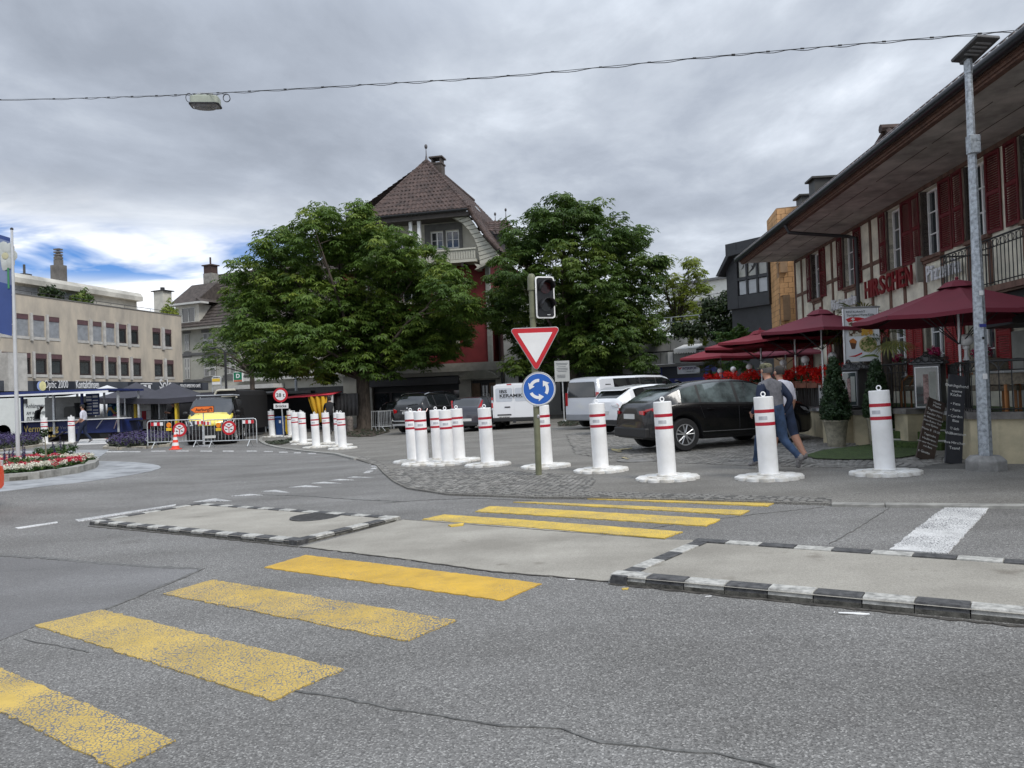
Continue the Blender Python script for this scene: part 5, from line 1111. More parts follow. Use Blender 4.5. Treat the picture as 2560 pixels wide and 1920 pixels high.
for k, (a, b, c__, d) in enumerate(hs):
 mb = MB(); mb.b2(a-.25, b+.25, -.04, .0, c__-.35, c__-.1); mb.build('window_sill', M_gtrim, B2); mb = MB(); mb.b2(a-.25, b+.25, -.05, .0, d+.05, d+.4); mb.build('window_head', M_gtrim, B2)
 f = window(B2, a, b, c__, d, .14, M_shw, nx=0, fw=.08)
 for q in ((0, 1) if k > 1 else (0, 1)):
  wS = (b-a)/2-.05; xs0 = a+.02+q*(wS+.06); mb = MB(); mb.b2(xs0, xs0+wS, -.07, -.03, c__+.02, d-.02); so_ = mb.build('shutter', M_shw, B2)
  for zz_ in (0, 1): mb = MB(); mb.b2(xs0+.1, xs0+wS-.1, -.082, -.072, c__+.12+zz_*(d-c__)/2, c__-.12+(zz_+1)*(d-c__)/2); mb.build('louvre_panel', mk('shutter_shade', (.24, .24, .235), .8), so_)
for zz_ in (H(470, 887)[1], H(470, 953)[1]): mb = MB(); mb.b2(0, L2, -.1, .0, zz_-.12, zz_+.14); mb.build('cornice', M_gtrim, B2)
mb = MB(); mb.b2(-.6, L2+.6, -.9, .1, ze-.05, ze+.22); mb.build('eaves', M_cream, B2)
xr0, xr1 = H(538, 690, 5)[0], L2+4
prof = [(-1.0, ze+.2), (0.2, ze+1.2), (1.8, ze+3.1), (5, zr_)]
mb = MB(); rw = 16
def fr(y): return y
for s_ in range(len(prof)-1):
 (y0, z0), (y1, z1) = prof[s_], prof[s_+1]; n = max(2, int(math.hypot(y1-y0, z1-z0)/.42))
 for k in range(n):
  ya, yb2 = y0+(y1-y0)*k/n, y0+(y1-y0)*(k+1)/n; zA, zB = z0+(z1-z0)*k/n, z0+(z1-z0)*(k+1)/n
  fa, fb = (ya+1)/6, (yb2+1)/6; xa, xb = -1+(xr0+1)*fa, -1+(xr0+1)*fb
  mb.quad([(xa, ya-.03, zA+.05), (xr1, ya-.03, zA+.05), (xr1, yb2, zB), (xb, yb2, zB)]); mb.quad([(xa, ya, zA), (xr1, ya, zA), (xr1, ya-.03, zA+.05), (xa, ya-.03, zA+.05)])
  mb.quad([(xa, ya, zA), (xb, yb2, zB), (xb, 10-yb2, zB), (xa, 10-ya, zA)])
mb.build('roof', M_rtile, B2, fix=False)
mb = MB(); mb.tube([(-1, -1, ze+.25), (xr0*.33, 1.0, ze+2.2), (xr0*.7, 3.2, ze+4.1), (xr0, 5, zr_)], .12, 6); mb.tube([(xr0, 5, zr_+.02), (xr1, 5, zr_)], .12, 6); mb.build('ridge_tiles', M_rtile, B2)
xa, xb = H(458, 790, -.2)[0], H(500, 790, -.2)[0]; zd1 = H(480, 762, -.2)[1]
mb = MB(); mb.b2(xa-1, xb, -.3, 3, ze+.3, zd1); mb.build('dormer', M_cream, B2)
mb = MB(); mb.b2(xa-1.4, xb+.9, -.9, .2, zd1, zd1+.2); mb.build('dormer_eaves', M_shw, B2)
mb = MB(); mb.prism([(-.9, zd1+.2), (2.2, zd1+2.6), (3.5, zd1+.2)], xa-1.2, xb+.2, 'yz'); mb.prism([(xb+.2, zd1+.2), (xb+.9, zd1+.2), (xb+.2, zd1+.6)], -.9, 2, 'xz'); mb.build('dormer_roof', M_rtile, B2)
window(B2, xa, xb-.6, ze+.8, zd1-.3, -.31, M_shw, nx=1)
for a, b, c__, d, e in ((508, 529, 683, 709, .1), ):
 x0, x1 = H(a, 690, 3)[0], H(b, 690, 3)[0]; z0, z1 = H(518, d, 3)[1], H(518, c__, 3)[1]; z2 = H(518, 664, 3)[1]
 mb = MB(); mb.b2(x0, x1, 3, 4, z0-1, z1); mb.b2(x0+.05, x1-.05, 3.05, 3.95, z1, z2, 1); mb.b2(x0-.12, x1+.12, 2.9, 4.1, z2, z2+.12, 1); mb.tube([((x0+x1)/2, 3.5, z2), ((x0+x1)/2, 3.5, z2+1)], .1, 6, 1); mb.build('chimney', [mk('chimney_pale', (.24, .23, .21), .9, var=.2), mk('chimney_rust', (.06, .035, .03), .8, var=.2)], B2)
x0, x1 = H(385, 760, 2)[0], H(408, 760, 2)[0]; z1 = H(396, 728, 2)[1]
t = thing('pale_chimney', 'pale cream chimney with flat metal cap rising between office block and grey house', 'chimney', F2.M @ Vector((x0, 2, 0)), F2.ang)
mb = MB(); mb.b2(0, x1-x0, 0, 1.2, 0, z1); mb.build('shaft', M_cream, t); mb = MB(); mb.b2(-.25, x1-x0+.25, -.2, 1.4, z1, z1+.1); mb.lathe([(.25, .1), (.25, .5)], ((x1-x0)/2, .6, z1), 10); mb.build('cap', M_dark, t)
mb = MB(); mb.b2(H(560, 970)[0], H(712, 970)[0], -1.6, -.1, H(640, 972)[1], H(640, 962)[1]); mb.build('awning_box', M_shw, B2); mb = MB(); mb.b2(H(600, 950)[0], L2, -.6, -.1, H(640, 952)[1], H(640, 944)[1]); mb.build('fascia', M_shw, B2)
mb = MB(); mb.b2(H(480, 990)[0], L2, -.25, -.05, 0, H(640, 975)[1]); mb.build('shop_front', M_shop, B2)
def boxsign(name, lb, px0, px1, py0, py1, y, mt, post=None, group=None):
 a = at((px0+px1)/2, py1, y); w_ = (px1-px0)*y/FPX; h_ = (py1-py0)*y/FPX; gz = g(a.x); t = thing(name, lb, 'sign', (a.x, y, gz)); mb = MB(); z0 = a.z-gz; mb.b2(-w_/2, w_/2, -.1, .1, z0, z0+h_); mb.build('panel', mt, t, bevel=.02)
 return t, w_, z0, h_
t, w_, z0, h_ = boxsign('chemist_sign', 'green lit box sign with white D hanging on the grey house', 584, 609, 930, 955, 74, M_retro)
mb = MB(); mb.b2(-w_*.42, w_*.38, -.13, -.1, z0+h_*.22, z0+h_*.97); mb.build('green_field', mk('sign_green', (.0, .16, .075), .5), t); mb = MB(); mb.b2(-w_*.42, w_*.38, -.13, -.1, z0+h_*.04, z0+h_*.18); mb.build('red_strip', mk('sign_orange2', (.55, .12, .05), .5), t)
text(t, 'D', 0, z0+h_*.42, h_*.55, M_wtext, y=-.14, center=True, bold=.02); mb = MB(); mb.b2(w_*.4, 6.0, -.05, .05, z0+h_*.5, z0+h_*.6); mb.build('bracket', M_dark, t)
t, w_, z0, h_ = boxsign('bus_stop_sign', 'yellow and white bus stop sign on a pale hooped post', 532, 552, 946, 962, 52, M_retro)
mb = MB(); mb.b2(-w_*.48, w_*.48, -.12, -.1, z0+h_*.5, z0+h_*.97); mb.build('yellow_field', mk('post_yellow', (.72, .48, .04), .5), t); mb = MB(); mb.tube([(-w_*.55, 0, 0), (-w_*.55, 0, z0+h_+.05), (-w_*.4, 0, z0+h_+.12), (w_*.4, 0, z0+h_+.12), (w_*.55, 0, z0+h_), (w_*.55, 0, z0-.2)], .035, 6); mb.build('post', M_galv2, t)
for px, y, top_, lb in ((568.5, 56, 880, 'thin black lamp post in front of the grey house'), (743.5, 50, 900, 'grey post disappearing into the chestnut crown above the red awning')):
 a = at(px, top_, y); c_ = XG(px, y); t = thing('lamp_post', lb, 'lamp post', c_); mb = MB(); mb.tube([(0, 0, 0), (0, 0, a.z-c_.z)], .09, 8); mb.lathe([(.16, 0), (.14, .5)], n=10); mb.build('pole', M_dark if px < 600 else M_galv, t)
 mb = MB(); mb.tube([(0, 0, a.z-c_.z), (-.3, 0, a.z-c_.z+.3), (-.8, 0, a.z-c_.z+.35)], .04, 6); mb.sph((-.9, 0, a.z-c_.z+.3), .2, 10, sz=.5); mb.build('lamp_head', M_dark, t)
P1 = at(1262, 1000, 49.0); dirx = Vector((math.cos(R(-13)), math.sin(R(-13)), 0)); P0 = P1-dirx*10.2
F3 = Fac(P0, P1); B3 = wroot('gabled_house', 'tall red and cream house with brown hipped gable and arched balcony', F3)
H = lambda a, b, y=0: F3.hit(a, b, y)
M_redw = mk('red_plaster', (.20, .028, .030), .85, var=.12, vs=1.)
M_creamw = mk('gable_boards', (.50, .485, .42), .8, var=.06)
M_tile = mk('brown_roof_tile', (.062, .040, .034), .8, var=.35, vs=2.2, bump=.3, bs=8)
zc_ = H(1157, 912)[1]; zbal = H(1150, 662)[1]; xR = H(1198, 640)[0]; xE = F3.L
zE = H(1258, 632)[1]; yov = -1.3
zH = (H(1168, 524, yov)[1]+H(1000, 536, yov)[1])/2; xHr = H(1168, 524, yov)[0]; xHl = H(922, 538, yov)[0]
D = 13.; yA = 3.0; xA, zA = H(1066, 402, yA)
xml = 2*xA-xE   # mirrored left limit
gw = [(H(930, 980)[0], H(1148, 980)[0], 0, H(1100, 940)[1]), (H(1178, 980)[0], H(1240, 980)[0], 0, H(1200, 950)[1])]
mb = MB(); wallgrid(mb, xml+.3, xE-.2, -.3, zc_-.35, gw, 0, .35); mb.quad([(xE-.2, 0, -.3), (xE-.2, D, -.3), (xE-.2, D, zc_), (xE-.2, 0, zc_)]); mb.build('ground_floor_wall', mk('ground_plaster', (.36, .345, .30), .9, var=.12, vs=.8), B3, fix=False)
mb = MB(); mb.b2(xml, xE, -.22, .02, zc_-.42, zc_); mb.b2(xml, xE+.02, -.12, .02, zc_, zc_+.12); mb.build('cornice', mk('cornice_stone', (.27, .26, .23), .85, var=.1), B3)
rws = []
for za_, zb__ in ((zc_+1.2, zc_+3.1), (zc_+4.3, zc_+6.2)):
 for xx_ in (xA-3.4, xA-1.0, xA+1.4): rws.append((xx_, xx_+1.2, za_, zb__))
mb = MB(); wallgrid(mb, xml+.3, xR+.35, zc_, zbal, rws, .1, .2); mb.quad([(xR+.35, .1, zc_), (xR+.35, D, zc_), (xR+.35, D, zbal+1), (xR+.35, .1, zbal+1)]); mb.build('red_wall', M_redw, B3, fix=False)
for a, b, c__, d in rws: window(B3, a, b, c__, d, .26, M_shw, nx=1, nz=1); mb = MB(); mb.b2(a-.2, a, .03, .1, c__-.2, d+.2); mb.b2(b, b+.2, .03, .1, c__-.2, d+.2); mb.b2(a, b, .03, .1, d, d+.2); mb.b2(a, b, .03, .1, c__-.2, c__); mb.build('window_surround', M_creamw, B3)
mb = MB(); mb.b2(xR+.36, xR+.62, -.05, .3, zc_, zbal); mb.build('corner_strip', mk('quoin_grey', (.30, .30, .28), .85), B3)
mb = MB(); mb.tube([(xE-.1, -.12, 0), (xE-.1, -.12, zc_)], .07, 8); mb.build('downpipe', M_dark, B3)
zt_ = zH-.1
win3 = [(H(1071, 600)[0], H(1102, 600)[0], H(1085, 620)[1], H(1085, 576)[1]), (H(1109, 600)[0], H(1142, 600)[0], H(1125, 617)[1], H(1125, 573)[1]), (H(983, 600)[0], H(1000, 600)[0], H(985, 620)[1], H(985, 583)[1]), (H(1004, 600)[0], H(1022, 600)[0], H(1010, 620)[1], H(1010, 581)[1])]
mb = MB(); GW = mb; wallgrid(mb, xml+2.6, xHr-.5, zbal, zt_+.3, win3, .5, .15)
mb = MB(); a, b = win3[0][0]-.4, win3[1][1]+.25; z0, z1 = win3[0][2]-.1, win3[0][3]
mb.b2(a, b, .44, .5, z1+.05, z1+.5); mb.b2(a, win3[0][0]-.02, .44, .5, z0, z1+.05); mb.b2(win3[0][1]+.02, win3[1][0]-.02, .44, .5, z0, z1+.05); mb.b2(win3[1][1]+.02, b, .44, .5, z0, z1+.05); mb.build('window_surround', M_gtrim, B3)
for k, (a, b, c__, d) in enumerate(win3): window(B3, a, b, c__, d, .6, M_white, nx=1, nz=1, fw=.07)
for px in (1027, 1048): xx_ = H(px, 570, -.9)[0]; mb = MB(); mb.b2(xx_-.1, xx_+.1, -1.0, -.8, zbal+.2, zH-.05); mb.build('porch_post', M_white, B3)
xb0, xb1 = xml+1.5, xR+.1
zbr = H(1180, 623, -1.1)[1]
mb = MB(); mb.b2(xb0, xb1, -1.15, .4, zbal-.05, zbal+.12); mb.b2(xb0, xb1, -1.2, -1.05, zbr, zbr+.1); mb.build('balcony_slab', M_creamw, B3)
mb = MB(); mb.b2(-.055, .055, -1.14, -1.10, zbal+.15, zbr); o = mb.build('baluster', M_creamw, B3); xx_ = xb1-.1; o.location.x = xx_
for k in range(1, 46): inst(o, B3, loc=(xx_-k*.165, 0, 0))
mb = MB()
for k in range(5): mb.b2(xb1-1-k*1.1, xb1-.85-k*1.1, -1.1, .1, zbal-.3, zbal-.06)
mb.build('balcony_bracket', M_frame, B3)
def bez(p0, p1, p2, n): return [((1-t_)**2*p0[0]+2*t_*(1-t_)*p1[0]+t_*t_*p2[0], (1-t_)**2*p0[1]+2*t_*(1-t_)*p1[1]+t_*t_*p2[1]) for t_ in [i/n for i in range(n+1)]]
inn_px = [(1117, 538), (1135, 545), (1155, 557), (1172, 575), (1186, 597), (1194, 618), (1198, 640), (1200, 662)]
out_px = [(1150, 530), (1164, 532), (1178, 550), (1193, 571), (1208, 592), (1224, 610), (1240, 628), (1249, 643)]
inn = [H(a, b, -1.) for a, b in inn_px]; ou = [H(a, b, -1.) for a, b in out_px]
def dens(P_, n):
 Q = []
 for i in range(len(P_)-1):
  for k in range(n): t_ = k/n; Q.append((P_[i][0]*(1-t_)+P_[i+1][0]*t_, P_[i][1]*(1-t_)+P_[i+1][1]*t_))
 return Q+[P_[-1]]
inn, ou = dens(inn, 2), dens(ou, 2)
for i in range(len(inn)-1):
 a, b, c__, d = inn[i], ou[i], ou[i+1], inn[i+1]
 e = .02
 mb = MB(); mb.prism([(a[0], a[1]-e), (b[0], b[1]-e), (c__[0], c__[1]+e), (d[0], d[1]+e)], -1.0, -.8); mb.build('gable_board', M_creamw, B3)
q_ = [p for p in inn if p[0] > xHr-.5]; GW.quad([(xHr-.5, .5, zbal), (xHr-.5, .5, q_[0][1]+.1)]+[(x, .5, z) for x, z in q_]+[(inn[-1][0], .5, zbal)]); GW.build('gable_wall', M_cream, B3, fix=False)
mb = MB(); Pm = inn+[ou[-1], (xE-.5, zbal-.4), (xR+.1, zbal-.2)]
for i in range(len(inn)-1): mb.quad([(inn[i][0], -1, inn[i][1]), (inn[i+1][0], -1, inn[i+1][1]), (inn[i+1][0], .5, inn[i+1][1]), (inn[i][0], .5, inn[i][1])])
mb.build('arch_soffit', mk('soffit_grey', (.34, .335, .30), .85), B3, fix=False)
mb = MB(); mb.prism([(xR-.1, zbal-.15), inn[-1], ou[-1], (xE-.9, zbal-.2), (xE-1.4, zbal-.55), (xR+.2, zbal-.5)], -1.0, .3); mb.build('arch_foot', M_creamw, B3)
mb = MB(); mb.b2(xHl-.1, xHr+.1, yov-.05, yov+.25, zH-.42, zH-.16); mb.b2(xHl, xHr-.1, yov+.3, .6, zH-.3, zH-.26); mb.build('eaves_beam', mk('dark_timber', (.06, .052, .048), .8), B3)
mb = MB(); mb.tube([(xHl-.2, yov-.15, zH-.05), (xHr+.15, yov-.15, zH-.05)], .11, 8); mb.build('gutter', M_black, B3)
def tiled(mb, f, nu, nv, lift=.06, roll=.035):
 """f(u,v)->Vector for v 0 (eaves)..1 (top); rows overlap, each tile a rolled pan"""
 for j in range(nv):
  v0, v1 = j/nv, (j+1)/nv
  m_ = max(1, nu(v0)); n = m_*4
  lo = []; hi = []
  for i in range(n+1):
   u_ = i/n; r_ = roll*(1 if i % 4 in (1, 2) else -.3)
   lo.append(f(u_, v0)+Vector((0, 0, lift+r_))+Vector((rnd.uniform(-.002, .002),)*3)); hi.append(f(u_, v1)+Vector((0, 0, .012+r_)))
  b = [p-Vector((0, 0, lift*.9)) for p in lo]
  vs = b+lo+hi; k = n+1
  mb.add([tuple(p) for p in vs], [(i, i+1, k+i+1, k+i) for i in range(n)]+[(k+i, k+i+1, 2*k+i+1, 2*k+i) for i in range(n)])
Ap = Vector((xA, yA, zA)); eL, eR = Vector((xHl-.15, yov-.25, zH)), Vector((xHr+.15, yov-.25, zH))
mb = MB(); tiled(mb, lambda u_, v: (eL.lerp(eR, u_)).lerp(Ap, v*.985), lambda v: int(24*(1-v))+1, 14)
mb.build('roof_tiles', M_tile, B3, kind='stuff', fix=False)
ridB = Vector((xA, D+2, zA+.1))
foot = Vector((xE+.25, 0, zE+.15)); ridge_x = xA
def side(s_):
 def f(u_, v):
  y = (yov-.2)*(1-min(1, v*1.0))+yA*min(1, v)  # front verge follows the hip line
  prof_ = [(0, xE-xA+.25, zE), (.12, (xE-xA)*.93, zE+.75), (.30, (xE-xA)*.76, zE+2.3), (.46, xHr-xA+.15, zH), (1., 0, zA)]
  for (a, x0, z0), (b, x1, z1) in zip(prof_, prof_[1:]):
   if v <= b+1e-9: k = (v-a)/(b-a); xx__ = x0+(x1-x0)*k; zz__ = z0+(z1-z0)*k; break
  yf = -1.25 if v < .46 else -1.5+(yA+1.5)*(v-.46)/.54
  return Vector((xA+s_*xx__, yf+(D+2-yf)*u_, zz__))
 return f
for s_ in (1, -1):
 mb = MB(); tiled(mb, side(s_), lambda v: 26, 30); mb.build('roof_tiles', M_tile, B3, kind='stuff', fix=False)
def ridge(P_, name='ridge_tile', r_=.13, st=.38):
 tot = 0; segs = []
 for a, b in zip(P_, P_[1:]):
  n = max(1, int((b-a).length/st))
  for k in range(n): segs.append((a.lerp(b, k/n), a.lerp(b, (k+1)/n)))
 for a, b in segs: mb = MB(); mb.tube([a, b+(b-a)*.08], [r_*1.12, r_*.92], 8); mb.build(name, M_tile, B3)
ridge([eL+Vector((0, .1, .05)), Ap]); ridge([eR+Vector((0, .1, .05)), Ap])
fr_ = side(1); ridge([fr_(0, v) for v in (0, .12, .3, .46)])
mb = MB(); mb.tube([Ap, ridB], .13, 6); mb.build('ridge', M_tile, B3)
M_lead = mk('lead_grey', (.10, .095, .10), .6, metal=.3)
def finial(p, h_): mb = MB(); mb.lathe([(h_*.14, -.1), (h_*.08, h_*.1), (h_*.035, h_*.35), (h_*.02, h_*.72)], p, 10); mb.sph(p+Vector((0, 0, h_*.86)), h_*.10, 10, sz=1.5); mb.build('finial', M_lead, B3)
finial(Ap, 1.15*1.0)
fz = side(1); p_ = fz(.9, .72); finial(p_, 1.0)
a, b = H(1077, 430, 5)[0], H(1104, 430, 5)[0]; z0, z1 = H(1090, 425, 5)[1], H(1090, 394, 5)[1]
mb = MB(); mb.b2(a, b, 5, 5.8, z0-1.6, z1-.35); mb.b2(a-.06, b+.06, 4.94, 5.86, z1-.45, z1-.35); mb.b2(a+.05, a+.13, 5, 5.8, z1-.35, z1); mb.b2(b-.13, b-.05, 5, 5.8, z1-.35, z1); mb.b2(a-.1, b+.1, 4.9, 5.9, z1, z1+.1); mb.build('chimney', mk('chimney_brown', (.075, .062, .055), .85, var=.15), B3)
for u_, v in ((.35, .60), (.35, .38), (.62, .40)):
 p_ = fz(u_, v); q = fz(u_+.05, v+.07); mb = MB(); mb.box(p_.lerp(q, .5)+Vector((.05, 0, .12)), (.5, .5, .05), M=Matrix.Rotation(R(52), 4, 'Y')); mb.build('skylight', M_alu, B3)
p_ = fz(.5, .36); mb = MB(); mb.lathe([(.22, -.3), (.2, .55), (.3, .6), (.26, .8), (.12, 1.0)], p_, 10); mb.build('roof_vent', M_lead, B3)
p_ = fz(.28, .12); mb = MB(); c3 = Vector((p_.x+.35, p_.y, p_.z+1.0)); mb.b2(c3.x-1.8, c3.x+.2, c3.y-1., c3.y+1.2, p_.z-.4, c3.z); mb.build('dormer', M_lead, B3)
mb = MB(); ap_ = Vector((c3.x-.2, c3.y, c3.z+1.1))
q0, q1, q2, q3 = Vector((c3.x+.5, c3.y-1.4, c3.z)), Vector((c3.x+.5, c3.y+1.5, c3.z)), Vector((c3.x-2., c3.y-1.4, c3.z+.2)), Vector((c3.x-2, c3.y+1.5, c3.z))
tiled(mb, lambda u_, v: q2.lerp(q0, u_).lerp(Vector((c3.x-2, c3.y, c3.z+1.1)).lerp(ap_, u_), v), lambda v: 6, 5); tiled(mb, lambda u_, v: q0.lerp(q1, u_).lerp(ap_, v), lambda v: 7, 5); mb.build('dormer_tiles', M_tile, B3, kind='stuff', fix=False); finial(ap_, .8)
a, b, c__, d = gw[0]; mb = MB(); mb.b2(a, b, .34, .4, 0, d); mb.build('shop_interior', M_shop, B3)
n = 5
for k in range(n): window(B3, a+(b-a)*k/n, a+(b-a)*(k+1)/n, .1, d-.9, .3, M_frame, nx=0, fw=.07, name='shop_window')
mb = MB(); mb.b2(a-.1, b+.1, -.5, .1, d-.55, d-.1); mb.build('awning_box', M_dark, B3)
a, b, c__, d = gw[1]; mb = MB(); mb.b2(a, b, .34, .4, 0, d, 0); mb.b2(a, a+.55, .22, .34, 0, d-.2, 1); mb.b2(b-.5, b, .22, .34, 0, d-.2, 1); mb.build('entrance', [M_shop, mk('oak_wood', (.12, .07, .035), .6, var=.2, vs=6)], B3)
window(B3, a+.6, b-.55, .1, d-.3, .3, M_frame, nx=1)
mb = MB(); mb.b2(a+.7, a+1.4, .26, .28, 1.3, 1.75); mb.build('notice', M_retro, B3)
zq = d+.05; mb = MB(); mb.prism([(a-.55, zq), (b+.35, zq), (b+.35, zq+.12), (b+.15, zq+.2), ((a+b)/2+.9, zq+.32), ((a+b)/2+.4, zq+.55), ((a+b)/2-.5, zq+.55), ((a+b)/2-1.0, zq+.32), (a-.35, zq+.2), (a-.55, zq+.12)], -.75, .0); mb.build('door_canopy', mk('canopy_stone', (.19, .185, .15), .85, var=.1), B3)
P0 = P1+Vector((.05, .6, 0)); P1b = at(1500, 1000, 50.5); F4 = Fac(P0, P1b); B4 = wroot('pale_house', 'pale grey plastered house mostly hidden behind the right chestnut', F4)
H = lambda a, b, y=0: F4.hit(a, b, y); hs = [(H(1296, 950)[0], H(1345, 950)[0], 1.0, H(1300, 933)[1]), (H(1400, 950)[0], H(1450, 950)[0], .3, H(1400, 933)[1])]
zt_ = 8.5; mb = MB(); wallgrid(mb, 0, F4.L, 0, zt_, hs, 0, .25); mb.quad([(0, 0, 0), (0, 8, 0), (0, 8, zt_), (0, 0, zt_)]); mb.quad([(0, 0, zt_), (F4.L, 0, zt_), (F4.L, 8, zt_), (0, 8, zt_)]); mb.build('wall', mk('pale_plaster', (.38, .38, .365), .9, var=.1, vs=.8), B4, fix=False)
for h_ in hs: window(B4, *h_, .22, M_dark, nx=1); mb = MB(); mb.b2(h_[0]-.15, h_[1]+.15, -.06, 0, h_[3]+.1, h_[3]+.3); mb.build('window_head', M_gtrim, B4)
P0 = at(1470, 1000, 47.0); P1 = at(2010, 1000, 40.0)
F5 = Fac(P0, P1); B5 = wroot('shop_building', 'low sports shop block with concrete parapets and blue front', F5)
H = lambda a, b, y=0: F5.hit(a, b, y); L5 = F5.L
M_par = mk('parapet_panel', (.30, .305, .30), .85, var=.2, vs=.8, streak=.4)
M_shopblue = mk('shop_blue', (.012, .022, .16), .5, var=.1)
zA1, zA0 = H(1700, 879)[1], H(1700, 908)[1]; zB1, zB0 = H(1700, 840)[1], H(1700, 868)[1]
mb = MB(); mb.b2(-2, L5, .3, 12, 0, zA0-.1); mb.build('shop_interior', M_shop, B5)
xs_ = [H(p, 890)[0] for p in (1470, 1500, 1530, 1562, 1592, 1622, 1655, 1674, 1687, 1719, 1750, 1782, 1815, 1850, 1890, 1930, 1970, 2010)]
for a, b in zip(xs_, xs_[1:]): mb = MB(); w_ = b-a < .35; mb.b2(a+.012, b-.012, (-.32 if w_ else -.25), .1, zA0, zA1); mb.build('parapet_panel', M_retro if w_ else M_par, B5, bevel=.01)
mb = MB(); mb.b2(-1, L5, -.35, .3, zA0-.18, zA0-.02); mb.b2(-1, L5, 0, 1.2, zA1-.1, zA1-.02); mb.build('ledge', M_gtrim, B5)
yo = 1.2
xs_ = [H(p, 850, yo)[0] for p in (1600, 1640, 1675, 1719, 1750, 1790, 1830, 1880, 1930, 2010)]
for a, b in zip(xs_, xs_[1:]): mb = MB(); mb.b2(a+.015, b-.015, yo, yo+.2, zB0-.1, H((1700), 838, yo)[1]); mb.build('parapet_panel', M_par, B5, bevel=.01)
mb = MB(); mb.b2(-1, L5, yo+.1, yo+10, zA1-.2, zB1-.3); mb.b2(-1, L5, yo-.02, yo, zA1, zB0-.1, 1); mb.build('deck', [M_par, M_shop], B5)
xr_ = [H(p, 800, yo)[0] for p in (1676, 1747, 1815, 1881, 1944)]; zr0, zr1 = zB1-.2, H(1747, 800, yo)[1]
mb = MB()
for x in xr_: mb.tube([(x, yo+.1, zA1), (x, yo+.1, zr1+.3)], .05, 6)
for dz in (0, .3): mb.tube([(xr_[0]-6, yo+.1, zr1+dz), (L5, yo+.1, zr1+dz)], .03, 5)
mb.build('deck_railing', M_galv, B5)
mb = MB(); mb.b2(H(1655, 930)[0], L5, -.2, .2, H(1700, 1030)[1], zA0-.2); mb.build('blue_front', M_shopblue, B5)
mb = MB(); mb.b2(H(1660, 930)[0], H(1765, 930)[0], -.26, -.21, H(1700, 945)[1], zA0-.22); mb.build('dark_fascia', M_band2, B5)
a, b = H(1694, 925, -.3)[0], H(1750, 925, -.3)[0]; z0, z1 = H(1720, 934.5, -.3)[1], H(1720, 915, -.3)[1]
mb = MB(); mb.b2(a, b, -.36, -.27, z0, z1); sgn = mb.build('shop_sign', mk('sign_pale', (.52, .54, .58), .5), B5, bevel=.02)
text(sgn, 'INTERSPORT', a+.32, z0+.24, .2, mk('sign_navy', (.05, .03, .10), .5), y=-.37, ext=.006, width=(b-a)*.68, bold=.006); text(sgn, 'AARBURG', a+.55, z0+.1, .09, M_band, y=-.37, ext=.004, width=(b-a)*.35)
mb = MB(); mb.prism([(a+.06, z0+.40), (a+.12, z0+.26), (a+.18, z0+.25), (a+.30, z0+.40), (a+.22, z0+.38), (a+.15, z0+.31), (a+.11, z0+.4)], -.375, -.362); mb.build('logo_mark', M_redtape, sgn)
mb = MB(); mb.b2(H(1560, 950)[0], H(1655, 950)[0], -.15, .0, H(1600, 930)[1]-.1, H(1600, 920)[1]); mb.build('awning_box', M_par, B5)
for k in range(4): x0 = H(1480+45*k, 950)[0]; window(B5, x0, x0+1.0, .2, H(1600, 936)[1], .28, M_frame, nx=0, fw=.05, name='shop_window')
a, b = H(1686, 880, -.4)[0], H(1742, 880, -.4)[0]; z1, z0 = H(1700, 874, -.4)[1], H(1700, 883, -.4)[1]
mb = MB(); mb.prism([(-.5, z1-.02), (-.5, z1+.04), (1.1, z1+.35), (1.1, z1+.3)], a, b, 'yz'); n = 9
for k in range(n): x0 = a+(b-a)*k/n; w_ = (b-a)/n; mb.prism([(x0, z1), (x0, z0+.05), (x0+w_*.25, z0-.02), (x0+w_*.5, z0-.04), (x0+w_*.75, z0-.02), (x0+w_, z0+.05), (x0+w_, z1)], -.51, -.49)
mb.build('awning', M_retro, B5)
c_ = XG(1461, 44, PZ); a = at(1461, 962, 44); t = thing('blue_post', 'narrow blue post with blue foot beside the right chestnut trunk', 'post', c_); mb = MB(); mb.b2(-.15, .15, -.1, .1, 0, a.z-c_.z); mb.b2(-.5, .3, -.12, .12, 0, .55); mb.build('post', mk('post_blue', (.02, .10, .30), .5), t)
M_brick = mk('yellow_brick', (.60, .35, .165), .85, var=.18, vs=1.6, bump=.3, bs=60)
M_mortar = mk('mortar', (.30, .20, .12), .9, var=.1)
P0 = at(1936, 1000, 36); Pc = at(1961, 1000, 33.5); P1 = at(2060, 1000, 33.0)
F6 = Fac(Pc, P1); B6 = wroot('brick_house', 'yellow brick house with a glazed bay squeezed beside the red shuttered inn', F6)
H = lambda a, b, y=0: F6.hit(a, b, y); zT = 9.0
mb = MB(); mb.b2(.01, F6.L+6, .02, 8, 0, zT); mb.build('wall', M_mortar, B6)
z0_, z1_ = 1.2, H(1990, 600)[1]; rh = .115; k = 0; me_b = None; n = 0
zz_ = z0_+2.0
while zz_ < z1_+1.2 and n < 290:
 xx_ = .0-(.18 if k % 2 else 0)
 while xx_ < F6.L*.95 and n < 290:
  a_, b_ = max(0, xx_), min(xx_+.35, F6.L*.95)
  if b_-a_ > .05:
   if me_b is None or abs(b_-a_-.35) > .01: mb = MB(); mb.b2(a_+.006, b_-.006, -.015, .03, 0, rh*2-.014); o = mb.build('brick', M_brick, B6); o.location.z = zz_
   else:
    o = inst(me_b, B6, loc=(a_, 0, zz_))
   if me_b is None and abs(b_-a_-.35) < .01:
    B6_ = MB(); B6_.b2(.006, .344, -.015, .03, 0, rh*2-.014); o.data = B6_.build('brick', M_brick, B6).data; bpy.data.objects.remove(sc.objects[KIDS[B6.name].pop().name]); o.location = (a_, 0, zz_); me_b = o
   n += 1
  xx_ += .36
 zz_ += rh*2; k += 1
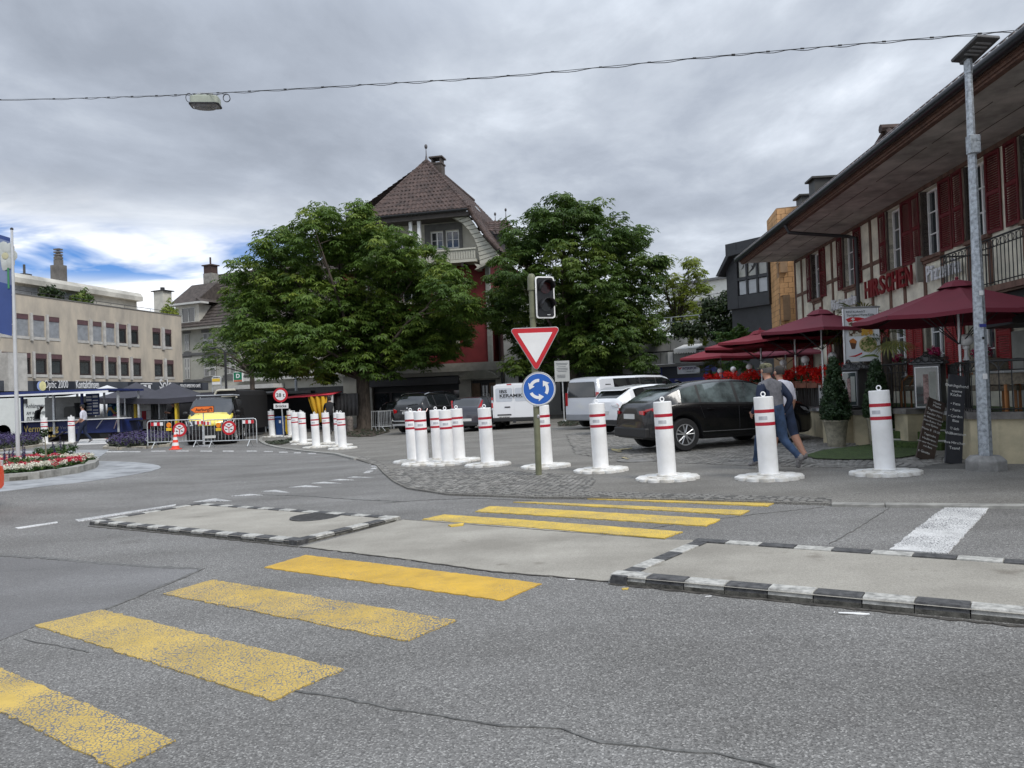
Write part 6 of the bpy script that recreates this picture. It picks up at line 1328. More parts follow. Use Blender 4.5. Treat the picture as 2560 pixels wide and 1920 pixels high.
Fs = Fac(P0, Pc); LS = Fs.L
side_ = thing('brick_wing', 'shaded brick side wall with two tall slit windows left of the inn', 'building', Fs.O, Fs.ang)
Hs = lambda a, b, y=0: Fs.hit(a, b, y)
sl = [(Hs(1947, 700)[0], Hs(1955, 700)[0], Hs(1950, 805)[1], Hs(1950, 742)[1]), (Hs(1946, 700)[0], Hs(1952, 700)[0], Hs(1950, 682)[1], Hs(1950, 655)[1])]
mb = MB(); wallgrid(mb, 0, LS, 0, zT, sl, 0, .3); mb.b2(0, LS, .3, .32, 0, zT, 1); mb.build('wall', [M_mortar, M_shop], side_, fix=False); mb = MB(); k = 0; z = 3.
while z < zT-.2:
 x = -.18 if k % 2 else 0
 while x < LS:
  a_, b_ = max(0, x), min(x+.35, LS)
  if b_-a_ > .05 and not any(h[0] < b_ and a_ < h[1] and h[2] < z+.2 and z < h[3] for h in sl): mb.b2(a_+.006, b_-.006, -.015, .01, z, z+.21)
  x += .36
 z += .23; k += 1
mb.build('bricks', M_brick, side_, kind='stuff', fix=False)
F7 = Fac(at(1832, 1000, 37.5), at(1937, 1000, 35.5)); t = thing('glazed_bay', 'dark framed glass bay with pale lower panels above the hedge', 'building', F7.O, F7.ang)
H = lambda a, b, y=0: F7.hit(a, b, y); L7 = F7.L
M_bayf = mk('bay_frame', (.035, .037, .042), .5)
xm = [H(p, 700)[0] for p in (1846, 1869, 1895, 1921)]; zz0, zz1, zz2, zz3 = H(1880, 735)[1], H(1880, 697)[1], H(1880, 690)[1], H(1880, 640)[1]
mb = MB(); mb.b2(0, xm[0], -.1, 3, zz0-.6, zz3+.8); mb.b2(xm[3], L7, -.1, 3, zz0-.6, zz3+.8); mb.b2(xm[0], xm[3], -.08, 3, zz0-.6, zz0); mb.b2(xm[0], xm[3], -.08, .2, zz1, zz2); mb.b2(xm[0], xm[3], -.08, 3, zz3, zz3+.8); mb.b2(0, L7, .2, 6, 1, zz0)
for x in xm[1:3]: mb.b2(x-.05, x+.05, -.08, .2, zz0, zz3)
mb.build('frame', M_bayf, t)
for a, b in zip(xm, xm[1:]):
 mb = MB(); mb.b2(a+.05, b-.05, .0, .03, zz0+.04, zz1-.03); mb.build('panel', mk('bay_panel', (.42, .44, .46), .3, var=.05), t)
 mb = MB(); mb.b2(a+.05, b-.05, .0, .03, zz2+.03, zz3-.03); mb.build('pane', mk('bay_glass', (.09, .095, .09), .05, var=.6, vs=.7, spec=1., dirt_or_tone=(.30, .30, .26)), t)  # pane colour mottled with paler patches
for px, sc_ in ((1881, 1.), (1857, .4)):
 xx_, z_ = H(px, 668, -.02); s_ = .32*sc_; mb = MB(); mb.prism([(xx_-s_, z_-s_*.9), (xx_-s_*.1, z_-s_*.1), (xx_-s_*.2, z_+s_*.3), (xx_+s_*.1, z_+s_*.2), (xx_+s_*.35, z_+s_*.9), (xx_+s_*.5, z_+s_*.4), (xx_+s_*.3, z_-s_*.1), (xx_, z_-s_*.35)], -.02, -.01); mb.build('bird_sticker', M_black, t)
mb = MB(); za_ = zz3+.8; xw = H(1806, 690, 0)[0]
mb.prism([(xw, H(1808, 692)[1]), (H(1832, 650)[0], H(1832, 640)[1]), (H(1834, 635)[0], H(1835, 632)[1]), (L7, H(1937, 606)[1]), (L7, H(1937, 616)[1]), (H(1838, 640)[0], H(1838, 643)[1]), (xw+.15, H(1808, 694)[1])], -.5, 3); mb.build('lean_to_roof', M_bayf, t)
for s_ in (-.4, 1.2): mb = MB(); mb.tube([(xw+.2, s_, H(1808, 690)[1]), (.1, s_, H(1808, 690)[1]+.4)], .04, 5); mb.build('strut', M_bayf, t)
F8 = Fac(at(1690, 1000, 92), at(1850, 1000, 86)); B8 = wroot('white_flats', 'white flat roofed apartment block far behind the hedge', F8); H = lambda a, b, y=0: F8.hit(a, b, y)
hs = [(H(a, 720)[0], H(b, 720)[0], H(a, 741)[1], H(a, 724)[1]) for a, b in ((1700, 1712), (1743, 1754), (1761, 1773), (1816, 1826))]
mb = MB(); zt_ = H(1780, 702)[1]; wallgrid(mb, 0, F8.L+6, 0, zt_, hs, 0, .3); mb.b2(0, F8.L+6, .3, 10, 0, zt_-.05); mb.build('wall', mk('white_render', (.62, .62, .58), .8, var=.04), B8, fix=False)
for h_ in hs: window(B8, *h_, .28, M_dark, nx=1)
mb = MB(); mb.b2(-.3, F8.L+6, -.3, 10, zt_, zt_+.3); mb.build('roof_edge', M_gtrim, B8); mb = MB(); x0, x1 = H(1796, 690, 2)[0], H(1835, 690, 2)[0]; mb.b2(x0, x1, 2, 5, zt_, H(1800, 692, 2)[1]); mb.build('roof_box', M_cream, B8)
mb = MB(); mb.tube([(0, -1, H(1780, 738)[1]), (F8.L+4, -1, H(1780, 738)[1])], .06, 4); mb.b2(0, F8.L+4, -1.1, 0, H(1780, 752)[1], H(1780, 748)[1]); mb.build('balcony', M_par, B8)
# ================= INN with red shutters
fx = lambda y: 10.5+.074*(y-15.8)
Pfar, Pnear = Vector((fx(31.2), 31.2, 0)), Vector((fx(5), 5, 0))
F9 = Fac(Pfar, Pnear); IN = wroot('inn', 'half timbered inn with deep boarded eaves and dark red shutters', F9)
H = lambda a, b, y=0: F9.hit(a, b, y); L9 = F9.L
M_pl = mk('inn_plaster', (.66, .63, .52), .9, var=.15, vs=1.6, dirt_or_tone=(.46, .44, .37))
M_tim = mk('brown_timber', (.13, .072, .052), .75, var=.25, vs=7, streak=.3)
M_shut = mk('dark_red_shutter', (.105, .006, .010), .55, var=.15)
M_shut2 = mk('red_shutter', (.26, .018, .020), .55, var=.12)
M_sof = mk('soffit_boards', (.44, .43, .40), .85, var=.25, vs=1.2)
M_lin = mk('window_jamb', (.055, .042, .036), .7, var=.1)
ze = 6.27; zmid = H(2300, 790)[1]
Z = lambda a, b: (1980+a*.26515, 380+b*.26515)
up = [((190, 1000), (283, 1370)), ((490, 850), (608, 1240)), ((905, 610), (1058, 1070)), ((1228, 430), (1418, 940)), ((1640, 200), (1862, 770))]
zb_, zt_ = [], []
ups = []
for (a, b), (c__, d) in up:
 x0 = H(*Z(a, b))[0]; x1, z0 = H(*Z(c__, d)); ups.append((x0, x1, z0)); zb_.append(z0)
z0u = sum(zb_)/len(zb_); z1u = ze-.12
gap = ups[4][0]-ups[3][0]; ups += [(ups[4][0]+gap*k, ups[4][1]+gap*k, 0) for k in (1, 2, 3)]
holes = [(a, b, z0u, z1u) for a, b, _ in ups]
gr_px = [((1990, 0), (2000, 0)), ((2080, 0), (2092, 0)), ((2235, 800), (2266, 875)), ((2318, 770), (2362, 880)), ((2430, 0), (2487, 0))]
grs = [(H(1995, 850)[0], H(2012+10, 850)[0]), (H(2085, 850)[0], H(2105, 850)[0]), (H(2233, 850)[0], H(2267, 850)[0]), (H(2318, 850)[0], H(2363, 850)[0]), (H(2425, 850)[0], H(2490, 850)[0])]
zg0, zg1 = 1.35, 3.1
holes += [(a, b, zg0, zg1) for a, b in grs]
mb = MB(); wallgrid(mb, 0, L9, 0, ze, holes, 0, .22, 0); mb.quad([(0, 0, 0), (0, 10, 0), (0, 10, ze), (0, 0, ze)]); mb.build('wall', M_pl, IN, fix=False)
def beam(x0, x1, z0, z1, y=-.035): mb = MB(); mb.b2(x0, x1, y, .01, z0, z1); mb.build('timber_beam', M_tim, IN, bevel=.006)
def shutter(x0, x1, z0, z1, mt, ang=0.):
 mb = MB(); w_ = x1-x0; mb.b2(0, .05, -.03, .0, 0, z1-z0); mb.b2(w_-.05, w_, -.03, .0, 0, z1-z0); mb.b2(.05, w_-.05, -.03, .0, 0, .07); mb.b2(.05, w_-.05, -.03, .0, z1-z0-.07, z1-z0); zm = (z1-z0)*.5; mb.b2(.05, w_-.05, -.03, 0, zm-.04, zm+.04)
 n = int((z1-z0)/.055)
 for k in range(n): mb.box((w_/2, -.016, .07+(z1-z0-.14)*(k+.5)/n), (w_-.1, .008, .05), M=Matrix.Rotation(R(-35), 4, 'X'))
 o = mb.build('shutter', mt, IN, fix=False); o.location = (x0, -.05, z0); o.rotation_euler = (0, 0, ang); return o
sw = .52
for i, (a, b, _) in enumerate(ups):
 window(IN, a+.03, b-.03, z0u+.02, z1u-.03, .15, M_retro, nx=1, nz=2, fw=.05, muntin=.03)
 for q in (a-.03, b): mb = MB(); mb.b2(q, q+.03, -.04, .2, z0u, z1u); mb.build('window_jamb', M_lin, IN)
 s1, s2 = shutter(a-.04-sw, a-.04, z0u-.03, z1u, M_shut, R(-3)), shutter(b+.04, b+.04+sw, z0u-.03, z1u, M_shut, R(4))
 mb = MB(); mb.b2(a-.1, b+.1, -.10, .03, z0u-.09, z0u); mb.b2(a-.05, b+.05, -.06, .0, z0u-.17, z0u-.09); mb.build('window_sill', M_tim, IN)
 beam(a-.08, a+.06, zmid, z0u-.17); beam(b-.06, b+.08, zmid, z0u-.17)
zr_ = z0u-.17-.45
xs_ = [0.0]
for i, (a, b, _) in enumerate(ups):
 lo = a-.04-sw; hi = b+.04+sw; prev = ups[i-1][1]+.04+sw if i else .14
 if lo-prev > .35:
  m_ = (lo+prev)/2; beam(m_-.075, m_+.075, zmid, ze)
  if lo-prev > .5: beam(prev+.0, m_-.078, z0u+.35, z0u+.47); beam(m_+.078, lo-.0, z0u+.35, z0u+.47)
beam(0, .14, 0, ze); beam(0.15, L9, ze-.10, ze, -.06)
beam(.15, L9, zmid-.13, zmid+.03, -.05)
for i, (a, b) in enumerate(grs):
 window(IN, a+.03, b-.03, zg0+.02, zg1-.03, .15, M_retro, nx=1, nz=2, fw=.05)
 mb = MB(); mb.b2(a-.12, a, -.03, .1, zg0-.05, zg1+.1); mb.b2(b, b+.12, -.03, .1, zg0-.05, zg1+.1); mb.b2(a-.12, b+.12, -.035, .1, zg1+.1, zg1+.22); mb.build('stone_surround', mk('surround_stone', (.30, .28, .22), .85, var=.12), IN)
 for s_ in (0, 1):
  w_ = .55 if i > 1 else .42
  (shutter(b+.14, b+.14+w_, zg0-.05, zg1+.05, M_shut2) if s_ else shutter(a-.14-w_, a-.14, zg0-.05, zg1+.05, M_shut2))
ov = 2.1; xe0 = H(1842, 655, -2.3)[0]
n = 0; xx_ = xe0
while xx_ < L9:
 w_ = 3.0; x1 = min(L9, xx_+w_-.012); mb = MB(); mb.b2(xx_, x1, -ov+.1, .02, ze+.02, ze+.06)
 mb.build('soffit_panel', M_sof, IN)
 for yy in (-1.45, -.75): mb = MB(); mb.b2(xx_+rnd.uniform(0, .1), x1-rnd.uniform(0, .8), yy-.006, yy+.006, ze+.012, ze+.022); mb.build('board_joint', M_lin, IN)
 xx_ += w_
for y0, y1, z0, z1, mt_ in ((-ov-.02, -ov+.10, ze-.02, ze+.07, M_tim), (-ov-.06, -ov-.02, ze+.02, ze+.14, M_tim), (-ov-.09, -ov-.06, ze+.08, ze+.20, M_lin)):
 mb = MB(); mb.b2(xe0-.02, L9, y0, y1, z0, z1); mb.build('fascia_board', mt_, IN)
mb = MB(); mb.tube([(xe0-.1, -ov-.19, ze+.17), (L9, -ov-.19, ze+.17)], .10, 10); mb.build('gutter', mk('gutter_dark', (.014, .016, .02), .35, metal=.3, var=0), IN, smooth=40)
mb = MB(); mb.tube([(xe0-.1, -ov-.285, ze+.25), (L9, -ov-.285, ze+.25)], .010, 6); mb.build('gutter_rim', M_alu, IN)
sl = math.tan(R(27)); DR = 9.
mb = MB(); tiled(mb, lambda u_, v: Vector((xe0+(L9-xe0)*u_, -ov-.22+(DR)*v, ze+.22+DR*sl*v)), lambda v: 105, 24, .05, .03); mb.build('roof_tiles', mk('inn_roof_tile', (.10, .07, .055), .85, var=.4, vs=4), IN, kind='stuff', fix=False)
mb = MB(); mb.b2(xe0, L9, -ov-.1, -ov+.6, ze+.07, ze+.2); mb.quad([(xe0, -ov-.2, ze+.2), (L9, -ov-.2, ze+.2), (L9, DR-ov, ze+.1+DR*sl), (xe0, DR-ov, ze+.1+DR*sl)]); mb.quad([(xe0, -ov, ze+.07), (xe0, DR-ov, ze+.05), (xe0, DR-ov, ze+.1+DR*sl)]); mb.build('roof_deck', M_tim, IN, fix=False)
M_zinc = mk('dark_zinc', (.045, .045, .043), .5, metal=.3, var=.1)
def dorm(pl, pr, pt, y0, y1):
 x0 = H(pl, 400, y0)[0]; x1 = H(pr, 400, y0)[0]; z1 = H(pl, pt, y0)[1]; mb = MB(); mb.b2(x0, x1, y0, y1+3, z1-2.2, z1); o = mb.build('dormer', M_zinc, IN); mb = MB(); mb.b2(x0-.1, x1+.1, y0-.12, y1+3, z1, z1+.07); mb.build('dormer_roof', M_zinc, IN)
 mb = MB(); mb.b2(x0-.02, x0, y0+.25, y0+1.1, z1-1.5, z1-.35); mb.build('dormer_window', M_glass, IN)
dorm(2019, 2034, 461, 0.2, 2.2); dorm(1986, 2000, 505, .9, 2.6)
gx, gz = H(2236, 322, 0.4); gb = H(2190, 372, .4)[1]
mb = MB(); gl = H(2155, 405, .4); grr = H(2252, 330, .4)
mb.prism([(gl[0], gl[1]-.3), (gx, gz-.25), (grr[0]+.6, grr[1]-.9), (grr[0]+.3, gl[1]-.5)], .4, 1.2); mb.build('cross_gable', mk('gable_ochre', (.34, .22, .11), .8, var=.1), IN)
mb = MB(); mb.tube([(gl[0]-.6, .2, gl[1]-.75), (gx, .2, gz)], .10, 6); mb.tube([(gx, .2, gz), (grr[0]+.9, .2, grr[1]-1.1)], .10, 6); mb.tube([(gx, 0, gz+.02), (gx, 3, gz)], .13, 8); mb.build('verge', M_tile, IN)
dx_ = H(2143, 600, -.1)[0]; gx0 = H(1978, 560, -ov)[0]
mb = MB(); mb.tube([(gx0, -ov-.19, ze+.08), (gx0+.05, -ov-.1, ze-.18), (dx_-.2, -.3, ze-.35), (dx_, -.14, ze-.45), (dx_, -.14, ze-1.), (dx_, -.14, .5)], .055, 10); mb.build('downpipe', M_dark, IN, smooth=50)
def lets(s, pa, pb, za, hgt, mt, name, gap_=.0, sx=1., dep=.03, bold=.01, slope=0.):
 x0, x1 = H(pa, 700, -.12)[0], H(pb, 700, -.12)[0]; n = len(s); w_ = (x1-x0)
 wd = [.55 if c__ in 'Iirt' else 1. for c__ in s]; tot = sum(wd); x = x0
 t_ = thing(name, {'restaurant_sign_a': 'white cut out letters reading Ristorante on the inn front', 'restaurant_sign_b': 'big red raised letters reading HIRSCHEN on the inn front', 'restaurant_sign_c': 'white cut out letters reading Pizzeria below the balcony'}[name], 'sign', IN.location, IN.rotation_euler.z); t_.name = 'restaurant_lettering'
 for c__, q in zip(s, wd):
  ww = w_*q/tot; text(t_, c__, x+ww*.1, za, hgt, mt, y=-.13, ext=dep, width=ww*.82, name='letter', bold=bold)
  x += ww
M_letred = mk('letter_red', (.19, .010, .017), .4, var=.08)
z_r = H(2100, 762, -.12)[1]; z_h = H(2280, 700, -.12)[1]
lets('Ristorante', 2077, 2140, H(2110, 768, -.12)[1], .52, M_wtext, 'restaurant_sign_a')
lets('HIRSCHEN', 2161, 2283, (H(2163, 744, -.12)[1]+H(2275, 716, -.12)[1])/2, .74, M_letred, 'restaurant_sign_b', dep=.025, bold=.012)
lets('Pizzeria', 2318, 2404, H(2325, 703, -.12)[1], .56, M_wtext, 'restaurant_sign_c')
xh = H(2291, 700, -.2)[0]; mb = MB(); zq = H(2285, 705, -.12)[1]; mb.b2(xh-.03, xh+.05, -.20, -.02, zq-.05, zq+.62); mb.build('sign_end_box', mk('box_grey', (.26, .25, .22), .6), IN, bevel=.01)
xb0 = H(2360, 700, -1.)[0]; zb0 = H(2400, 690, -1.)[1]-.0
M_iron = mk('wrought_iron', (.012, .012, .013), .5, var=0)
zfl = zmid+.05
mb = MB(); mb.b2(xb0, L9, -1.1, -.02, zfl-.14, zfl); mb.build('balcony_floor', mk('balcony_wood', (.16, .12, .09), .8, var=.2), IN); mb = MB(); mb.b2(xb0-.03, L9, -1.16, -1.1, zfl-.10, zfl+.02); mb.build('balcony_edge', M_tim, IN)
mb = MB(); mb.tube([(0, -1.06, zfl), (0, -1.06, zfl+.92)], .010, 5, cap=False); o = mb.build('railing_bar', M_iron, IN); o.location.x = xb0+.02; k = 1
while xb0+.02+k*.13 < L9-4: inst(o, IN, loc=(xb0+.02+k*.13, 0, 0)); k += 1
mb = MB(); mb.tube([(xb0, -1.06, zfl+.95), (L9, -1.06, zfl+.95)], .02, 6); mb.tube([(xb0, -1.06, zfl+.78), (L9, -1.06, zfl+.78)], .012, 5); mb.tube([(xb0, -1.06, zfl+.1), (L9, -1.06, zfl+.1)], .012, 5); mb.tube([(xb0, -1.06, zfl+.95), (xb0, -.05, zfl+.95)], .018, 6); mb.tube([(xb0, -1.06, zfl+.1), (xb0, -.05, zfl+.1)], .012, 5)
for k in range(8): mb.tube([(xb0, -.95+k*.12, zfl), (xb0, -.95+k*.12, zfl+.93)], .009, 5)
mb.build('railing_frame', M_iron, IN)
mb = MB(); k = 0
while xb0+.1+k*.26 < L9-4:
 x0 = xb0+.12+k*.26; mb.tube([(x0+.10*math.cos(a), -1.06, zfl+.85+.075*math.sin(a)) for a in [i*math.pi/4 for i in range(9)]], .008, 4, cap=False); k += 1
mb.build('railing_scrolls', M_iron, IN)
mb = MB(); mb.b2(xb0+1.2, L9, -1.0, -.1, zfl-.75, zfl-.14); mb.build('porch_shade_block', M_shop, IN)  # near-black block stands in for the shade under the balcony
mb = MB(); xg = H(2500, 900)[0]; mb.b2(xg+.5, L9, -.06, -.01, 0, zfl-.8); mb.build('grey_wall_panel', mk('grey_render', (.27, .27, .25), .9, var=.1), IN)
# ================= TERRACE
TW = [G(2560+160, 1176, PZ), G(2560, 1158, PZ), G(2480, 1152, PZ), G(2400, 1150, PZ)]
ty = lambda y: 0
M_wallp = mk('terrace_plaster', (.44, .385, .26), .9, var=.22, vs=1.8, bump=.2, bs=20, dirt_or_tone=(.30, .27, .19))
M_cap = mk('cap_stone', (.15, .14, .13), .85, var=.25, vs=5, bump=.4, bs=40)
M_turf = mk('green_turf', (.045, .075, .018), .95, var=.3, vs=14, bump=1., bs=160)
tz = .78     # terrace level above the plaza there
def wallrun(pts, h, name, lb, th=.25, cap=True, cat='wall'):
 P_ = [Vector((p[0], p[1])) for p in pts]; t_ = thing(name, lb, cat, (P_[0].x, P_[0].y, 0)); mb = MB(); mc = MB()
 for a, b in zip(P_, P_[1:]):
  d = (b-a).normalized(); n = Vector((-d.y, d.x)); c4 = [a, b, b+n*th, a+n*th]; z0, z1 = -.2, g(a.x)+PZ+h
  vs = [(p.x, p.y, z) for z in (z0, z1) for p in c4]; mb.add(vs, [(0, 1, 5, 4), (1, 2, 6, 5), (2, 3, 7, 6), (3, 0, 4, 7), (4, 5, 6, 7)])
  c5 = [a-n*.05-d*.02, b-n*.05+d*.02, b+n*(th+.05)+d*.02, a+n*(th+.05)-d*.02]; vs = [(p.x, p.y, z) for z in (z1, z1+.10) for p in c5]; mc.add(vs, [(0, 1, 2, 3), (4, 5, 6, 7), (0, 1, 5, 4), (1, 2, 6, 5), (2, 3, 7, 6), (3, 0, 4, 7)])
 mb.build('wall_face', M_wallp, t_, world=True, fix=False); mc.build('cap_stones', M_cap, t_, world=True, fix=False); return t_
zc = tz-.1
A0 = G(2405, 1165, PZ); A0.y += .0
Rw = [A0, G(2440, 1169, PZ), G(2500, 1172, PZ), G(2640, 1180, PZ)]
Rw = [Vector((6.95, 13.0)), Vector((6.8, 12.2)), Vector((7.1, 11.75)), Vector((7.9, 11.2)), Vector((11.0, 9.4))]
a1 = XG(2400, 12.6);
Rw = [XG(2372, 14.6).to_2d(), XG(2395, 13.0).to_2d(), XG(2430, 12.15).to_2d(), XG(2500, 11.75).to_2d(), XG(2600, 11.5).to_2d(), XG(2800, 11.2).to_2d()]
wallrun(Rw, zc, 'terrace_wall', 'beige rounded terrace wall with stone cap behind the lamp post')
Lw = [XG(2010, 20.2).to_2d(), XG(2060, 18.4).to_2d(), XG(2120, 17.0).to_2d(), XG(2172, 16.0).to_2d(), XG(2185, 16.6).to_2d()]
wallrun([XG(1800, 27).to_2d(), XG(1900, 23.5).to_2d()]+Lw, zc-.05, 'terrace_wall', 'pale terrace wall below the flower fence behind the large potted cone')
tf = [p for p in [XG(1800, 27).to_2d(), XG(1900, 23.5).to_2d()]+Lw[:-1]]+[XG(2190, 17.2).to_2d(), XG(2360, 15.6).to_2d()]+Rw+[Vector((10.9, 11.)), Vector((11.6, 31))]
mb = MB(); mb.add([(p[0], p[1], g(6)+PZ+zc+.02) for p in tf], [tuple(range(len(tf)))]); ter = mb.build('terrace_floor', M_turf, fix=False, kind='structure')
TZ = g(6)+PZ+zc+.02
sa, sb = XG(2190, 15.3), XG(2335, 14.3)
t = thing('turf_steps', 'four green turf covered steps rising to the terrace between the menu cases', 'steps', sa, math.atan2(sb.y-sa.y, sb.x-sa.x)); Ls = (sb-sa).length+.15
for k in range(4):
 z1 = (k+1)*(TZ-sa.z)/4; mb = MB(); mb.b2(-.1, Ls, k*.33, 2.0, z1-.19, z1); mb.build('step', M_turf, t, bevel=.015); mb = MB(); mb.b2(-.1, Ls, k*.33-.006, k*.33-.001, z1-.19, z1-.15); mb.build('step_edge', mk('step_concrete', (.36, .36, .33), .8), t)
mat_p = [(2010, 1142), (2060, 1128), (2190, 1112), (2290, 1118), (2297, 1140), (2250, 1148), (2170, 1152), (2100, 1152), (2040, 1150)]
m_o = sheet('green_mat', gp(mat_p, PZ), PZ+.03, M_turf); tag(m_o, 'flat green artificial turf mat laid before the terrace steps', 'mat')
def blob(name, parent, pts, mt, smooth=False): pass
def leafcloud(name, parent, centers, mt, n, r_, size, seed=1, flat=.7, shell=.75, up=.3, tone=(.2, .9), world=True, kind=None):
 """many small leaf quads scattered through clumps; vertex tone per clump"""
 rr = random.Random(seed); V = []; Fs_ = []; T = []
 for ci, (cx_, cy_, cz_, cr) in enumerate(centers):
  base = rr.uniform(*tone); m_ = max(3, int(n*(cr/r_)**2))
  for i in range(m_):
   d = Vector((rr.gauss(0, 1), rr.gauss(0, 1), rr.gauss(0, 1))).normalized(); rad = cr*(shell+(1-shell)*rr.random()) if rr.random() < .8 else cr*rr.random()
   p = Vector((cx_, cy_, cz_))+Vector((d.x*rad, d.y*rad, d.z*rad*flat))
   nrm = (d+Vector((0, 0, up))+Vector((rr.uniform(-.6, .6), rr.uniform(-.6, .6), rr.uniform(-.6, .6)))).normalized()
   a = nrm.cross(Vector((rr.uniform(-1, 1), rr.uniform(-1, 1), rr.uniform(-1, 1)))).normalized(); b = nrm.cross(a); s_ = size*rr.uniform(.6, 1.3)
   k = len(V); V += [p-a*s_*.5, p-b*s_*.28, p+a*s_*.6, p+b*s_*.28]; Fs_.append((k, k+1, k+2, k+3)); tn = base+rr.uniform(-.15, .15); T.append(tn)
 if world and parent is not None: I = wmx(parent).inverted(); V = [I @ v for v in V]
 me = bpy.data.meshes.new(name); me.from_pydata([tuple(v) for v in V], [], Fs_); me.materials.append(mt)
 at_ = me.attributes.new('tone', 'FLOAT', 'FACE'); at_.data.foreach_set('value', T); me.update()
 o = bpy.data.objects.new(name, me); link(o, parent)
 if kind: o['kind'] = kind
 return o
M_yew = leafmat('topiary_green', (.012, .030, .010), (.022, .048, .016), (.045, .085, .030), .15)
M_pot = mk('pot_cement', (.27, .25, .19), .9, var=.25, vs=9, bump=.5, bs=70)
for px, py, y, h_, hp, rp, lb in ((2092, 1117, 0, 2.3, .56, .245, 'large clipped green cone in a round cement pot on the green mat'), (2198, 1090, 0, 1.9, .6, .22, 'smaller clipped green cone behind the rightmost bollard')):
 c_ = G(px, py, PZ) if px < 2100 else XG(px, 15.6, PZ); t = thing('potted_topiary', lb, 'plant', c_)
 ztop = at(2081 if px < 2100 else 2196, 898 if px < 2100 else 906, c_.y).z-c_.z
 mb = MB(); mb.lathe([(rp*.70, 0), (rp*.80, hp*.4), (rp*.98, hp*.92), (rp*1.06, hp*.95), (rp*1.06, hp), (rp*.92, hp), (rp*.9, hp*.93), (.001, hp*.92)], n=24); mb.build('pot', M_pot, t, smooth=45)
 mb = MB(); mb.lathe([(.03, hp*.9), (.02, ztop*.8)], n=8); mb.lathe([(.12, hp), (rp*.75, hp+.12), (rp*.72, hp+.3), (rp*.35, hp+(ztop-hp)*.6), (.02, ztop-.1)], n=14, m=1); mb.build('stem', [M_bark, M_yew], t)
 cs = []
 rr = random.Random(px)
 for k in range(330):
  f = rr.random()**1.3; z = hp+.03+(ztop-hp)*f; rad = rp*1.2*(1-f)**.75*(1 if f > .06 else .8)+.02; a = rr.uniform(0, 6.283); cs.append((c_.x+rad*math.cos(a)*.93, c_.y+rad*math.sin(a)*.93, c_.z+z, .07))
 leafcloud('foliage', t, cs, M_yew, 34, .07, .045, px, 1., .5)
M_case = mk('case_grey', (.085, .088, .095), .45, metal=.3, var=.12, vs=4)
def menucase(px0, px1, py0, py1, y, rz, lb, side=False):
 a = at((px0+px1)/2, py1, y); w_ = (px1-px0)*y/FPX; z0 = a.z; z1 = at((px0+px1)/2, py0, y).z; t = thing('menu_case', lb, 'display case', (a.x, y, z0), R(rz)); h_ = z1-z0
 mb = MB(); d_ = .45; mb.b2(-w_/2, w_/2, 0, d_, 0, h_*.80); mb.build('cabinet', M_case, t, bevel=.01)
 mb = MB(); mb.b2(-w_/2-.06, w_/2+.06, -.06, d_+.06, h_*.80, h_*.84); mb.prism([(-w_/2-.05, h_*.84), (w_/2+.05, h_*.84), (w_/2-.18, h_*.97), (-w_/2+.18, h_*.97)], -.02, d_+.02); mb.build('hood', M_case, t, bevel=.008)
 mb = MB(); mb.b2(-w_*.44, w_*.44, -.03, -.0, h_*.03, h_*.76); f = mb.build('door_frame', M_alu, t, bevel=.005)
 mb = MB(); mb.b2(-w_*.40, w_*.40, -.034, -.03, h_*.05, h_*.74); mb.build('glass', mk('case_glass', (.02, .028, .03), .05, var=.5, vs=2., spec=1., dirt_or_tone=(.07, .085, .085)), f)  # glass colour mottled, paler in patches
 mb = MB(); mb.b2(w_*.08, w_*.34, -.038, -.035, h_*.12, h_*.66); mb.build('menu_sheet', mk('menu_paper', (.36, .37, .34), .7, var=.15), f); mb = MB(); mb.b2(-w_*.13, w_*.06, -.038, -.035, h_*.10, h_*.62); mb.build('picture_sheet', mk('menu_picture', (.26, .17, .16), .6, var=.8, vs=14, dirt_or_tone=(.04, .02, .02)), f)
 mb = MB(); xc_ = 0
 for s_, cx_, cz_, rr_ in [(1, 0, h_*.90, .09), (1, 0, h_*.97, .05)]+[(s2, s2*(.13+.10*q), h_*.87, .055) for q in range(3) for s2 in (-1, 1)]:
  mb.tube([(cx_+rr_*math.cos(a_)*(1-.5*a_/9), -.06, cz_+rr_*1.1*math.sin(a_)*(1-.5*a_/9)) for a_ in [i*.5 for i in range(18)]], .008, 5)
 mb.build('scrollwork', M_iron, t)
 if not side: pass
 return t
menucase(2290, 2352, 882, 1023, 14.6, -40, 'large grey glazed menu case with scrollwork behind the chalkboards')
menucase(2108, 2148, 902, 1018, 16.4, -48, 'grey menu case with menu sheets between the two clipped cones')
for (px, y, hh, ww) in ((2330, 14.9, 1.0, .9), (2128, 16.7, .9, .8)):
 c_ = XG(px, y, PZ); zt = at(px, 1020, y).z-c_.z; t = thing('stone_plinth', 'pale stone plinth under the ' + ('large menu case by the steps' if px > 2200 else 'menu case between the cones'), 'plinth', c_); mb = MB(); mb.b2(-ww/2, ww/2, 0, .5, -.05, zt-.1); mb.b2(-ww/2-.05, ww/2+.05, -.05, .55, zt-.1, zt, 1); mb.build('block', [M_wallp, M_cap], t)
M_board = mk('chalkboard_black', (.013, .014, .018), .6, var=.3, vs=5, dirt_or_tone=(.03, .03, .035)); M_bboard = mk('chalkboard_brown', (.052, .034, .026), .65, var=.25, vs=4)
M_chalk = mk('chalk', (.62, .62, .60), .9, var=.3, vs=20)
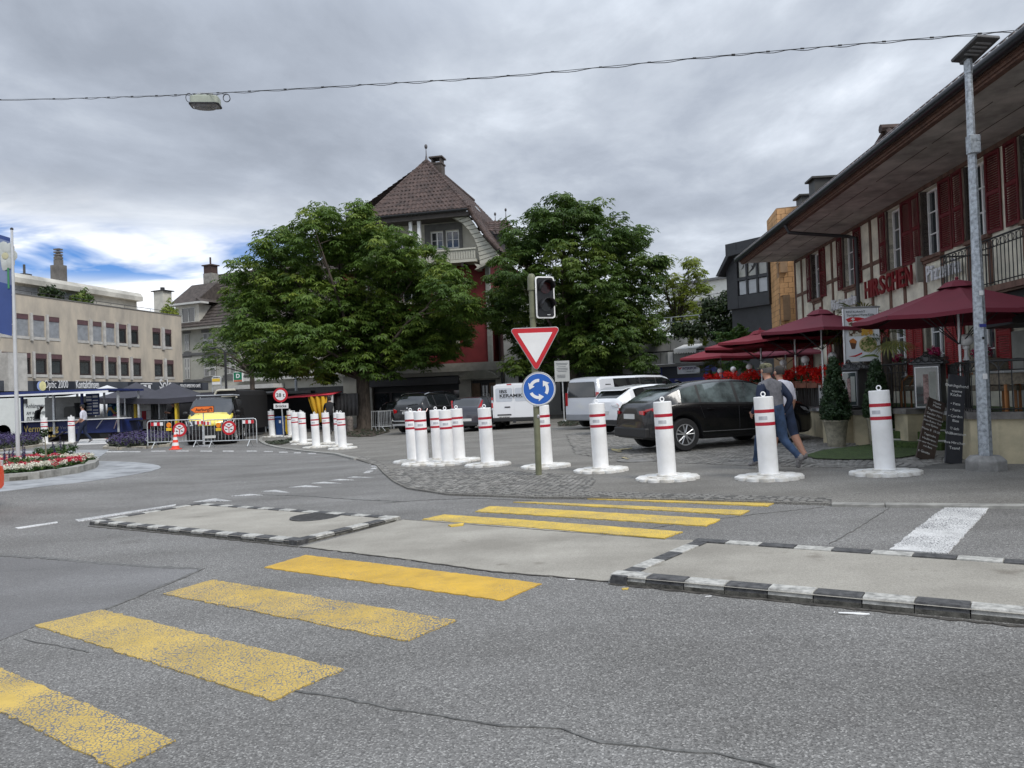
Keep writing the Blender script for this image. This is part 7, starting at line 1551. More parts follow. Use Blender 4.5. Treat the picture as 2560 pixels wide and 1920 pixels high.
def chalk(pxb, pyb, pxt, pyt, w_px, lines, mt, lb, y, lean, shear):
 c_ = G(pxb, pyb, PZ); c_.y = y; c_ = XG(pxb, y, PZ); s_ = y/FPX; tp_ = at(pxt, pyt, y+lean); h_ = math.hypot(tp_.z-c_.z, lean); w_ = w_px*s_
 t = thing('chalkboard', lb, 'chalkboard', c_, 0); t.rotation_euler = (-math.atan2(lean, tp_.z-c_.z), math.atan2(tp_.x-c_.x, h_), R(0))
 mb = MB(); mb.b2(-w_/2, w_/2, 0, .03, 0, h_); b_ = mb.build('board', mt, t, bevel=.004)
 mb = MB(); mb.b2(-w_/2, -w_/2+.02, -.006, -.001, 0, h_); mb.b2(w_/2-.02, w_/2, -.006, -.001, 0, h_); mb.build('edge_strip', mt, t)
 for s2, fz, fx_, sz in lines:
  text(b_, s2, fx_*w_/2, fz*h_, sz*.8, M_chalk, y=-.008, ext=.001, center=True, rot=R(-3))
chalk(2384, 1160, 2395, 933, 42, [('Durchgehend', .86, 0, .085), ('warme', .80, 0, .075), ('Küche', .755, -.1, .085), ('• Pizza', .655, -.1, .075), ('• Pasta', .585, -.1, .075), ('• Cordon', .515, -.05, .075), ('Bleu', .465, 0, .075), ('♡-lich', .375, -.1, .075), ('Willkommen', .32, .05, .08), ('Ihre Hirschen', .22, 0, .075), ('Team!', .16, 0, .085)], M_board, 'tall black chalkboard leaning right of the brown one', G(2384, 1160, PZ).y, .3, 0)
chalk(2312, 1150, 2352, 986, 46, [('Heute', .93, .1, .07), ('Menu', .875, .1, .08), ('Tagesmenü', .80, 0, .075), ('Zander Filet', .73, 0, .07), ('an Weissweinsauce', .67, 0, .055), ('dazu Butter Reis', .61, 0, .06), ('und Spinat', .55, 0, .065), ('Menu II  18.00', .47, 0, .07), ('Tagessalat', .39, 0, .065), ('Hackbraten', .32, 0, .065), ('an einer Rahmsauce', .26, 0, .05), ('mit Reis', .20, 0, .06), ('e Guete', .10, -.3, .08)], M_bboard, 'brown slanted chalkboard with handwritten daily menu beside the steps', G(2312, 1150, PZ).y, .35, 0)
def rail(P_, z0, h_, lb, st=.14, arches=True, mt=None):
 mt = mt or M_iron; P3 = [Vector((p[0], p[1], z0)) for p in P_]; t_ = thing('iron_railing', lb, 'railing', P3[0]); up_ = Vector((0, 0, h_))
 mb = MB(); mb.tube([p+up_ for p in P3], .02, 6); mb.tube([p+up_*.82 for p in P3], .01, 5); mb.tube([p+up_*.08 for p in P3], .012, 5); mb.build('rails', mt, t_, world=True)
 proto_ = None; base = P3[0]
 for a, b in zip(P3, P3[1:]):
  n = max(1, int((b-a).length/st))
  for k in range(n):
   p = a.lerp(b, k/n)
   if proto_ is None: mb = MB(); mb.tube([(0, 0, 0), (0, 0, h_)], .009, 5, cap=False); proto_ = mb.build('bar', mt, t_)
   else: inst(proto_, t_, loc=p-base)
  if arches:
   mb = MB(); n2 = max(1, int((b-a).length/.42)); d = (b-a)
   for k in range(n2):
    c_ = a+d*((k+.5)/n2)+up_*.80; r_ = d.length/n2/2; mb.tube([c_+d.normalized()*r_*math.cos(q)+Vector((0, 0, r_*.75*math.sin(q))) for q in [i*math.pi/8 for i in range(9)]], .009, 4, cap=False)
   mb.build('arches', mt, t_, world=True)
 return t_
zr0 = g(6)+PZ+zc+.1; hr = at(2560, 898, 11.6).z-zr0
rail([p+Vector((.12, .12)) for p in Rw], zr0, hr, 'black iron railing with arches on the beige terrace wall', arches=True)
rail([XG(2132, 17.0).to_2d(), XG(2200, 16.8).to_2d(), XG(2275, 15.6).to_2d()], TZ, .98, 'black iron railing between the two menu cases', arches=True)
M_globe = mk('opal_globe', (.80, .80, .80), .25, var=.06, vs=8, spec=.6)
p_ = at(2414, 850, 13.6); t = thing('globe_lamp', 'largest white globe lamp on a short white stem above the iron railing', 'lamp', (p_.x, p_.y, TZ))
mb = MB(); mb.sph((0, 0, p_.z-TZ), .128, 20, sz=.86); mb.build('globe', M_globe, t, smooth=60); zb2_ = at(2414, 898, 13.6).z-TZ
mb = MB(); mb.lathe([(.06, zb2_-.02), (.04, zb2_+.04), (.032, zb2_+.06), (.03, p_.z-TZ-.17), (.055, p_.z-TZ-.15), (.06, p_.z-TZ-.11)], n=16); mb.build('stem', M_retro, t, smooth=40); mb = MB(); mb.lathe([(.05, 0), (.04, zb2_)], n=8); mb.build('post', M_iron, t)
def fy(px): return 27.0+(px-1790)/(2110-1790)*(17.4-27.0)
fpts = [XG(px, fy(px)+.25) for px in (1775, 1850, 1920, 1985, 2050, 2110)]
t = thing('reed_fence', 'dark reed screen fence hung under the row of red geraniums', 'fence', fpts[0])
M_reed = mk('dark_reed', (.018, .014, .012), .9, var=.4, vs=20)
ztf = lambda px: at(px, 969-(px-1790)*.035, fy(px)).z
top_z = TZ+.9
zlow = TZ-.05
def zfence(px): return at(px, 966+(px-1790)*-.015, fy(px)).z-.02
rr = random.Random(5); mb = MB(); pr_o = None
for i in range(260):
 px = 1778+(2108-1778)*i/259; p = XG(px, fy(px)+.2); zt = zfence(px)
 if i < 250 and i % 1 == 0:
  m2 = MB(); m2.tube([(0, 0, 0), (rr.uniform(-.03, .03), rr.uniform(-.02, .02), zt-zlow+rr.uniform(-.05, .02))], rr.uniform(.012, .02), 5); o = m2.build('reed', M_reed, t, world=False); o.location = Vector((p.x, p.y, zlow))-fpts[0]
mb = MB(); mb.add([(XG(px, fy(px)+.28).x, fy(px)+.28, z) for px in (1778, 1900, 2000, 2108) for z in (zlow, zfence(px)-.05)], [(0, 2, 3, 1), (2, 4, 5, 3), (4, 6, 7, 5)]); mb.build('backing', M_shop, t, world=True, fix=False)
M_terra = mk('terracotta', (.22, .085, .055), .8, var=.2, vs=6)
M_ger = leafmat('geranium_red', (.50, .005, .004), (.74, .010, .007), (.85, .04, .02), .2)
M_gleaf = leafmat('geranium_leaf', (.012, .035, .01), (.02, .05, .015), (.04, .08, .02), .2)
bx = [(1770, 1806), (1810, 1832), (1834, 1860), (1862, 1880), (1882, 1902), (1948, 1972), (1972, 1994), (1996, 2024), (2026, 2052), (2054, 2070), (2072, 2100)]
for k, (a, b) in enumerate(bx):
 m_ = (a+b)/2; y = fy(m_)-.05; pa, pb = at(a, 950, fy(a)-.05), at(b, 950, fy(b)-.05); zc0 = zfence(m_); c_ = Vector(((pa.x+pb.x)/2, (pa.y+pb.y)/2, zc0-.05)); d = pb-pa; d.z = 0; L_ = d.length*.98
 pos = ['first', 'second', 'third', 'fourth', 'fifth', 'sixth', 'seventh', 'eighth', 'ninth', 'tenth', 'eleventh'][k]
 t = thing('flower_box', f'{pos} terracotta box of red geraniums counted from the left along the reed fence', 'flower box', c_, math.atan2(d.y, d.x), 'geranium boxes on the reed fence')
 mb = MB(); mb.box((0, 0, .08), (L_, .2, .17), tp=1.03); mb.b2(-L_/2-.01, L_/2+.01, -.12, .12, .145, .18); mb.build('box', M_terra, t, bevel=.008)
 rr = random.Random(k+40); cs = [(rr.uniform(-L_*.56, L_*.56), rr.uniform(-.20, .15), (.26+rr.uniform(-.06, .25)+.06*math.sin(k*2)), rr.uniform(.045, .08)) for _ in range(int(L_*75)+8)]
 leafcloud('leaves', t, [(rr.uniform(-L_/2, L_/2), rr.uniform(-.12, .12), .26+rr.uniform(-.08, .1), .1) for _ in range(int(L_*12)+3)], M_gleaf, 26, .1, .07, k, 1., .4, world=False)
 leafcloud('blossoms', t, cs, M_ger, 15, .07, .06, k+9, 1., .6, world=False)
for k, (px, py, rpx) in enumerate(((1800, 927, 6.6), (1833, 923, 7), (1873, 917, 7.8), (1912, 912, 8.4), (1958, 907, 9), (2013, 899, 10), (2081, 891, 11.3))):
 y = fy(px)+.02; p_ = at(px, py, y); z0 = zfence(px); t = thing('globe_lamp', ['small white globe lamp at the far left end of the geraniums', 'second small white globe lamp from the left above the geraniums', 'third white globe lamp from the left above the geraniums', 'white globe lamp right above the man wearing a camouflage cap', 'white globe lamp in front of the brick pillar behind the geraniums', 'white globe lamp left of the palm above the geraniums', 'white globe lamp at the tip of the large clipped cone'][k], 'lamp', (p_.x, p_.y, z0), 0, 'globe lamps along the flower fence')
 mb = MB(); r_ = rpx*y/FPX; mb.sph((0, 0, p_.z-z0), r_, 18); mb.build('globe', M_globe, t, smooth=60); mb = MB(); mb.lathe([(.03, 0), (.03, p_.z-z0-r_*1.05), (.06, p_.z-z0-r_*.98)], n=8); mb.build('stem', M_retro, t)
for k, (px0, px1, py0, py1) in enumerate(((1853, 1865, 968, 984), (1975, 1997, 965, 1010), (2049, 2072, 963, 1013))):
 m_ = (px0+px1)/2; y = fy(m_)-.12; a = at(m_, py1, y); w_ = (px1-px0)*y/FPX; h_ = (py1-py0)*y/FPX; t = thing('hanging_notice', ['small white notice with two dark bottles hung behind the black car roof', 'white notice with two dark ovals hung on the reed fence right of the men', 'white notice half hidden by the large clipped cone'][k], 'notice', (a.x, y, a.z), R(-18)); mb = MB(); mb.b2(-w_/2, w_/2, 0, .01, 0, h_); o = mb.build('sheet', M_retro, t)
 for s_ in (-1, 1): mb = MB(); mb.lathe([(.001, 0), (w_*.11, 0)], (s_*w_*.3, -.004, h_*.8), 14, M=RX, cap=False, sy=1.9); mb.build('oval_picture', M_trim, o)
 text(o, 'Bar &', 0, h_*.74, w_*.14, M_band, y=-.004, ext=.001, center=True); text(o, 'Restaurant', 0, h_*.60, w_*.13, M_trim, y=-.004, ext=.001, center=True, bold=.002)
M_par_r = [mk('parasol_red', (.135, .012, .026), .8, var=.06, vs=2), mk('parasol_bright', (.20, .012, .024), .8, var=.06, vs=2), mk('parasol_rose', (.26, .06, .09), .8, var=.05)]
def parasol(pxa, pya, y, rad, drop, lb, mt, sides=8, rot=22.5, px_pole=None, sx=1.):
 a = at(pxa, pya, y); base = TZ if a.x > 5 else g(a.x)+PZ; t = thing('parasol', lb, 'parasol', (a.x, y, base), 0, 'wine red parasols on the terrace'); zt = a.z-base
 mb = MB(); mb.lathe([(.025, 0), (.025, zt-.05)], n=8); mb.lathe([(.3, 0), (.3, .06), (.05, .1)], n=12); mb.build('pole', M_alu, t)
 P_ = [Vector((rad*sx*math.cos(R(rot+360*k/sides)), rad*math.sin(R(rot+360*k/sides)), zt-drop)) for k in range(sides)]; top_ = Vector((0, 0, zt-.04))
 for k in range(sides):
  p, q = P_[k], P_[(k+1) % sides]; mb = MB(); n = 5; rows = []
  for i in range(n+1):
   f = .06+.94*i/n; r0 = top_.lerp(p, f); r1 = top_.lerp(q, f); m_ = r0.lerp(r1, .5)-Vector((0, 0, .035*f*rad*.5)); sag = Vector((0, 0, -.06*math.sin(math.pi*f)*rad*.3)); rows.append([r0+sag*.2, m_+sag, r1+sag*.2])
  vs = [v for r_ in rows for v in r_]; mb.add([tuple(v) for v in vs], [(i*3+j, i*3+j+1, i*3+j+4, i*3+j+3) for i in range(n) for j in range(2)])
  e = rows[-1]; mb.add([tuple(v) for v in e]+[tuple(v-Vector((0, 0, .07))) for v in e], [(0, 1, 4, 3), (1, 2, 5, 4)])
  o = mb.build('canopy_panel', mt, t, smooth=50, fix=False)
  mb = MB(); mb.tube([top_.lerp(p, .05)-Vector((0, 0, .03)), p-Vector((0, 0, .02))], .012, 5); mb.tube([Vector((0, 0, zt-drop*1.5-.2)), top_.lerp(p, .5)-Vector((0, 0, .03))], .010, 5); mb.build('rib', M_dark, t)
 mb = MB(); mb.lathe([(.34, zt-.12), (.20, zt-.02), (.05, zt+.02), (.02, zt+.03)], n=sides, cap=False); mb.sph((0, 0, zt+.05), .035, 8); mb.build('vent_cap', mt, t)
parasol(2392, 703, 13.6, 1.72, .62, 'large wine red parasol in front of the Pizzeria letters', M_par_r[0], sides=8)
parasol(2051, 775, 18.3, 1.55, .50, 'wine red parasol behind the food banner', M_par_r[0], sides=6, rot=10)
parasol(1985, 812, 21.0, 2.1, .42, 'bright red parasol partly under the nearer one', M_par_r[1], sides=6, rot=0)
parasol(1900, 826, 23.5, 1.9, .50, 'red parasol with its pole before the feathery tree', M_par_r[1], sides=6, rot=15)
parasol(1800, 862, 27.5, 1.6, .45, 'small red parasol at the far left behind the feathery tree', M_par_r[1], sides=6, rot=15)
parasol(1962, 858, 29.5, 1.7, .42, 'rose coloured parasol low in front of the brick wall', M_par_r[2], sides=6, rot=15)
yb2 = 17.0; a = at(2108, 772, yb2); b = at(2194, 768, yb2); z0 = at(2112, 905, yb2).z; z1 = a.z; w_ = (b-a).x
t = thing('food_banner', 'tall white banner with a Swiss flag, a meat plate and a pizza', 'banner', (a.x, yb2, z0), R(2)); h_ = z1-z0
M_ban = mk('banner_white', (.72, .74, .76), .6, var=.06, vs=2)
mb = MB(); mb.b2(0, w_, 0, .02, 0, h_); bn = mb.build('banner_cloth', M_ban, t); mb = MB(); mb.tube([(-.06, 0, h_+.02), (w_+.06, 0, h_+.02)], .02, 8); mb.tube([(w_+.01, 0, -1.6), (w_+.01, 0, h_)], .025, 8); mb.tube([(-.01, 0, -1.6), (-.01, 0, h_)], .025, 8); mb.build('frame', M_alu, t)
text(bn, 'RESTAURANT', w_*.08, h_*.915, .07, M_band, y=-.006, ext=.001); text(bn, 'Durchgehend Warme Küche', w_*.10, h_*.855, .075, M_trim, y=-.006, ext=.001, width=w_*.8)
M_fl = mk('flag_red', (.50, .02, .025), .5, var=.12)
mb = MB(); mb.prism([(w_*.06, h_*.80), (w_*.2, h_*.835), (w_*.45, h_*.83), (w_*.66, h_*.80), (w_*.95, h_*.765), (w_*.8, h_*.755), (w_*.5, h_*.755), (w_*.3, h_*.765), (w_*.13, h_*.74)], -.006, -.001); mb.build('flag_print', M_fl, bn); mb = MB(); mb.b2(w_*.25, w_*.285, -.009, -.007, h_*.772, h_*.822); mb.b2(w_*.21, w_*.325, -.009, -.007, h_*.789, h_*.805); mb.build('cross_print', M_retro, bn)
def splash(x0, x1, z0_, z1_, n, cols, s0, s1, sd, bg, oval=False, y=-.006):
 mb = MB()
 if oval: mb.prism([((x0+x1)/2+(x1-x0)/2*math.cos(i*math.pi/16), (z0_+z1_)/2+(z1_-z0_)/2*math.sin(i*math.pi/16)) for i in range(32)], y, y+.004)
 else: mb.b2(x0, x1, y, y+.004, z0_, z1_)
 o = mb.build('food_print', bg, bn); rr = random.Random(sd); mb = MB()
 for i in range(n):
  while True:
   u_, v = rr.uniform(.06, .94), rr.uniform(.08, .92)
   if not oval or (u_-.5)**2+(v-.5)**2 < .17: break
  c_ = (x0+(x1-x0)*u_, z0_+(z1_-z0_)*v); s_ = rr.uniform(s0, s1); k = cols(u_, v, rr); P_ = [(c_[0]+s_*rr.uniform(.5, 1)*math.cos(q), c_[1]+s_*rr.uniform(.3, .9)*math.sin(q)) for q in [j*math.pi*2/6 for j in range(6)]]
  mb.prism(P_, y-.002-i*1.5e-5, y-.0005-i*1e-5, 'xz', k)
 mb.build('food_detail', FM, o, fix=False)
FM = [mk('f_meat', (.10, .05, .03), .6), mk('f_fries', (.55, .32, .05), .6), mk('f_green', (.13, .18, .04), .6), mk('f_white', (.55, .53, .45), .6), mk('f_orange', (.50, .17, .04), .6), mk('f_cream', (.50, .42, .22), .6)]
splash(w_*.13, w_*.88, h_*.475, h_*.745, 150, lambda u_, v, r_: (1 if r_.random() < .8 else 4) if u_ > .56 else (0 if r_.random() < .8 else 3), .03, .07, 3, FM[3]); mb = MB(); mb.lathe([(.05, 0), (.001, .0)], (w_*.46, -.013, h_*.63), 14, M=RX, cap=False); mb.build('egg_print', FM[5], bn)
splash(w_*.42, w_*.95, h_*.17, h_*.465, 130, lambda u_, v, r_: 2 if r_.random() < .6 else 5, .02, .055, 4, FM[5], True)
mb = MB(); mb.prism([(w_*.13, h_*.40), (w_*.36, h_*.38), (w_*.30, h_*.24), (w_*.2, h_*.235)], -.006, -.001); mb.build('dessert_print', FM[0], bn); mb = MB(); mb.prism([(w_*.15, h_*.41), (w_*.25, h_*.44), (w_*.35, h_*.39), (w_*.33, h_*.34), (w_*.16, h_*.36)], -.009, -.007); mb.build('dessert_print', FM[4], bn)
mb = MB(); mb.prism([(w_*.1, h_*.10), (w_*.3, h_*.12), (w_*.5, h_*.17), (w_*.5, h_*.14), (w_*.3, h_*.09)], -.006, -.001); mb.build('ribbon_print', M_fl, bn); mb = MB(); mb.prism([(w_*.4, h_*.06), (w_*.6, h_*.12), (w_*.85, h_*.13), (w_, h_*.08), (w_, h_*.06), (w_*.8, h_*.09), (w_*.6, h_*.085)], -.006, -.001); mb.build('ribbon_print', FM[2], bn)
M_palm = leafmat('palm_green', (.018, .038, .012), (.045, .075, .02), (.14, .14, .03), .2)
def palm(px, py, y, lb, n=11, s_=.75, seed=1, droop=.5):
 a = at(px, py, y); base = TZ; t = thing('fan_palm', lb, 'palm', (a.x, y, base)); h_ = a.z-base; rr = random.Random(seed)
 mb = MB(); mb.lathe([(.09, 0), (.11, .4), (.10, h_-.2), (.06, h_)], n=10); mb.build('trunk', M_bark, t)
 V, F2_, T = [], [], []
 for k in range(n):
  az_ = 2*math.pi*k/n+rr.uniform(-.3, .3); el = rr.uniform(-.5, 1.1); d = Vector((math.cos(az_)*math.cos(el), math.sin(az_)*math.cos(el), math.sin(el))); c_ = Vector((0, 0, h_))+d*s_*rr.uniform(.45, .75); side_v = d.cross(Vector((0, 0, 1))).normalized(); upv = side_v.cross(d); tone = rr.uniform(.1, .9) if el > -.1 else rr.uniform(.6, 1.1)
  b0 = len(V); V += [Vector((0, 0, h_))-side_v*.01, Vector((0, 0, h_))+side_v*.01, c_+side_v*.01, c_-side_v*.01]; F2_.append((b0, b0+1, b0+2, b0+3)); T.append(tone)
  for j in range(17):
   q = R(-105+210*j/16); bd = (d*math.cos(q)+side_v*math.sin(q)).normalized(); L_ = s_*rr.uniform(.65, .85)*(1-.2*abs(math.sin(q))); w2 = .018; pr_ = bd.cross(upv).normalized()
   p1 = c_+bd*L_*.6+Vector((0, 0, -.04)); p2 = c_+bd*L_+Vector((0, 0, -droop*L_*.5)); b0 = len(V); V += [c_, p1-pr_*w2, p2, p1+pr_*w2]; F2_.append((b0, b0+1, b0+2, b0+3)); T.append(tone+rr.uniform(-.1, .15))
 me = bpy.data.meshes.new('fronds'); me.from_pydata([tuple(v) for v in V], [], F2_); me.materials.append(M_palm); at_ = me.attributes.new('tone', 'FLOAT', 'FACE'); at_.data.foreach_set('value', T); o = bpy.data.objects.new('fronds', me); link(o, t)
palm(2166, 800, 17.7, 'fan palm rising behind the food banner', 15, .62, 3); palm(2095, 838, 18.6, 'drooping fan palm left of the food banner', 12, .6, 4, .9); palm(2215, 842, 17.2, 'fan palm right of the food banner under the big parasol', 11, .62, 6, .7); palm(1775, 925, 27.6, 'small young palm at the far left end of the terrace', 9, .55, 8, .3)
M_pink = leafmat('blossom_pink', (.22, .005, .05), (.32, .01, .08), (.4, .02, .1), .2)
for k, (px, py, y) in enumerate(((2243, 908, 0), (2335, 893, 0), (2450, 893, 0))):
 x, z = F9.hit(px, py+12, -.25); p_ = F9.M @ Vector((x, -.25, z)); t = thing('window_basket', ['basket of magenta flowers on the sill left of the large menu case', 'magenta flowers on the sill above the large menu case', 'dark red leaved flower basket on the sill behind the lamp post'][k], 'flower basket', p_, F9.ang)
 mb = MB(); mb.box((0, 0, .0), (.55, .22, .22), tp=1.15); mb.build('basket', mk('basket_weave', (.17, .14, .105), .9, var=.3, vs=25), t); rr = random.Random(k); leafcloud('blossoms', t, [(rr.uniform(-.25, .25), rr.uniform(-.1, .1), rr.uniform(.15, .36), .08) for _ in range(18)], M_pink, 26, .08, .05, k, 1., .5, world=False); leafcloud('leaves', t, [(rr.uniform(-.4, .4), rr.uniform(-.1, .1), rr.uniform(.05, .25), .1) for _ in range(12)], M_gleaf, 20, .1, .06, k, 1., .5, world=False)
cs = []; rr = random.Random(9)
for i in range(60): x = xb0+1.3+i*.14; p_ = F9.M @ Vector((x, -1.05+rr.uniform(-.1, .1), zfl-.35+.12*math.sin(i*.5)+rr.uniform(-.05, .05))); cs.append((p_.x, p_.y, p_.z, .12))
t = thing('evergreen_garland', 'dark evergreen garland hanging below the inn balcony', 'garland', F9.M @ Vector((xb0+1.3, -1.05, zfl-.3))); leafcloud('sprigs', t, cs, M_yew, 60, .12, .06, 3, 1., .3)
M_rattan = mk('rattan', (.20, .17, .13), .8, var=.25, vs=20); M_owood = mk('orange_wood', (.30, .12, .035), .5, var=.15, vs=5)
def chair(px, y, rz, lb):
 c_ = XG(px, y); t = thing('terrace_chair', lb, 'chair', (c_.x, y, TZ), R(rz), 'chairs on the terrace')
 mb = MB(); mb.b2(-.25, .25, -.25, .25, .40, .50); mb.build('seat', M_rattan, t, bevel=.02); mb = MB(); mb.b2(-.25, .25, .20, .26, .5, .98); mb.build('backrest', M_rattan, t, bevel=.03)
 for s_ in (-1, 1):
  mb = MB(); mb.tube([(s_*.27, .22, .40), (s_*.28, .2, .62), (s_*.28, .05, .74), (s_*.28, -.15, .70), (s_*.27, -.26, .5)], .022, 6); mb.build('armrest', M_owood, t)
  for q in (-.22, .22): mb = MB(); mb.tube([(s_*.23, q, 0), (s_*.23, q, .42)], .022, 6); mb.build('leg', M_owood, t)
def table(px, y, lb):
 c_ = XG(px, y); t = thing('terrace_table', lb, 'table', (c_.x, y, TZ), 0, 'tables on the terrace'); mb = MB(); mb.b2(-.4, .4, -.4, .4, .70, .74); mb.build('tabletop', M_par, t, bevel=.01); mb = MB(); mb.b2(-.36, .36, -.36, .36, .52, .70); mb.build('apron', M_rattan, t)
 for sx in (-1, 1):
  for sy_ in (-1, 1): mb = MB(); mb.tube([(sx*.33, sy_*.33, 0), (sx*.33, sy_*.33, .55)], .025, 6); mb.build('leg', M_owood, t)
chair(2530, 13.2, 30, 'rattan armchair with curved orange wood arms behind the lamp post'); chair(2475, 14.2, 200, 'rattan armchair seen between lamp post and railing'); table(2540, 12.6, 'pale topped table by the right terrace railing')
for px, y, rz in ((2160, 18.2, 20), (2222, 18.6, 190), (2262, 17.6, 100), (2300, 17.9, 260)): chair(px, y, rz, {2160: 'dark chair left behind the smaller clipped cone', 2222: 'chair seen through the railing right of the smaller cone', 2262: 'chair left of the large menu case', 2300: 'chair hidden behind the large menu case'}[px])
table(2240, 18.1, 'terrace table seen through the railing between the menu cases')
# ================= TREES
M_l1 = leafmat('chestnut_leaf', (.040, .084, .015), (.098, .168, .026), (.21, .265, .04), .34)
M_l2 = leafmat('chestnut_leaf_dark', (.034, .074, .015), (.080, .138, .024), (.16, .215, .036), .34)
M_l3 = leafmat('young_leaf', (.10, .15, .018), (.19, .24, .03), (.30, .34, .05), .4)
M_l4 = leafmat('hedge_leaf', (.010, .025, .008), (.022, .042, .012), (.05, .075, .02), .2)
M_l5 = leafmat('feather_leaf', (.035, .085, .015), (.07, .15, .03), (.15, .22, .05), .3)
def chestnut(name, lb, px, py, y, lobes, mt, seed, n_cl=20, n_lf=24, ls=.24, depth=1., trunk=.42, fork=3.2, group='trees on the square', lean=0., cr=.95, off=PZ):
 c_ = XG(px, y, off); t = thing(name, lb, 'tree', c_, 0, group); rr = random.Random(seed); V, Fq, T = [], [], []; S = y/FPX
 LB = []
 for lx_, ly_, lr in lobes:
  r_ = lr*S; yy = y+rr.uniform(-1, 1)*depth*1.2
  for dy in ((-depth, 0., depth) if lr > 60 else (-depth*.4, depth*.4)): q = at(lx_, ly_, yy); q = Vector((q.x, yy+dy*rr.uniform(.8, 1.2), q.z)); LB.append((q-c_, r_*(1 if dy == 0 else .86)))
 for q, r_ in LB:
  tl = rr.uniform(.25, .6)
  for k in range(int(n_cl*(r_/3.)**2)+4):
   d = Vector((rr.gauss(0, 1), rr.gauss(0, 1)*.9, rr.gauss(0, 1))).normalized(); cc = q+d*r_*rr.uniform(.72, .98); crr = cr*rr.uniform(.6, 1.15)
   if k % 4 == 0: cc = q+d*r_*rr.uniform(.1, .6)
   tone = tl+rr.uniform(-.22, .28)+.12*d.z  # clump tops toned lighter, as though lit from above
   for i in range(n_lf):
    e = Vector((rr.gauss(0, 1), rr.gauss(0, 1), rr.gauss(0, .7))).normalized(); p = cc+Vector((e.x, e.y, e.z*.55))*crr*rr.uniform(.55, 1.); s_ = ls*rr.uniform(.7, 1.2); a0 = rr.uniform(0, 6.28)
    out = Vector((e.x+d.x*.5, e.y+d.y*.5, 0)); out = out.normalized() if out.length > .01 else Vector((1, 0, 0)); tilt = Vector((0, 0, 1))+out*rr.uniform(.2, .9); tilt.normalize(); ax = tilt.cross(Vector((math.cos(a0), math.sin(a0), .1))).normalized(); ay = tilt.cross(ax); tn = tone+rr.uniform(-.12, .14); pet = p
    for j in range(5):
     q_ = R(-100+50*j); bd = ax*math.cos(q_)+ay*math.sin(q_); sd_ = ax*(-math.sin(q_))+ay*math.cos(q_); L_ = s_*(1 if j in (1, 2, 3) else .75); b0 = len(V)
     m_ = pet+bd*L_*.6+Vector((0, 0, -.06*s_)); V += [pet, m_-sd_*L_*.19, pet+bd*L_+Vector((0, 0, -.34*s_)), m_+sd_*L_*.19]; Fq.append((b0, b0+1, b0+2, b0+3)); T.append(tn)
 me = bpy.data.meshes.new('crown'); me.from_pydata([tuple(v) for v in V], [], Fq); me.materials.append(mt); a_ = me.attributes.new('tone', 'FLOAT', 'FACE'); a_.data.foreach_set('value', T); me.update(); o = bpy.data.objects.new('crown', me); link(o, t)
 top = Vector((lean, 0, fork)); mb = MB(); mb.tube([(0, 0, -.1), (0, 0, .15), (lean*.3, 0, fork*.4), (lean*.8, 0, fork*.9), top], [trunk*1.35, trunk*1.08, trunk*.95, trunk*.9, trunk*.8], 12); mb.build('trunk', M_bark, t, smooth=60)
 mb = MB(); pick = LB[::max(1, len(LB)//16)]
 for q, r_ in pick:
  m_ = top.lerp(q, .5)+Vector((rr.uniform(-.3, .3), rr.uniform(-.3, .3), rr.uniform(-.2, .6))); mb.tube([top-Vector((0, 0, .4)), m_, q], [trunk*.36, trunk*.2, trunk*.06], 7)
  for k in range(4): d = Vector((rr.gauss(0, 1), rr.gauss(0, 1), rr.gauss(0, 1))).normalized(); mb.tube([m_.lerp(q, rr.random()), q+d*r_*.7], [trunk*.08, trunk*.02], 5)
 mb.build('limbs', M_bark, t, smooth=60); return t
T1 = [(808, 590, 72), (890, 605, 85), (975, 640, 85), (725, 650, 80), (655, 705, 70), (905, 800, 115), (905, 905, 60), (990, 905, 45), (830, 920, 50), (1058, 690, 85), (1130, 725, 70), (640, 800, 72), (760, 760, 110), (900, 760, 120), (1040, 800, 105), (1125, 815, 75), (690, 865, 75), (800, 870, 80), (930, 862, 85), (1050, 868, 70), (1160, 770, 45), (606, 740, 36), (598, 835, 36), (810, 535, 24), (905, 535, 22), (665, 630, 26), (720, 585, 26), (660, 905, 36), (740, 915, 34), (1120, 885, 34)]
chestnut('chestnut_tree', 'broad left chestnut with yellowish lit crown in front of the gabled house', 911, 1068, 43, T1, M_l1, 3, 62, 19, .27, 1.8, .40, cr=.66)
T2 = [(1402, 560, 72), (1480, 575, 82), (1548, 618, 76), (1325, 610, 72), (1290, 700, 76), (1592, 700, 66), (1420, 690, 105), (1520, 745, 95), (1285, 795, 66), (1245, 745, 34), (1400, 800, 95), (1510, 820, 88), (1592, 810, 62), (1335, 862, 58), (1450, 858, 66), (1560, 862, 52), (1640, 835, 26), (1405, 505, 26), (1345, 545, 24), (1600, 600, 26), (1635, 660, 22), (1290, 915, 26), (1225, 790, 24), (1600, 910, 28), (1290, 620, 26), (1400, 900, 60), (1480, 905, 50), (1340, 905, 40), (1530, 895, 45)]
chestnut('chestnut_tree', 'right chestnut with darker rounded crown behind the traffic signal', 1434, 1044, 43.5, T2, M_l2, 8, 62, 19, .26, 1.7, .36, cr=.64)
T3 = [(600, 825, 50), (556, 850, 38), (522, 868, 18), (612, 880, 48), (556, 898, 32), (650, 905, 40), (590, 790, 24), (530, 905, 14)]
chestnut('small_tree', 'small tree with a thin forked trunk left of the broad chestnut', 634, 1040, 60, T3, M_l2, 5, 13, 16, .20, 1.0, .20, 4.2, off=0)
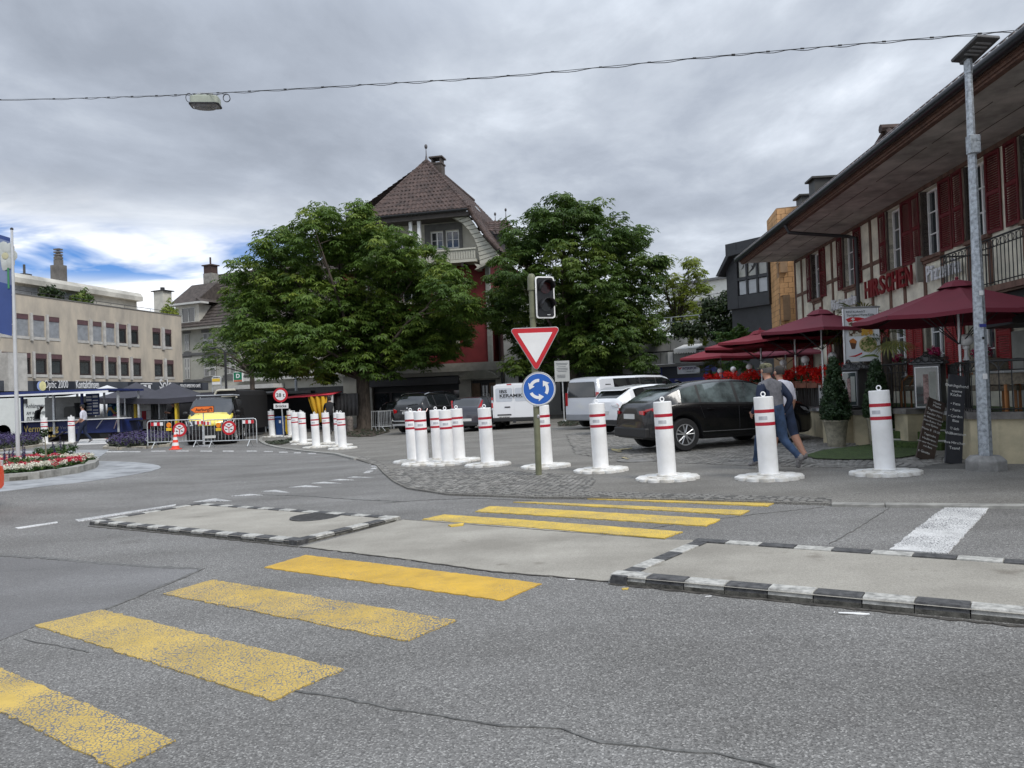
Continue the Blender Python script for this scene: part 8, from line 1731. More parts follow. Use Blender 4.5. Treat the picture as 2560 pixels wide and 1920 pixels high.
T4 = [(1650, 705, 38), (1690, 715, 44), (1722, 760, 46), (1680, 770, 44), (1745, 790, 30), (1650, 790, 45), (1742, 690, 22), (1700, 825, 40), (1660, 665, 18), (1755, 720, 12), (1728, 655, 9), (1650, 870, 30)]
chestnut('young_tree', 'yellow green tree on the deck right of the darker chestnut', 1700, 1030, 47.5, T4, M_l3, 12, 34, 18, .20, 1.0, .18, 5.5, cr=.7)
def cloudplant(name, lb, cat, base, pts, mt, n, r_, size, seed, y, group=None, trunk=None, **k):
 t = thing(name, lb, cat, base, 0, group); cs = []; rr = random.Random(seed); S = y/FPX
 for px, py, pr_ in pts:
  q = at(px, py, y)
  for _ in range(max(3, int(pr_*.9))):
   d = Vector((rr.gauss(0, 1), rr.gauss(0, 1), rr.gauss(0, 1))).normalized()*pr_*S*rr.random()**.4; cs.append((q.x+d.x, q.y+d.y*.8, q.z+d.z, r_))
 leafcloud('foliage', t, cs, mt, n, r_, size, seed, .8, .5, **k)
 if trunk: mb = MB(); mb.tube([(0, 0, 0), trunk], [.12, .05], 7); mb.build('trunk', M_bark, t)
 return t
HD = XG(1830, 43, PZ)
cloudplant('deck_hedge', 'dark ivy hedge growing along the railing of the concrete deck', 'hedge', HD, [(1775, 775, 24), (1810, 765, 30), (1850, 757, 34), (1890, 755, 36), (1925, 745, 36), (1700, 822, 18), (1745, 824, 18), (1800, 815, 30), (1850, 810, 34), (1900, 805, 36), (1935, 800, 30), (1912, 722, 14), (1850, 845, 20)], M_l4, 46, .45, .19, 21, 41.5)
cloudplant('hanging_ivy', 'ivy tufts hanging over the upper concrete parapet', 'ivy', XG(1730, 42, PZ), [(1730, 845, 8), (1728, 855, 5), (1758, 845, 5), (1760, 858, 4)], M_l3, 26, .25, .14, 22, 42.5)
rr = random.Random(31); cf = XG(1877, 31, PZ); t = thing('feathery_tree', 'feathery light green tree with arching sprays among the parasols', 'tree', cf); cs = []
for k in range(46):
 o0 = at(1845+rr.uniform(-22, 26), 870+rr.uniform(-35, 30), 31); a = rr.uniform(.35, 2.8); L_ = rr.uniform(.5, 1.25)
 d = Vector((math.cos(a)*1.15, rr.uniform(-.6, .6), math.sin(a)*.75))
 for i in range(16): f = i/15; p = o0+d*L_*f+Vector((0, 0, -.35*f*f*L_)); cs.append((p.x, p.y, p.z, .085*(1.2-f*.8)+.02))
for k in range(60): q = at(1840+rr.gauss(0, 24), 905+rr.gauss(0, 26), 31.3); cs.append((q.x, q.y+rr.uniform(-.6, .6), q.z, .2))
leafcloud('foliage', t, cs, M_l5, 26, .09, .075, 33, .7, .5, tone=(.1, .9)); mb = MB(); q = at(1872, 890, 31)-cf; mb.tube([(0, 0, 0), (q.x, 0, q.z*.5), (q.x-.4, 0, q.z)], [.16, .12, .08], 8); mb.build('trunk', M_bark, t)
for k, (px, py, r_, yo) in enumerate(((133, 726, 17, 1.6), (212, 732, 17, 1.6), (432, 775, 13, 1.6))):
 x = F1.x(px, yo); p_ = F1.M @ Vector((x, yo, zp)); t = thing('roof_shrub', ['dark round shrub on the left part of the office roof terrace', 'taller green shrub in the middle of the office roof terrace', 'pale green shrub at the right end of the office roof'][k], 'shrub', p_, 0, 'shrubs on the office roof')
 S = p_.y/FPX; rr = random.Random(k); cs = [(p_.x+rr.gauss(0, r_*S*.48), p_.y+rr.gauss(0, .5), p_.z+.25+abs(rr.gauss(0, r_*S*.75)), .4) for _ in range(34)]; leafcloud('foliage', t, cs, [M_l4, M_l2, M_l3][k], 30, .4, .28, k, 1., .4); mb = MB(); mb.tube([(0, 0, -.1), (0, 0, r_*S)], .07, 6); mb.build('stem', M_bark, t)
# ================= ROUNDABOUT PLANTING, flag
M_begw = leafmat('begonia_white', (.50, .47, .36), (.68, .66, .55), (.78, .76, .68), .2); M_begr = leafmat('begonia_red', (.36, .012, .02), (.50, .03, .06), (.60, .10, .14), .2)
M_lav = leafmat('lavender', (.045, .03, .10), (.07, .05, .14), (.04, .05, .035), .1); M_grn = leafmat('bed_green', (.018, .045, .012), (.035, .08, .018), (.08, .13, .03), .2)
rr = random.Random(77); inner = [Vector(p) for p in pl2]; n = 0; cW, cR, cG = [], [], []
tries = 0
while n < 620 and tries < 12000:
 tries += 1; x, y = rr.uniform(-20, -11.2), rr.uniform(15.3, 22.5)
 if not in_poly((x, y), inner): continue
 if min((Vector((x, y))-p).length for p in inner) < .35: continue
 px_ = 1280+x/y*FPX
 if px_ < -60: continue
 z = g(x)+.17; n += 1; q = (x, y, z+.10+rr.uniform(0, .05), .085); cG.append((x, y, z+.04, .12))
 v = noise.noise(Vector((x*1.3, y*1.3, 4))); (cW if v+rr.uniform(-.25, .25) > 0 else cR).append(q)
bg_ = thing('begonia_bed', 'low bedding of white and red begonias filling the roundabout planter', 'flower bed', (-14, 18.5, 0.1), kind='stuff')
leafcloud('white_blossoms', bg_, cW, M_begw, 24, .085, .055, 1, .8, .6); leafcloud('red_blossoms', bg_, cR, M_begr, 24, .085, .055, 2, .8, .6); leafcloud('leaves', bg_, cG, M_grn, 16, .12, .08, 3, .6, .4, kind='stuff')
for px, py, w_, h_, lb in ((140, 1146, 42, 24, 'leafy green shrub in the middle of the roundabout planter'), (34, 1172, 42, 18, 'leafy green plants at the left of the roundabout planter'), (125, 1165, 22, 16, 'grassy green tuft round the tall bare stem')):
 c_ = G(px, py, .15); t = thing('bedding_shrub', lb, 'plant', c_); S = c_.y/FPX; cs = [(c_.x+rr.uniform(-1, 1)*w_*S*.8, c_.y+rr.uniform(-.5, .5), c_.z+rr.uniform(.0, 1)**1.3*h_*S*1.1, .12) for _ in range(70)]; leafcloud('foliage', t, cs, M_grn, 26, .12, .09, px, 1., .5)
k = 0
for px, py, h_ in ((12, 1170, 32), (24, 1168, 26), (33, 1165, 38), (58, 1168, 36), (62, 1166, 30), (132, 1148, 24), (152, 1146, 36), (160, 1140, 18), (136, 1150, 20)):
 c_ = G(px, py, .15); t = thing('salvia_spike', ['violet flower spike leftmost in the planter', 'violet flower spike second from the left', 'violet flower spike left of the flagpole', 'violet flower spike just right of the flagpole', 'violet flower spike right of the flagpole, leaning', 'short violet spike left of the bollard behind', 'tallest violet spike above the middle shrub', 'thin violet spike at the right of the middle shrub', 'small violet spike inside the middle shrub'][k], 'flower', c_, 0, 'violet spikes in the planter'); S = c_.y/FPX; H0 = (h_+18)*S
 cs = [(c_.x+rr.uniform(-.02, .02), c_.y, c_.z+H0*(.45+.55*i/14), .035*(1.2-i/18)) for i in range(15)]; leafcloud('blossoms', t, cs, M_lav, 12, .035, .035, px, 1., .5, tone=(.1, .6)); mb = MB(); mb.tube([(0, 0, 0), (0, 0, H0)], .006, 4); mb.build('stem', M_grn, t); k += 1
c_ = G(117, 1164, .15); t = thing('tall_stem', 'tall thin withered stem rising from the roundabout planter', 'plant', c_); H0 = at(113, 1074, c_.y).z-c_.z; mb = MB(); mb.tube([(0, 0, 0), (-.02, 0, H0*.6), (-.05, 0, H0)], [.022, .015, .01], 6); mb.build('stem', mk('dry_stem', (.22, .20, .14), .9, var=.2), t)
leafcloud('leaves', t, [(c_.x-.04+rr.uniform(-.08, .08), c_.y, c_.z+H0*rr.uniform(.7, 1), .06) for _ in range(12)], M_l4, 7, .06, .09, 3, 1., .5)
c_ = G(46, 1158, .15); yF = c_.y; t = thing('flagpole', 'tall white flagpole standing in the roundabout planter', 'flagpole', c_); H0 = at(32.5, 575, yF).z-c_.z
mb = MB(); mb.lathe([(.055, 0), (.05, 2.2), (.042, 4), (.032, H0)], n=14); mb.build('pole', mk('pole_white', (.55, .56, .57), .35, metal=.2, var=.05), t, smooth=50); mb = MB(); mb.sph((0, 0, H0+.03), .045, 10); mb.build('finial', M_dark, t)
ya = yF; f0 = at(-70, 566, ya); f1 = at(24, 594, ya); f2 = at(28, 840, ya); f3 = at(-66, 815, ya)
t = thing('flag', 'blue banner flag with a pale flower emblem and a paler band on the white flagpole', 'flag', f1)
M_flag = mk('flag_blue', (.030, .060, .20), .7, var=.06, vs=1.5); M_flag2 = mk('flag_pale', (.15, .19, .32), .7, var=.06)
def fq(u_, v, dy=0): a, b = f0.lerp(f1, u_), f3.lerp(f2, u_); p = b.lerp(a, v); return Vector((p.x, p.y+.06*math.sin(u_*7+v*2)+dy, p.z))
def fstrip(name, u0, u1, v0, v1, mt, dy=0):
 mb = MB(); n = 8; m_ = 6; vs = [fq(u0+(u1-u0)*i/n, v0+(v1-v0)*j/m_, dy) for i in range(n+1) for j in range(m_+1)]; mb.add(vs, [(i*(m_+1)+j, (i+1)*(m_+1)+j, (i+1)*(m_+1)+j+1, i*(m_+1)+j+1) for i in range(n) for j in range(m_)]); return mb.build(name, mt, t, smooth=60, world=True, fix=False)
fstrip('cloth', 0, 1, 0, .52, M_flag); fstrip('pale_band', 0, 1, .52, .96, M_flag2); fstrip('top_hem', 0, 1, .96, 1, M_flag)
mb = MB(); ctr = fq(.86, .80, -.03)
for k in range(7):
 a = 2*math.pi*k/7; mb.sph(ctr+Vector((.20*math.cos(a), 0, .26*math.sin(a))), .15, 10, sz=1.1, sy=.06)
mb.sph(ctr+Vector((0, -.01, 0)), .10, 10, sy=.06, m=1); mb.build('flower_emblem', [mk('emblem_pale', (.42, .44, .42), .8), mk('emblem_core', (.42, .40, .26), .8)], t, world=True, smooth=60)
mb = MB(); p_ = fq(.93, .62, -.03); mb.box(p_, (.05, .01, .8)); mb.build('green_stalk', mk('emblem_green', (.05, .22, .10), .8), t, world=True)
for v in (.96, .72, .42, .12, .01): mb = MB(); a_, b_ = fq(1, v), at(33+(46-33)*(1-v)*.45, 594+(840-594)*(1-v), ya); mb.tube([a_, Vector((b_.x, ya, a_.z))], .012, 5); mb.build('flag_clip', M_retro, t, world=True)
def lavbed(lb, pts, h_, seed, n):
 P_ = gp(pts); s_ = raised('lavender_bed_soil', [Vector(p) for p in P_], .07, M_soil, M_kerb, None, 'structure'); kerb_run([Vector(p) for p in P_]+[Vector(P_[0])], s_, .14, .1, 1.2, top=.09, mt=mk('kerb_pale', (.36, .33, .27), .85, var=.15))
 rr = random.Random(seed); xs = [p.x for p in P_]; ys = [p.y for p in P_]; cs = []; n_ = 0; tr = 0
 while n_ < n and tr < n*30:
  tr += 1; x, y = rr.uniform(min(xs), max(xs)), rr.uniform(min(ys), max(ys))
  if in_poly((x, y), [tuple(p) for p in P_]): cs.append((x, y)); n_ += 1
 t = thing('lavender_bed', lb, 'lavender', (sum(xs)/len(xs), sum(ys)/len(ys), g(sum(xs)/len(xs))), kind='stuff')
 leafcloud('stalks', t, [(x, y, g(x)+.12+rr.uniform(0, .3)*h_, .16) for x, y in cs], M_grn2, 14, .16, .10, seed, 1.3, .3, kind='stuff'); leafcloud('blossoms', t, [(x, y, g(x)+.30*h_+rr.uniform(.1, .35)*h_, .13) for x, y in cs], M_lav, 16, .13, .07, seed+1, 1.3, .3, tone=(.1, .6), kind='stuff')
M_grn2 = leafmat('lavender_green', (.03, .04, .028), (.05, .06, .04), (.07, .085, .05), .1)
lavbed('violet lavender bed left of the crowd barriers', [(262, 1122), (300, 1124), (350, 1123), (420, 1116), (430, 1106), (395, 1098), (330, 1099), (290, 1106)], .6, 51, 420)
lavbed('grey green lavender bed behind the flagpole', [(-60, 1140), (0, 1130), (60, 1122), (102, 1116), (104, 1106), (40, 1106), (-60, 1110)], .7, 52, 420)
# ================= PEOPLE
M_skin = mk('skin', (.42, .22, .15), .5, var=.05); M_hair = mk('grey_hair', (.10, .09, .085), .8, var=.2, vs=40)
def person(lb, loc, rz, J, mats, seg, hair=None, cap=None, scale=1., name='person'):
 """J: joints; seg: (a, b, material index); one skinned body, head and hands included"""
 t = thing(name, lb, 'person', loc, rz)
 names = list(J); E = [(names.index(a), names.index(b)) for a, b, _ in seg]
 me = bpy.data.meshes.new('body'); me.from_pydata([tuple(Vector(J[k][0])*scale) for k in names], E, []); ob = bpy.data.objects.new('body', me); sc.collection.objects.link(ob)
 md = ob.modifiers.new('s', 'SKIN'); md.use_smooth_shade = True; md.branch_smoothing = .3
 for i, k in enumerate(names): r_ = J[k][1]; me.skin_vertices[0].data[i].radius = (r_[0]*scale, r_[1]*scale) if isinstance(r_, tuple) else (r_*scale, r_*scale)
 me.skin_vertices[0].data[names.index('pelvis')].use_root = True
 ss = ob.modifiers.new('u', 'SUBSURF'); ss.levels = 2; ss.render_levels = 2
 bpy.context.view_layer.update(); m2 = bpy.data.meshes.new_from_object(ob.evaluated_get(bpy.context.evaluated_depsgraph_get())); bpy.data.objects.remove(ob)
 m2.materials.clear()
 for mt in mats: m2.materials.append(mt)
 S_ = [(Vector(J[a][0])*scale, Vector(J[b][0])*scale, m_) for a, b, m_ in seg]
 for f in m2.polygons:
  best = 1e9
  for a, b, m_ in S_:
   d = b-a; q = max(0, min(1, (f.center-a).dot(d)/d.length_squared)); dd = (f.center-a-d*q).length
   if dd < best: best = dd; f.material_index = m_
  f.use_smooth = True
 bm = bmesh.new(); bm.from_mesh(m2)
 extra = MB(); hd = Vector(J['head'][0])*scale
 extra.sph(hd+Vector((.085, 0, -.0))*scale, .018*scale, 8, sz=1.6); extra.sph(hd+Vector((.0, .088, .0))*scale, .026*scale, 8, sy=.4, sz=1.3); extra.sph(hd+Vector((.0, -.088, .0))*scale, .026*scale, 8, sy=.4, sz=1.3)
 for s_ in ('l', 'r'):
  w_, h_ = Vector(J['wrist_'+s_][0])*scale, Vector(J['hand_'+s_][0])*scale; d = (h_-w_).normalized(); sd_ = d.cross(Vector((0, 1, .1))).normalized()
  if sd_.length < .1: sd_ = Vector((1, 0, 0))
  nrm = d.cross(sd_)
  for q, L_ in zip((-1.5, -.5, .5, 1.5), (.075, .085, .08, .06)): b_ = h_+sd_*q*.018*scale; extra.tube([b_-d*.02*scale, b_+d*L_*.5*scale, b_+d*L_*.9*scale+nrm*.02*scale], [.010*scale, .009*scale, .007*scale], 6)
  extra.tube([h_-d*.05*scale+sd_*.03*scale, h_-d*.01*scale+sd_*.055*scale, h_+d*.03*scale+sd_*.06*scale], [.012*scale, .010*scale, .008*scale], 6)
 off = len(bm.verts); vs = [bm.verts.new(v) for v in extra.v]
 for f in extra.f:
  nf = bm.faces.new([vs[i] for i in f]); nf.material_index = len(mats)-1; nf.smooth = True
 bm.to_mesh(m2); bm.free(); o = bpy.data.objects.new('body', m2); link(o, t)
 if hair:
  mb = MB(); c_ = hd+Vector((-.012, 0, .022))*scale; mb.sph(c_, .104*scale, 18, sz=1.05, sx=1.02, sy=.88); o = mb.build('hair', hair, t, smooth=60); bm = bmesh.new(); bm.from_mesh(o.data)
  bmesh.ops.delete(bm, geom=[v for v in bm.verts if (v.co.x-hd.x > .035*scale and v.co.z < hd.z+.05*scale) or v.co.z < hd.z-.06*scale], context='VERTS'); bm.to_mesh(o.data); bm.free()
 if cap:
  mb = MB(); c_ = hd+Vector((-.005, 0, .045))*scale; mb.lathe([(.102*scale, 0), (.106*scale, .03*scale), (.098*scale, .065*scale), (.06*scale, .085*scale), (.001, .09*scale)], c_, 18, sy=.92); mb.prism([(c_.x+.07*scale, c_.y-.07*scale), (c_.x+.15*scale, c_.y-.05*scale), (c_.x+.17*scale, c_.y), (c_.x+.15*scale, c_.y+.05*scale), (c_.x+.07*scale, c_.y+.07*scale)], c_.z, c_.z+.012*scale, 'xy'); mb.build('cap', cap, t, smooth=50)
 return t
def joints(**k):
 J = dict(pelvis=((0, 0, .95), (.16, .12)), waist=((0, 0, 1.08), (.175, .13)), chest=((.01, 0, 1.30), (.205, .15)), neck=((.01, 0, 1.50), .06), jaw=((.03, 0, 1.57), (.062, .062)), head=((.03, 0, 1.64), (.085, .092)), crown=((.02, 0, 1.70), (.072, .078)),
             shoulder_l=((0, .18, 1.42), .075), elbow_l=((-.02, .24, 1.15), .052), wrist_l=((.05, .25, .92), .036), hand_l=((.07, .25, .85), (.028, .042)),
             shoulder_r=((0, -.18, 1.42), .075), elbow_r=((-.02, -.24, 1.15), .052), wrist_r=((.05, -.25, .92), .036), hand_r=((.07, -.25, .85), (.028, .042)),
             hip_l=((0, .095, .90), .115), knee_l=((.03, .10, .50), .08), ankle_l=((0, .10, .10), .048), heel_l=((-.04, .10, .05), .045), toe_l=((.17, .115, .035), (.045, .03)),
             hip_r=((0, -.095, .90), .115), knee_r=((.03, -.10, .50), .08), ankle_r=((0, -.10, .10), .048), heel_r=((-.04, -.10, .05), .045), toe_r=((.17, -.115, .035), (.045, .03)))
 for a, b in k.items(): J[a] = (b, J[a][1]) if not (isinstance(b[0], tuple)) else b
 return J
def segs(top, arm, low, shin, shoe, skin, pelvis=None):
 p = low if pelvis is None else pelvis
 S_ = [('pelvis', 'waist', p), ('waist', 'chest', top), ('chest', 'neck', top), ('neck', 'jaw', skin), ('jaw', 'head', skin), ('head', 'crown', skin)]
 for s_ in 'lr': S_ += [('chest', 'shoulder_'+s_, top), ('shoulder_'+s_, 'elbow_'+s_, top), ('elbow_'+s_, 'wrist_'+s_, arm), ('wrist_'+s_, 'hand_'+s_, skin), ('pelvis', 'hip_'+s_, low), ('hip_'+s_, 'knee_'+s_, low), ('knee_'+s_, 'ankle_'+s_, shin), ('ankle_'+s_, 'heel_'+s_, shoe), ('ankle_'+s_, 'toe_'+s_, shoe)]
 return S_
M_jeans = mk('jeans', (.022, .045, .095), .85, var=.3, vs=7, bump=.3, bs=40); M_navy = mk('navy_cloth', (.010, .018, .045), .85, var=.1); M_vest = mk('grey_vest', (.13, .13, .145), .85, var=.2, vs=10, bump=.4, bs=25); M_shoe = mk('shoe_grey', (.20, .19, .19), .7, var=.3, vs=25)
M_camo = mk('camouflage', (.09, .085, .05), .9, var=.9, vs=22, dirt_or_tone=(.02, .022, .014)); M_tee = mk('white_tee', (.58, .58, .66), .8, var=.12, vs=6, bump=.3, bs=14); M_blk = mk('black_cloth', (.013, .013, .015), .9, var=.1); M_shorts = mk('denim_shorts', (.016, .028, .062), .85, var=.25, vs=8)
cm = G(1962, 1172, PZ); ym = cm.y
def walker(px, y, rz, lb, **k): c_ = XG(px, y, PZ); return person(lb, c_, rz, **k)
JA = joints(pelvis=(0, 0, .93), waist=(.02, 0, 1.07), chest=(.06, 0, 1.30), neck=(.09, 0, 1.49), jaw=(.13, .01, 1.56), head=(.135, .01, 1.63), crown=(.125, .01, 1.69), shoulder_l=((.05, .215, 1.40), .088), elbow_l=((.02, .29, 1.14), .062), wrist_l=(.20, .27, .95), hand_l=(.25, .25, .91), shoulder_r=((.07, -.215, 1.40), .088), elbow_r=((-.08, -.31, 1.16), .062), wrist_r=(.02, -.24, .93), hand_r=(.06, -.22, .88),
   hip_l=(.02, .09, .89), knee_l=(.27, .09, .52), ankle_l=(.36, .09, .12), heel_l=(.33, .09, .05), toe_l=(.52, .10, .05), hip_r=(-.02, -.09, .89), knee_r=(-.08, -.10, .50), ankle_r=(-.42, -.10, .22), heel_r=(-.49, -.10, .22), toe_r=(-.36, -.105, .05))
SA = [(a, b, m_) for a, b, m_ in segs(0, 1, 2, 2, 3, 4)]; SA = [(a, b, 1 if a.startswith('shoulder') or a.startswith('elbow') else m_) for a, b, m_ in SA]
person('man in grey vest, navy sleeves, jeans and camouflage cap walking behind a bollard', XG(1941, ym-.1, PZ), R(116), JA, [M_vest, M_navy, M_jeans, M_shoe, M_skin], SA, hair=M_hair, cap=M_camo, scale=.99)
JB = dict(JA); JB.update(joints(pelvis=(0, 0, .93), waist=(.01, 0, 1.07), chest=(.04, 0, 1.30), neck=(.06, 0, 1.49), jaw=(.09, 0, 1.56), head=(.09, 0, 1.63), crown=(.08, 0, 1.69), hip_l=(.02, .09, .89), knee_l=(.16, .09, .50), ankle_l=(.22, .09, .11), heel_l=(.18, .09, .05), toe_l=(.38, .10, .04), hip_r=(-.02, -.09, .89), knee_r=(-.12, -.10, .50), ankle_r=(-.32, -.10, .15), heel_r=(-.38, -.10, .12), toe_r=(-.20, -.10, .045)))
person('man in white shirt and denim shorts walking half hidden beside the other man', XG(1966, ym+.75, PZ), R(122), JB, [M_tee, M_skin, M_shorts, M_shoe, M_skin], segs(0, 1, 2, 1, 3, 4), scale=.97, hair=mk('dark_hair', (.03, .025, .022), .8, var=.2, vs=40))
JW = joints(knee_l=(.15, .09, .50), ankle_l=(.25, .09, .11), heel_l=(.2, .09, .05), toe_l=(.4, .1, .04), knee_r=(-.02, -.1, .5), ankle_r=(-.28, -.1, .18), heel_r=(-.34, -.1, .15), toe_r=(-.15, -.1, .04), wrist_l=(.18, .2, .98), hand_l=(.24, .18, .96))
person('man in white shirt and dark vest striding past the blue trailer', XG(210, 34.6), R(185), JW, [M_tee, M_skin, M_navy, M_shoe, M_skin], segs(0, 1, 2, 2, 3, 4), hair=M_blk, cap=M_blk, scale=1.0)
person('bald man in dark silhouette leaning inside the blue trailer', XG(95, 40.5), R(20), joints(neck=(.12, 0, 1.48), jaw=(.17, 0, 1.53), head=(.19, 0, 1.60), crown=(.17, 0, 1.67), chest=(.10, 0, 1.30)), [M_blk, M_blk, M_blk, M_blk, mk('silhouette_skin', (.06, .035, .028), .6)], segs(0, 0, 2, 2, 3, 4), scale=1.08)  # skin darkened in its colour so the figure reads as a silhouette
person('bald man in black shirt holding a white cloth under the black gazebo', XG(436, 41.5), R(190), joints(elbow_l=(.1, .22, 1.2), wrist_l=(.33, .15, 1.25), hand_l=(.39, .13, 1.26), elbow_r=(.12, -.22, 1.2), wrist_r=(.33, -.12, 1.22), hand_r=(.39, -.1, 1.22)), [M_blk, M_skin, M_blk, M_blk, M_skin], segs(0, 1, 2, 2, 3, 4))
cy_ = XG(826, 37.5, PZ); bz = R(100)
t = thing('bicycle', 'dark city bicycle ridden away between the white bollards', 'bicycle', cy_, bz)
for x in (-.52, .52):
 mb = MB(); mb.tube([(x+.34*math.cos(a), 0, .34+.34*math.sin(a)) for a in [i*math.pi/12 for i in range(25)]], .022, 6); wo = mb.build('wheel', M_rubber, t); mb = MB()
 for k in range(8): mb.tube([(x, 0, .34), (x+.33*math.cos(k*math.pi/4), 0, .34+.33*math.sin(k*math.pi/4))], .004, 4)
 mb.build('spokes', M_alu, wo)
mb = MB(); mb.tube([(-.52, 0, .34), (-.15, 0, .78), (.38, 0, .82), (.0, 0, .30), (-.52, 0, .34)], .018, 6); mb.tube([(.0, 0, .30), (-.15, 0, .95)], .018, 6); mb.tube([(.52, 0, .34), (.36, 0, 1.0)], .018, 6); mb.build('frame', M_blk, t); mb = MB(); mb.tube([(.25, -.28, 1.05), (.38, -.1, 1.02), (.38, .1, 1.02), (.25, .28, 1.05)], .015, 6); mb.build('handlebar', M_dark, t); mb = MB(); mb.box((-.17, 0, .97), (.26, .15, .06)); mb.build('saddle', M_blk, t, bevel=.02)
JC = joints(pelvis=(-.12, 0, 1.08), waist=(-.08, 0, 1.2), chest=(.04, 0, 1.40), neck=(.10, 0, 1.58), jaw=(.14, 0, 1.65), head=(.14, 0, 1.71), crown=(.13, 0, 1.77), shoulder_l=(.05, .19, 1.50), elbow_l=(.2, .27, 1.28), wrist_l=(.28, .29, 1.10), hand_l=(.31, .28, 1.06), shoulder_r=(.05, -.19, 1.50), elbow_r=(.22, -.30, 1.30), wrist_r=(.30, -.29, 1.10), hand_r=(.33, -.28, 1.07), hip_l=(-.1, .09, 1.03), knee_l=(.2, .12, .82), ankle_l=(.0, .12, .45), heel_l=(-.05, .12, .40), toe_l=(.14, .12, .40), hip_r=(-.1, -.09, 1.03), knee_r=(.12, -.12, .62), ankle_r=(-.03, -.12, .22), heel_r=(-.08, -.12, .18), toe_r=(.12, -.12, .18))
person('cyclist in black jacket and beanie riding away, arm stretched to the right', cy_, bz, JC, [M_blk, M_blk, M_blk, M_blk, M_skin], segs(0, 0, 2, 2, 3, 4), hair=M_blk)
# ================= MARKET
M_tblue = mk('trailer_blue', (.010, .024, .13), .5, var=.12, vs=1.5); M_gold = mk('gold_letter', (.82, .62, .20), .5, var=.05); M_canvas = mk('black_canvas', (.042, .042, .055), .8, var=.12, vs=1.2); M_tarp = mk('white_tarp', (.58, .59, .60), .7, var=.14, vs=1.5, bump=.6, bs=3)
yT = 38.5; c0 = XG(57, yT); c1 = XG(308, yT); t = thing('sales_trailer', 'blue sales trailer with gold rental lettering, open sides and canopy', 'trailer', c0, 0)
zz = lambda px, py, y=yT: at(px, py, y).z-c0.z; xx = lambda px, y=yT: at(px, 1050, y).x-c0.x; W_ = c1.x-c0.x
mb = MB(); mb.b2(0, W_, 0, 2.1, .35, zz(180, 1052)); mb.b2(xx(240), W_, -.05, 0, .35, zz(270, 1050)); body_ = mb.build('body', M_tblue, t)
mb = MB(); mb.quad([(-.1, -.45, zz(58, 1058)), (xx(188), -.45, zz(188, 1051)), (xx(188), 0, zz(188, 1051)), (-.1, 0, zz(58, 1058))]); mb.b2(-.1, W_+.4, -.5, .1, zz(180, 1051), zz(180, 1051)+.05); mb.build('counter', M_retro, t, fix=False)
mb = MB(); mb.b2(.0, W_*.5, 1.9, 2.1, .35, zz(180, 985)-.1); mb.b2(.3, W_*.92, .5, 1.2, zz(180, 1052), zz(180, 1052)+.15); mb.build('inner_counter', mk('steel_counter', (.22, .22, .21), .5, metal=.4), t)
zr_ = zz(180, 980)
for px in (58, 137, 208, 298): x = xx(px); mb = MB(); mb.b2(x-.05, x+.05, -.1, 0, .35, zr_); mb.build('post', M_tblue if px in (208, 58) else M_galv2, t); mb = MB(); mb.b2(x-.04, x+.04, 2.0, 2.1, .35, zr_); mb.build('post', M_galv2, t)
mb = MB(); mb.prism([(-.2, zz(50, 988)), (W_*1.0, zz(310, 976)), (W_*1.0, zz(310, 976)+.1), (-.2, zz(50, 988)+.14)], -1.3, 2.3); mb.build('canopy', M_tblue, t); mb = MB(); mb.prism([(-.2, zz(50, 988)-.08), (W_, zz(310, 976)-.1), (W_, zz(310, 976)), (-.2, zz(50, 988))], -1.33, -1.28); mb.build('canopy_edge', M_retro, t)
mb = MB(); mb.b2(xx(188), xx(222), 1.0, 1.06, zz(200, 1040), zz(200, 984)); bb = mb.build('price_board', mk('board_blue', (.03, .05, .16), .6, var=.1), t)
for k in range(12): mb = MB(); x0 = xx(190)+(k % 2)*.33; z0 = zz(200, 1036)+(k//2)*.165; mb.b2(x0, x0+.26, .975, .995, z0, z0+.05+.03*(k % 3)); mb.build('price_line', M_retro, bb)
for px in (175, 185): mb = MB(); mb.lathe([(.12, 0), (.2, .8)], (xx(px), .8, zz(180, 1052)+.1), 12); mb.build('stacked_cups', M_blk, t)
mb = MB(); mb.prism([(xx(125), zz(140, 1045)), (xx(125), zz(140, 1022)), (xx(130), zz(140, 1017)), (xx(148), zz(140, 1017)), (xx(155), zz(140, 1022)), (xx(155), zz(140, 1045))], 1.2, 1.8); mb.build('oven_hood', mk('oven_grey', (.10, .10, .09), .6), t)
text(t, 'Vermietung', xx(57)+.05, zz(100, 1079), .46, M_gold, y=-.02 if False else -.03, ext=.005, width=xx(144)-xx(57), bold=.004); text(t, 'Tel: 079 213 36 46', xx(59), zz(100, 1094), .18, M_gold, y=-.03, ext=.005, width=xx(139)-xx(59), bold=.003)
text(t, 'Vermietung', xx(150), zz(180, 1073)+.02, .24, mk('dull_letter', (.30, .32, .40), .6), y=-.03, ext=.004, width=xx(206)-xx(150)); text(t, 'Tel: 079', xx(154), zz(180, 1082), .10, M_retro, y=-.03, ext=.004)
for px in (118, 262): mb = MB(); mb.lathe([(.3, -.1), (.3, .1)], (xx(px), .1, .3), 18, M=RX); mb.build('wheel', M_rubber, t)
mb = MB(); mb.b2(.1, W_-.1, .3, 1.9, .05, .35); mb.build('chassis', M_trim, t)
for a, b in ((243, 268), (287, 304)): mb = MB(); mb.tube([(xx(a), -.1, zz(a, 1071)), (xx(b), -.45, zz(b, 1049))], .025, 5); mb.build('shelf_strut', M_galv2, t)
mb = MB(); mb.tube([(xx(150), -1.2, 0), (xx(166), -.1, zz(166, 1078))], .04, 6); mb.build('drawbar', M_dark, t)
yK = 44.; c_ = XG(30, yK); t = thing('box_truck', 'white box truck with dark rental lettering behind the blue trailer', 'truck', c_, 0); xx2 = lambda px: at(px, 1050, yK).x-c_.x; z2 = lambda py: at(100, py, yK).z-c_.z
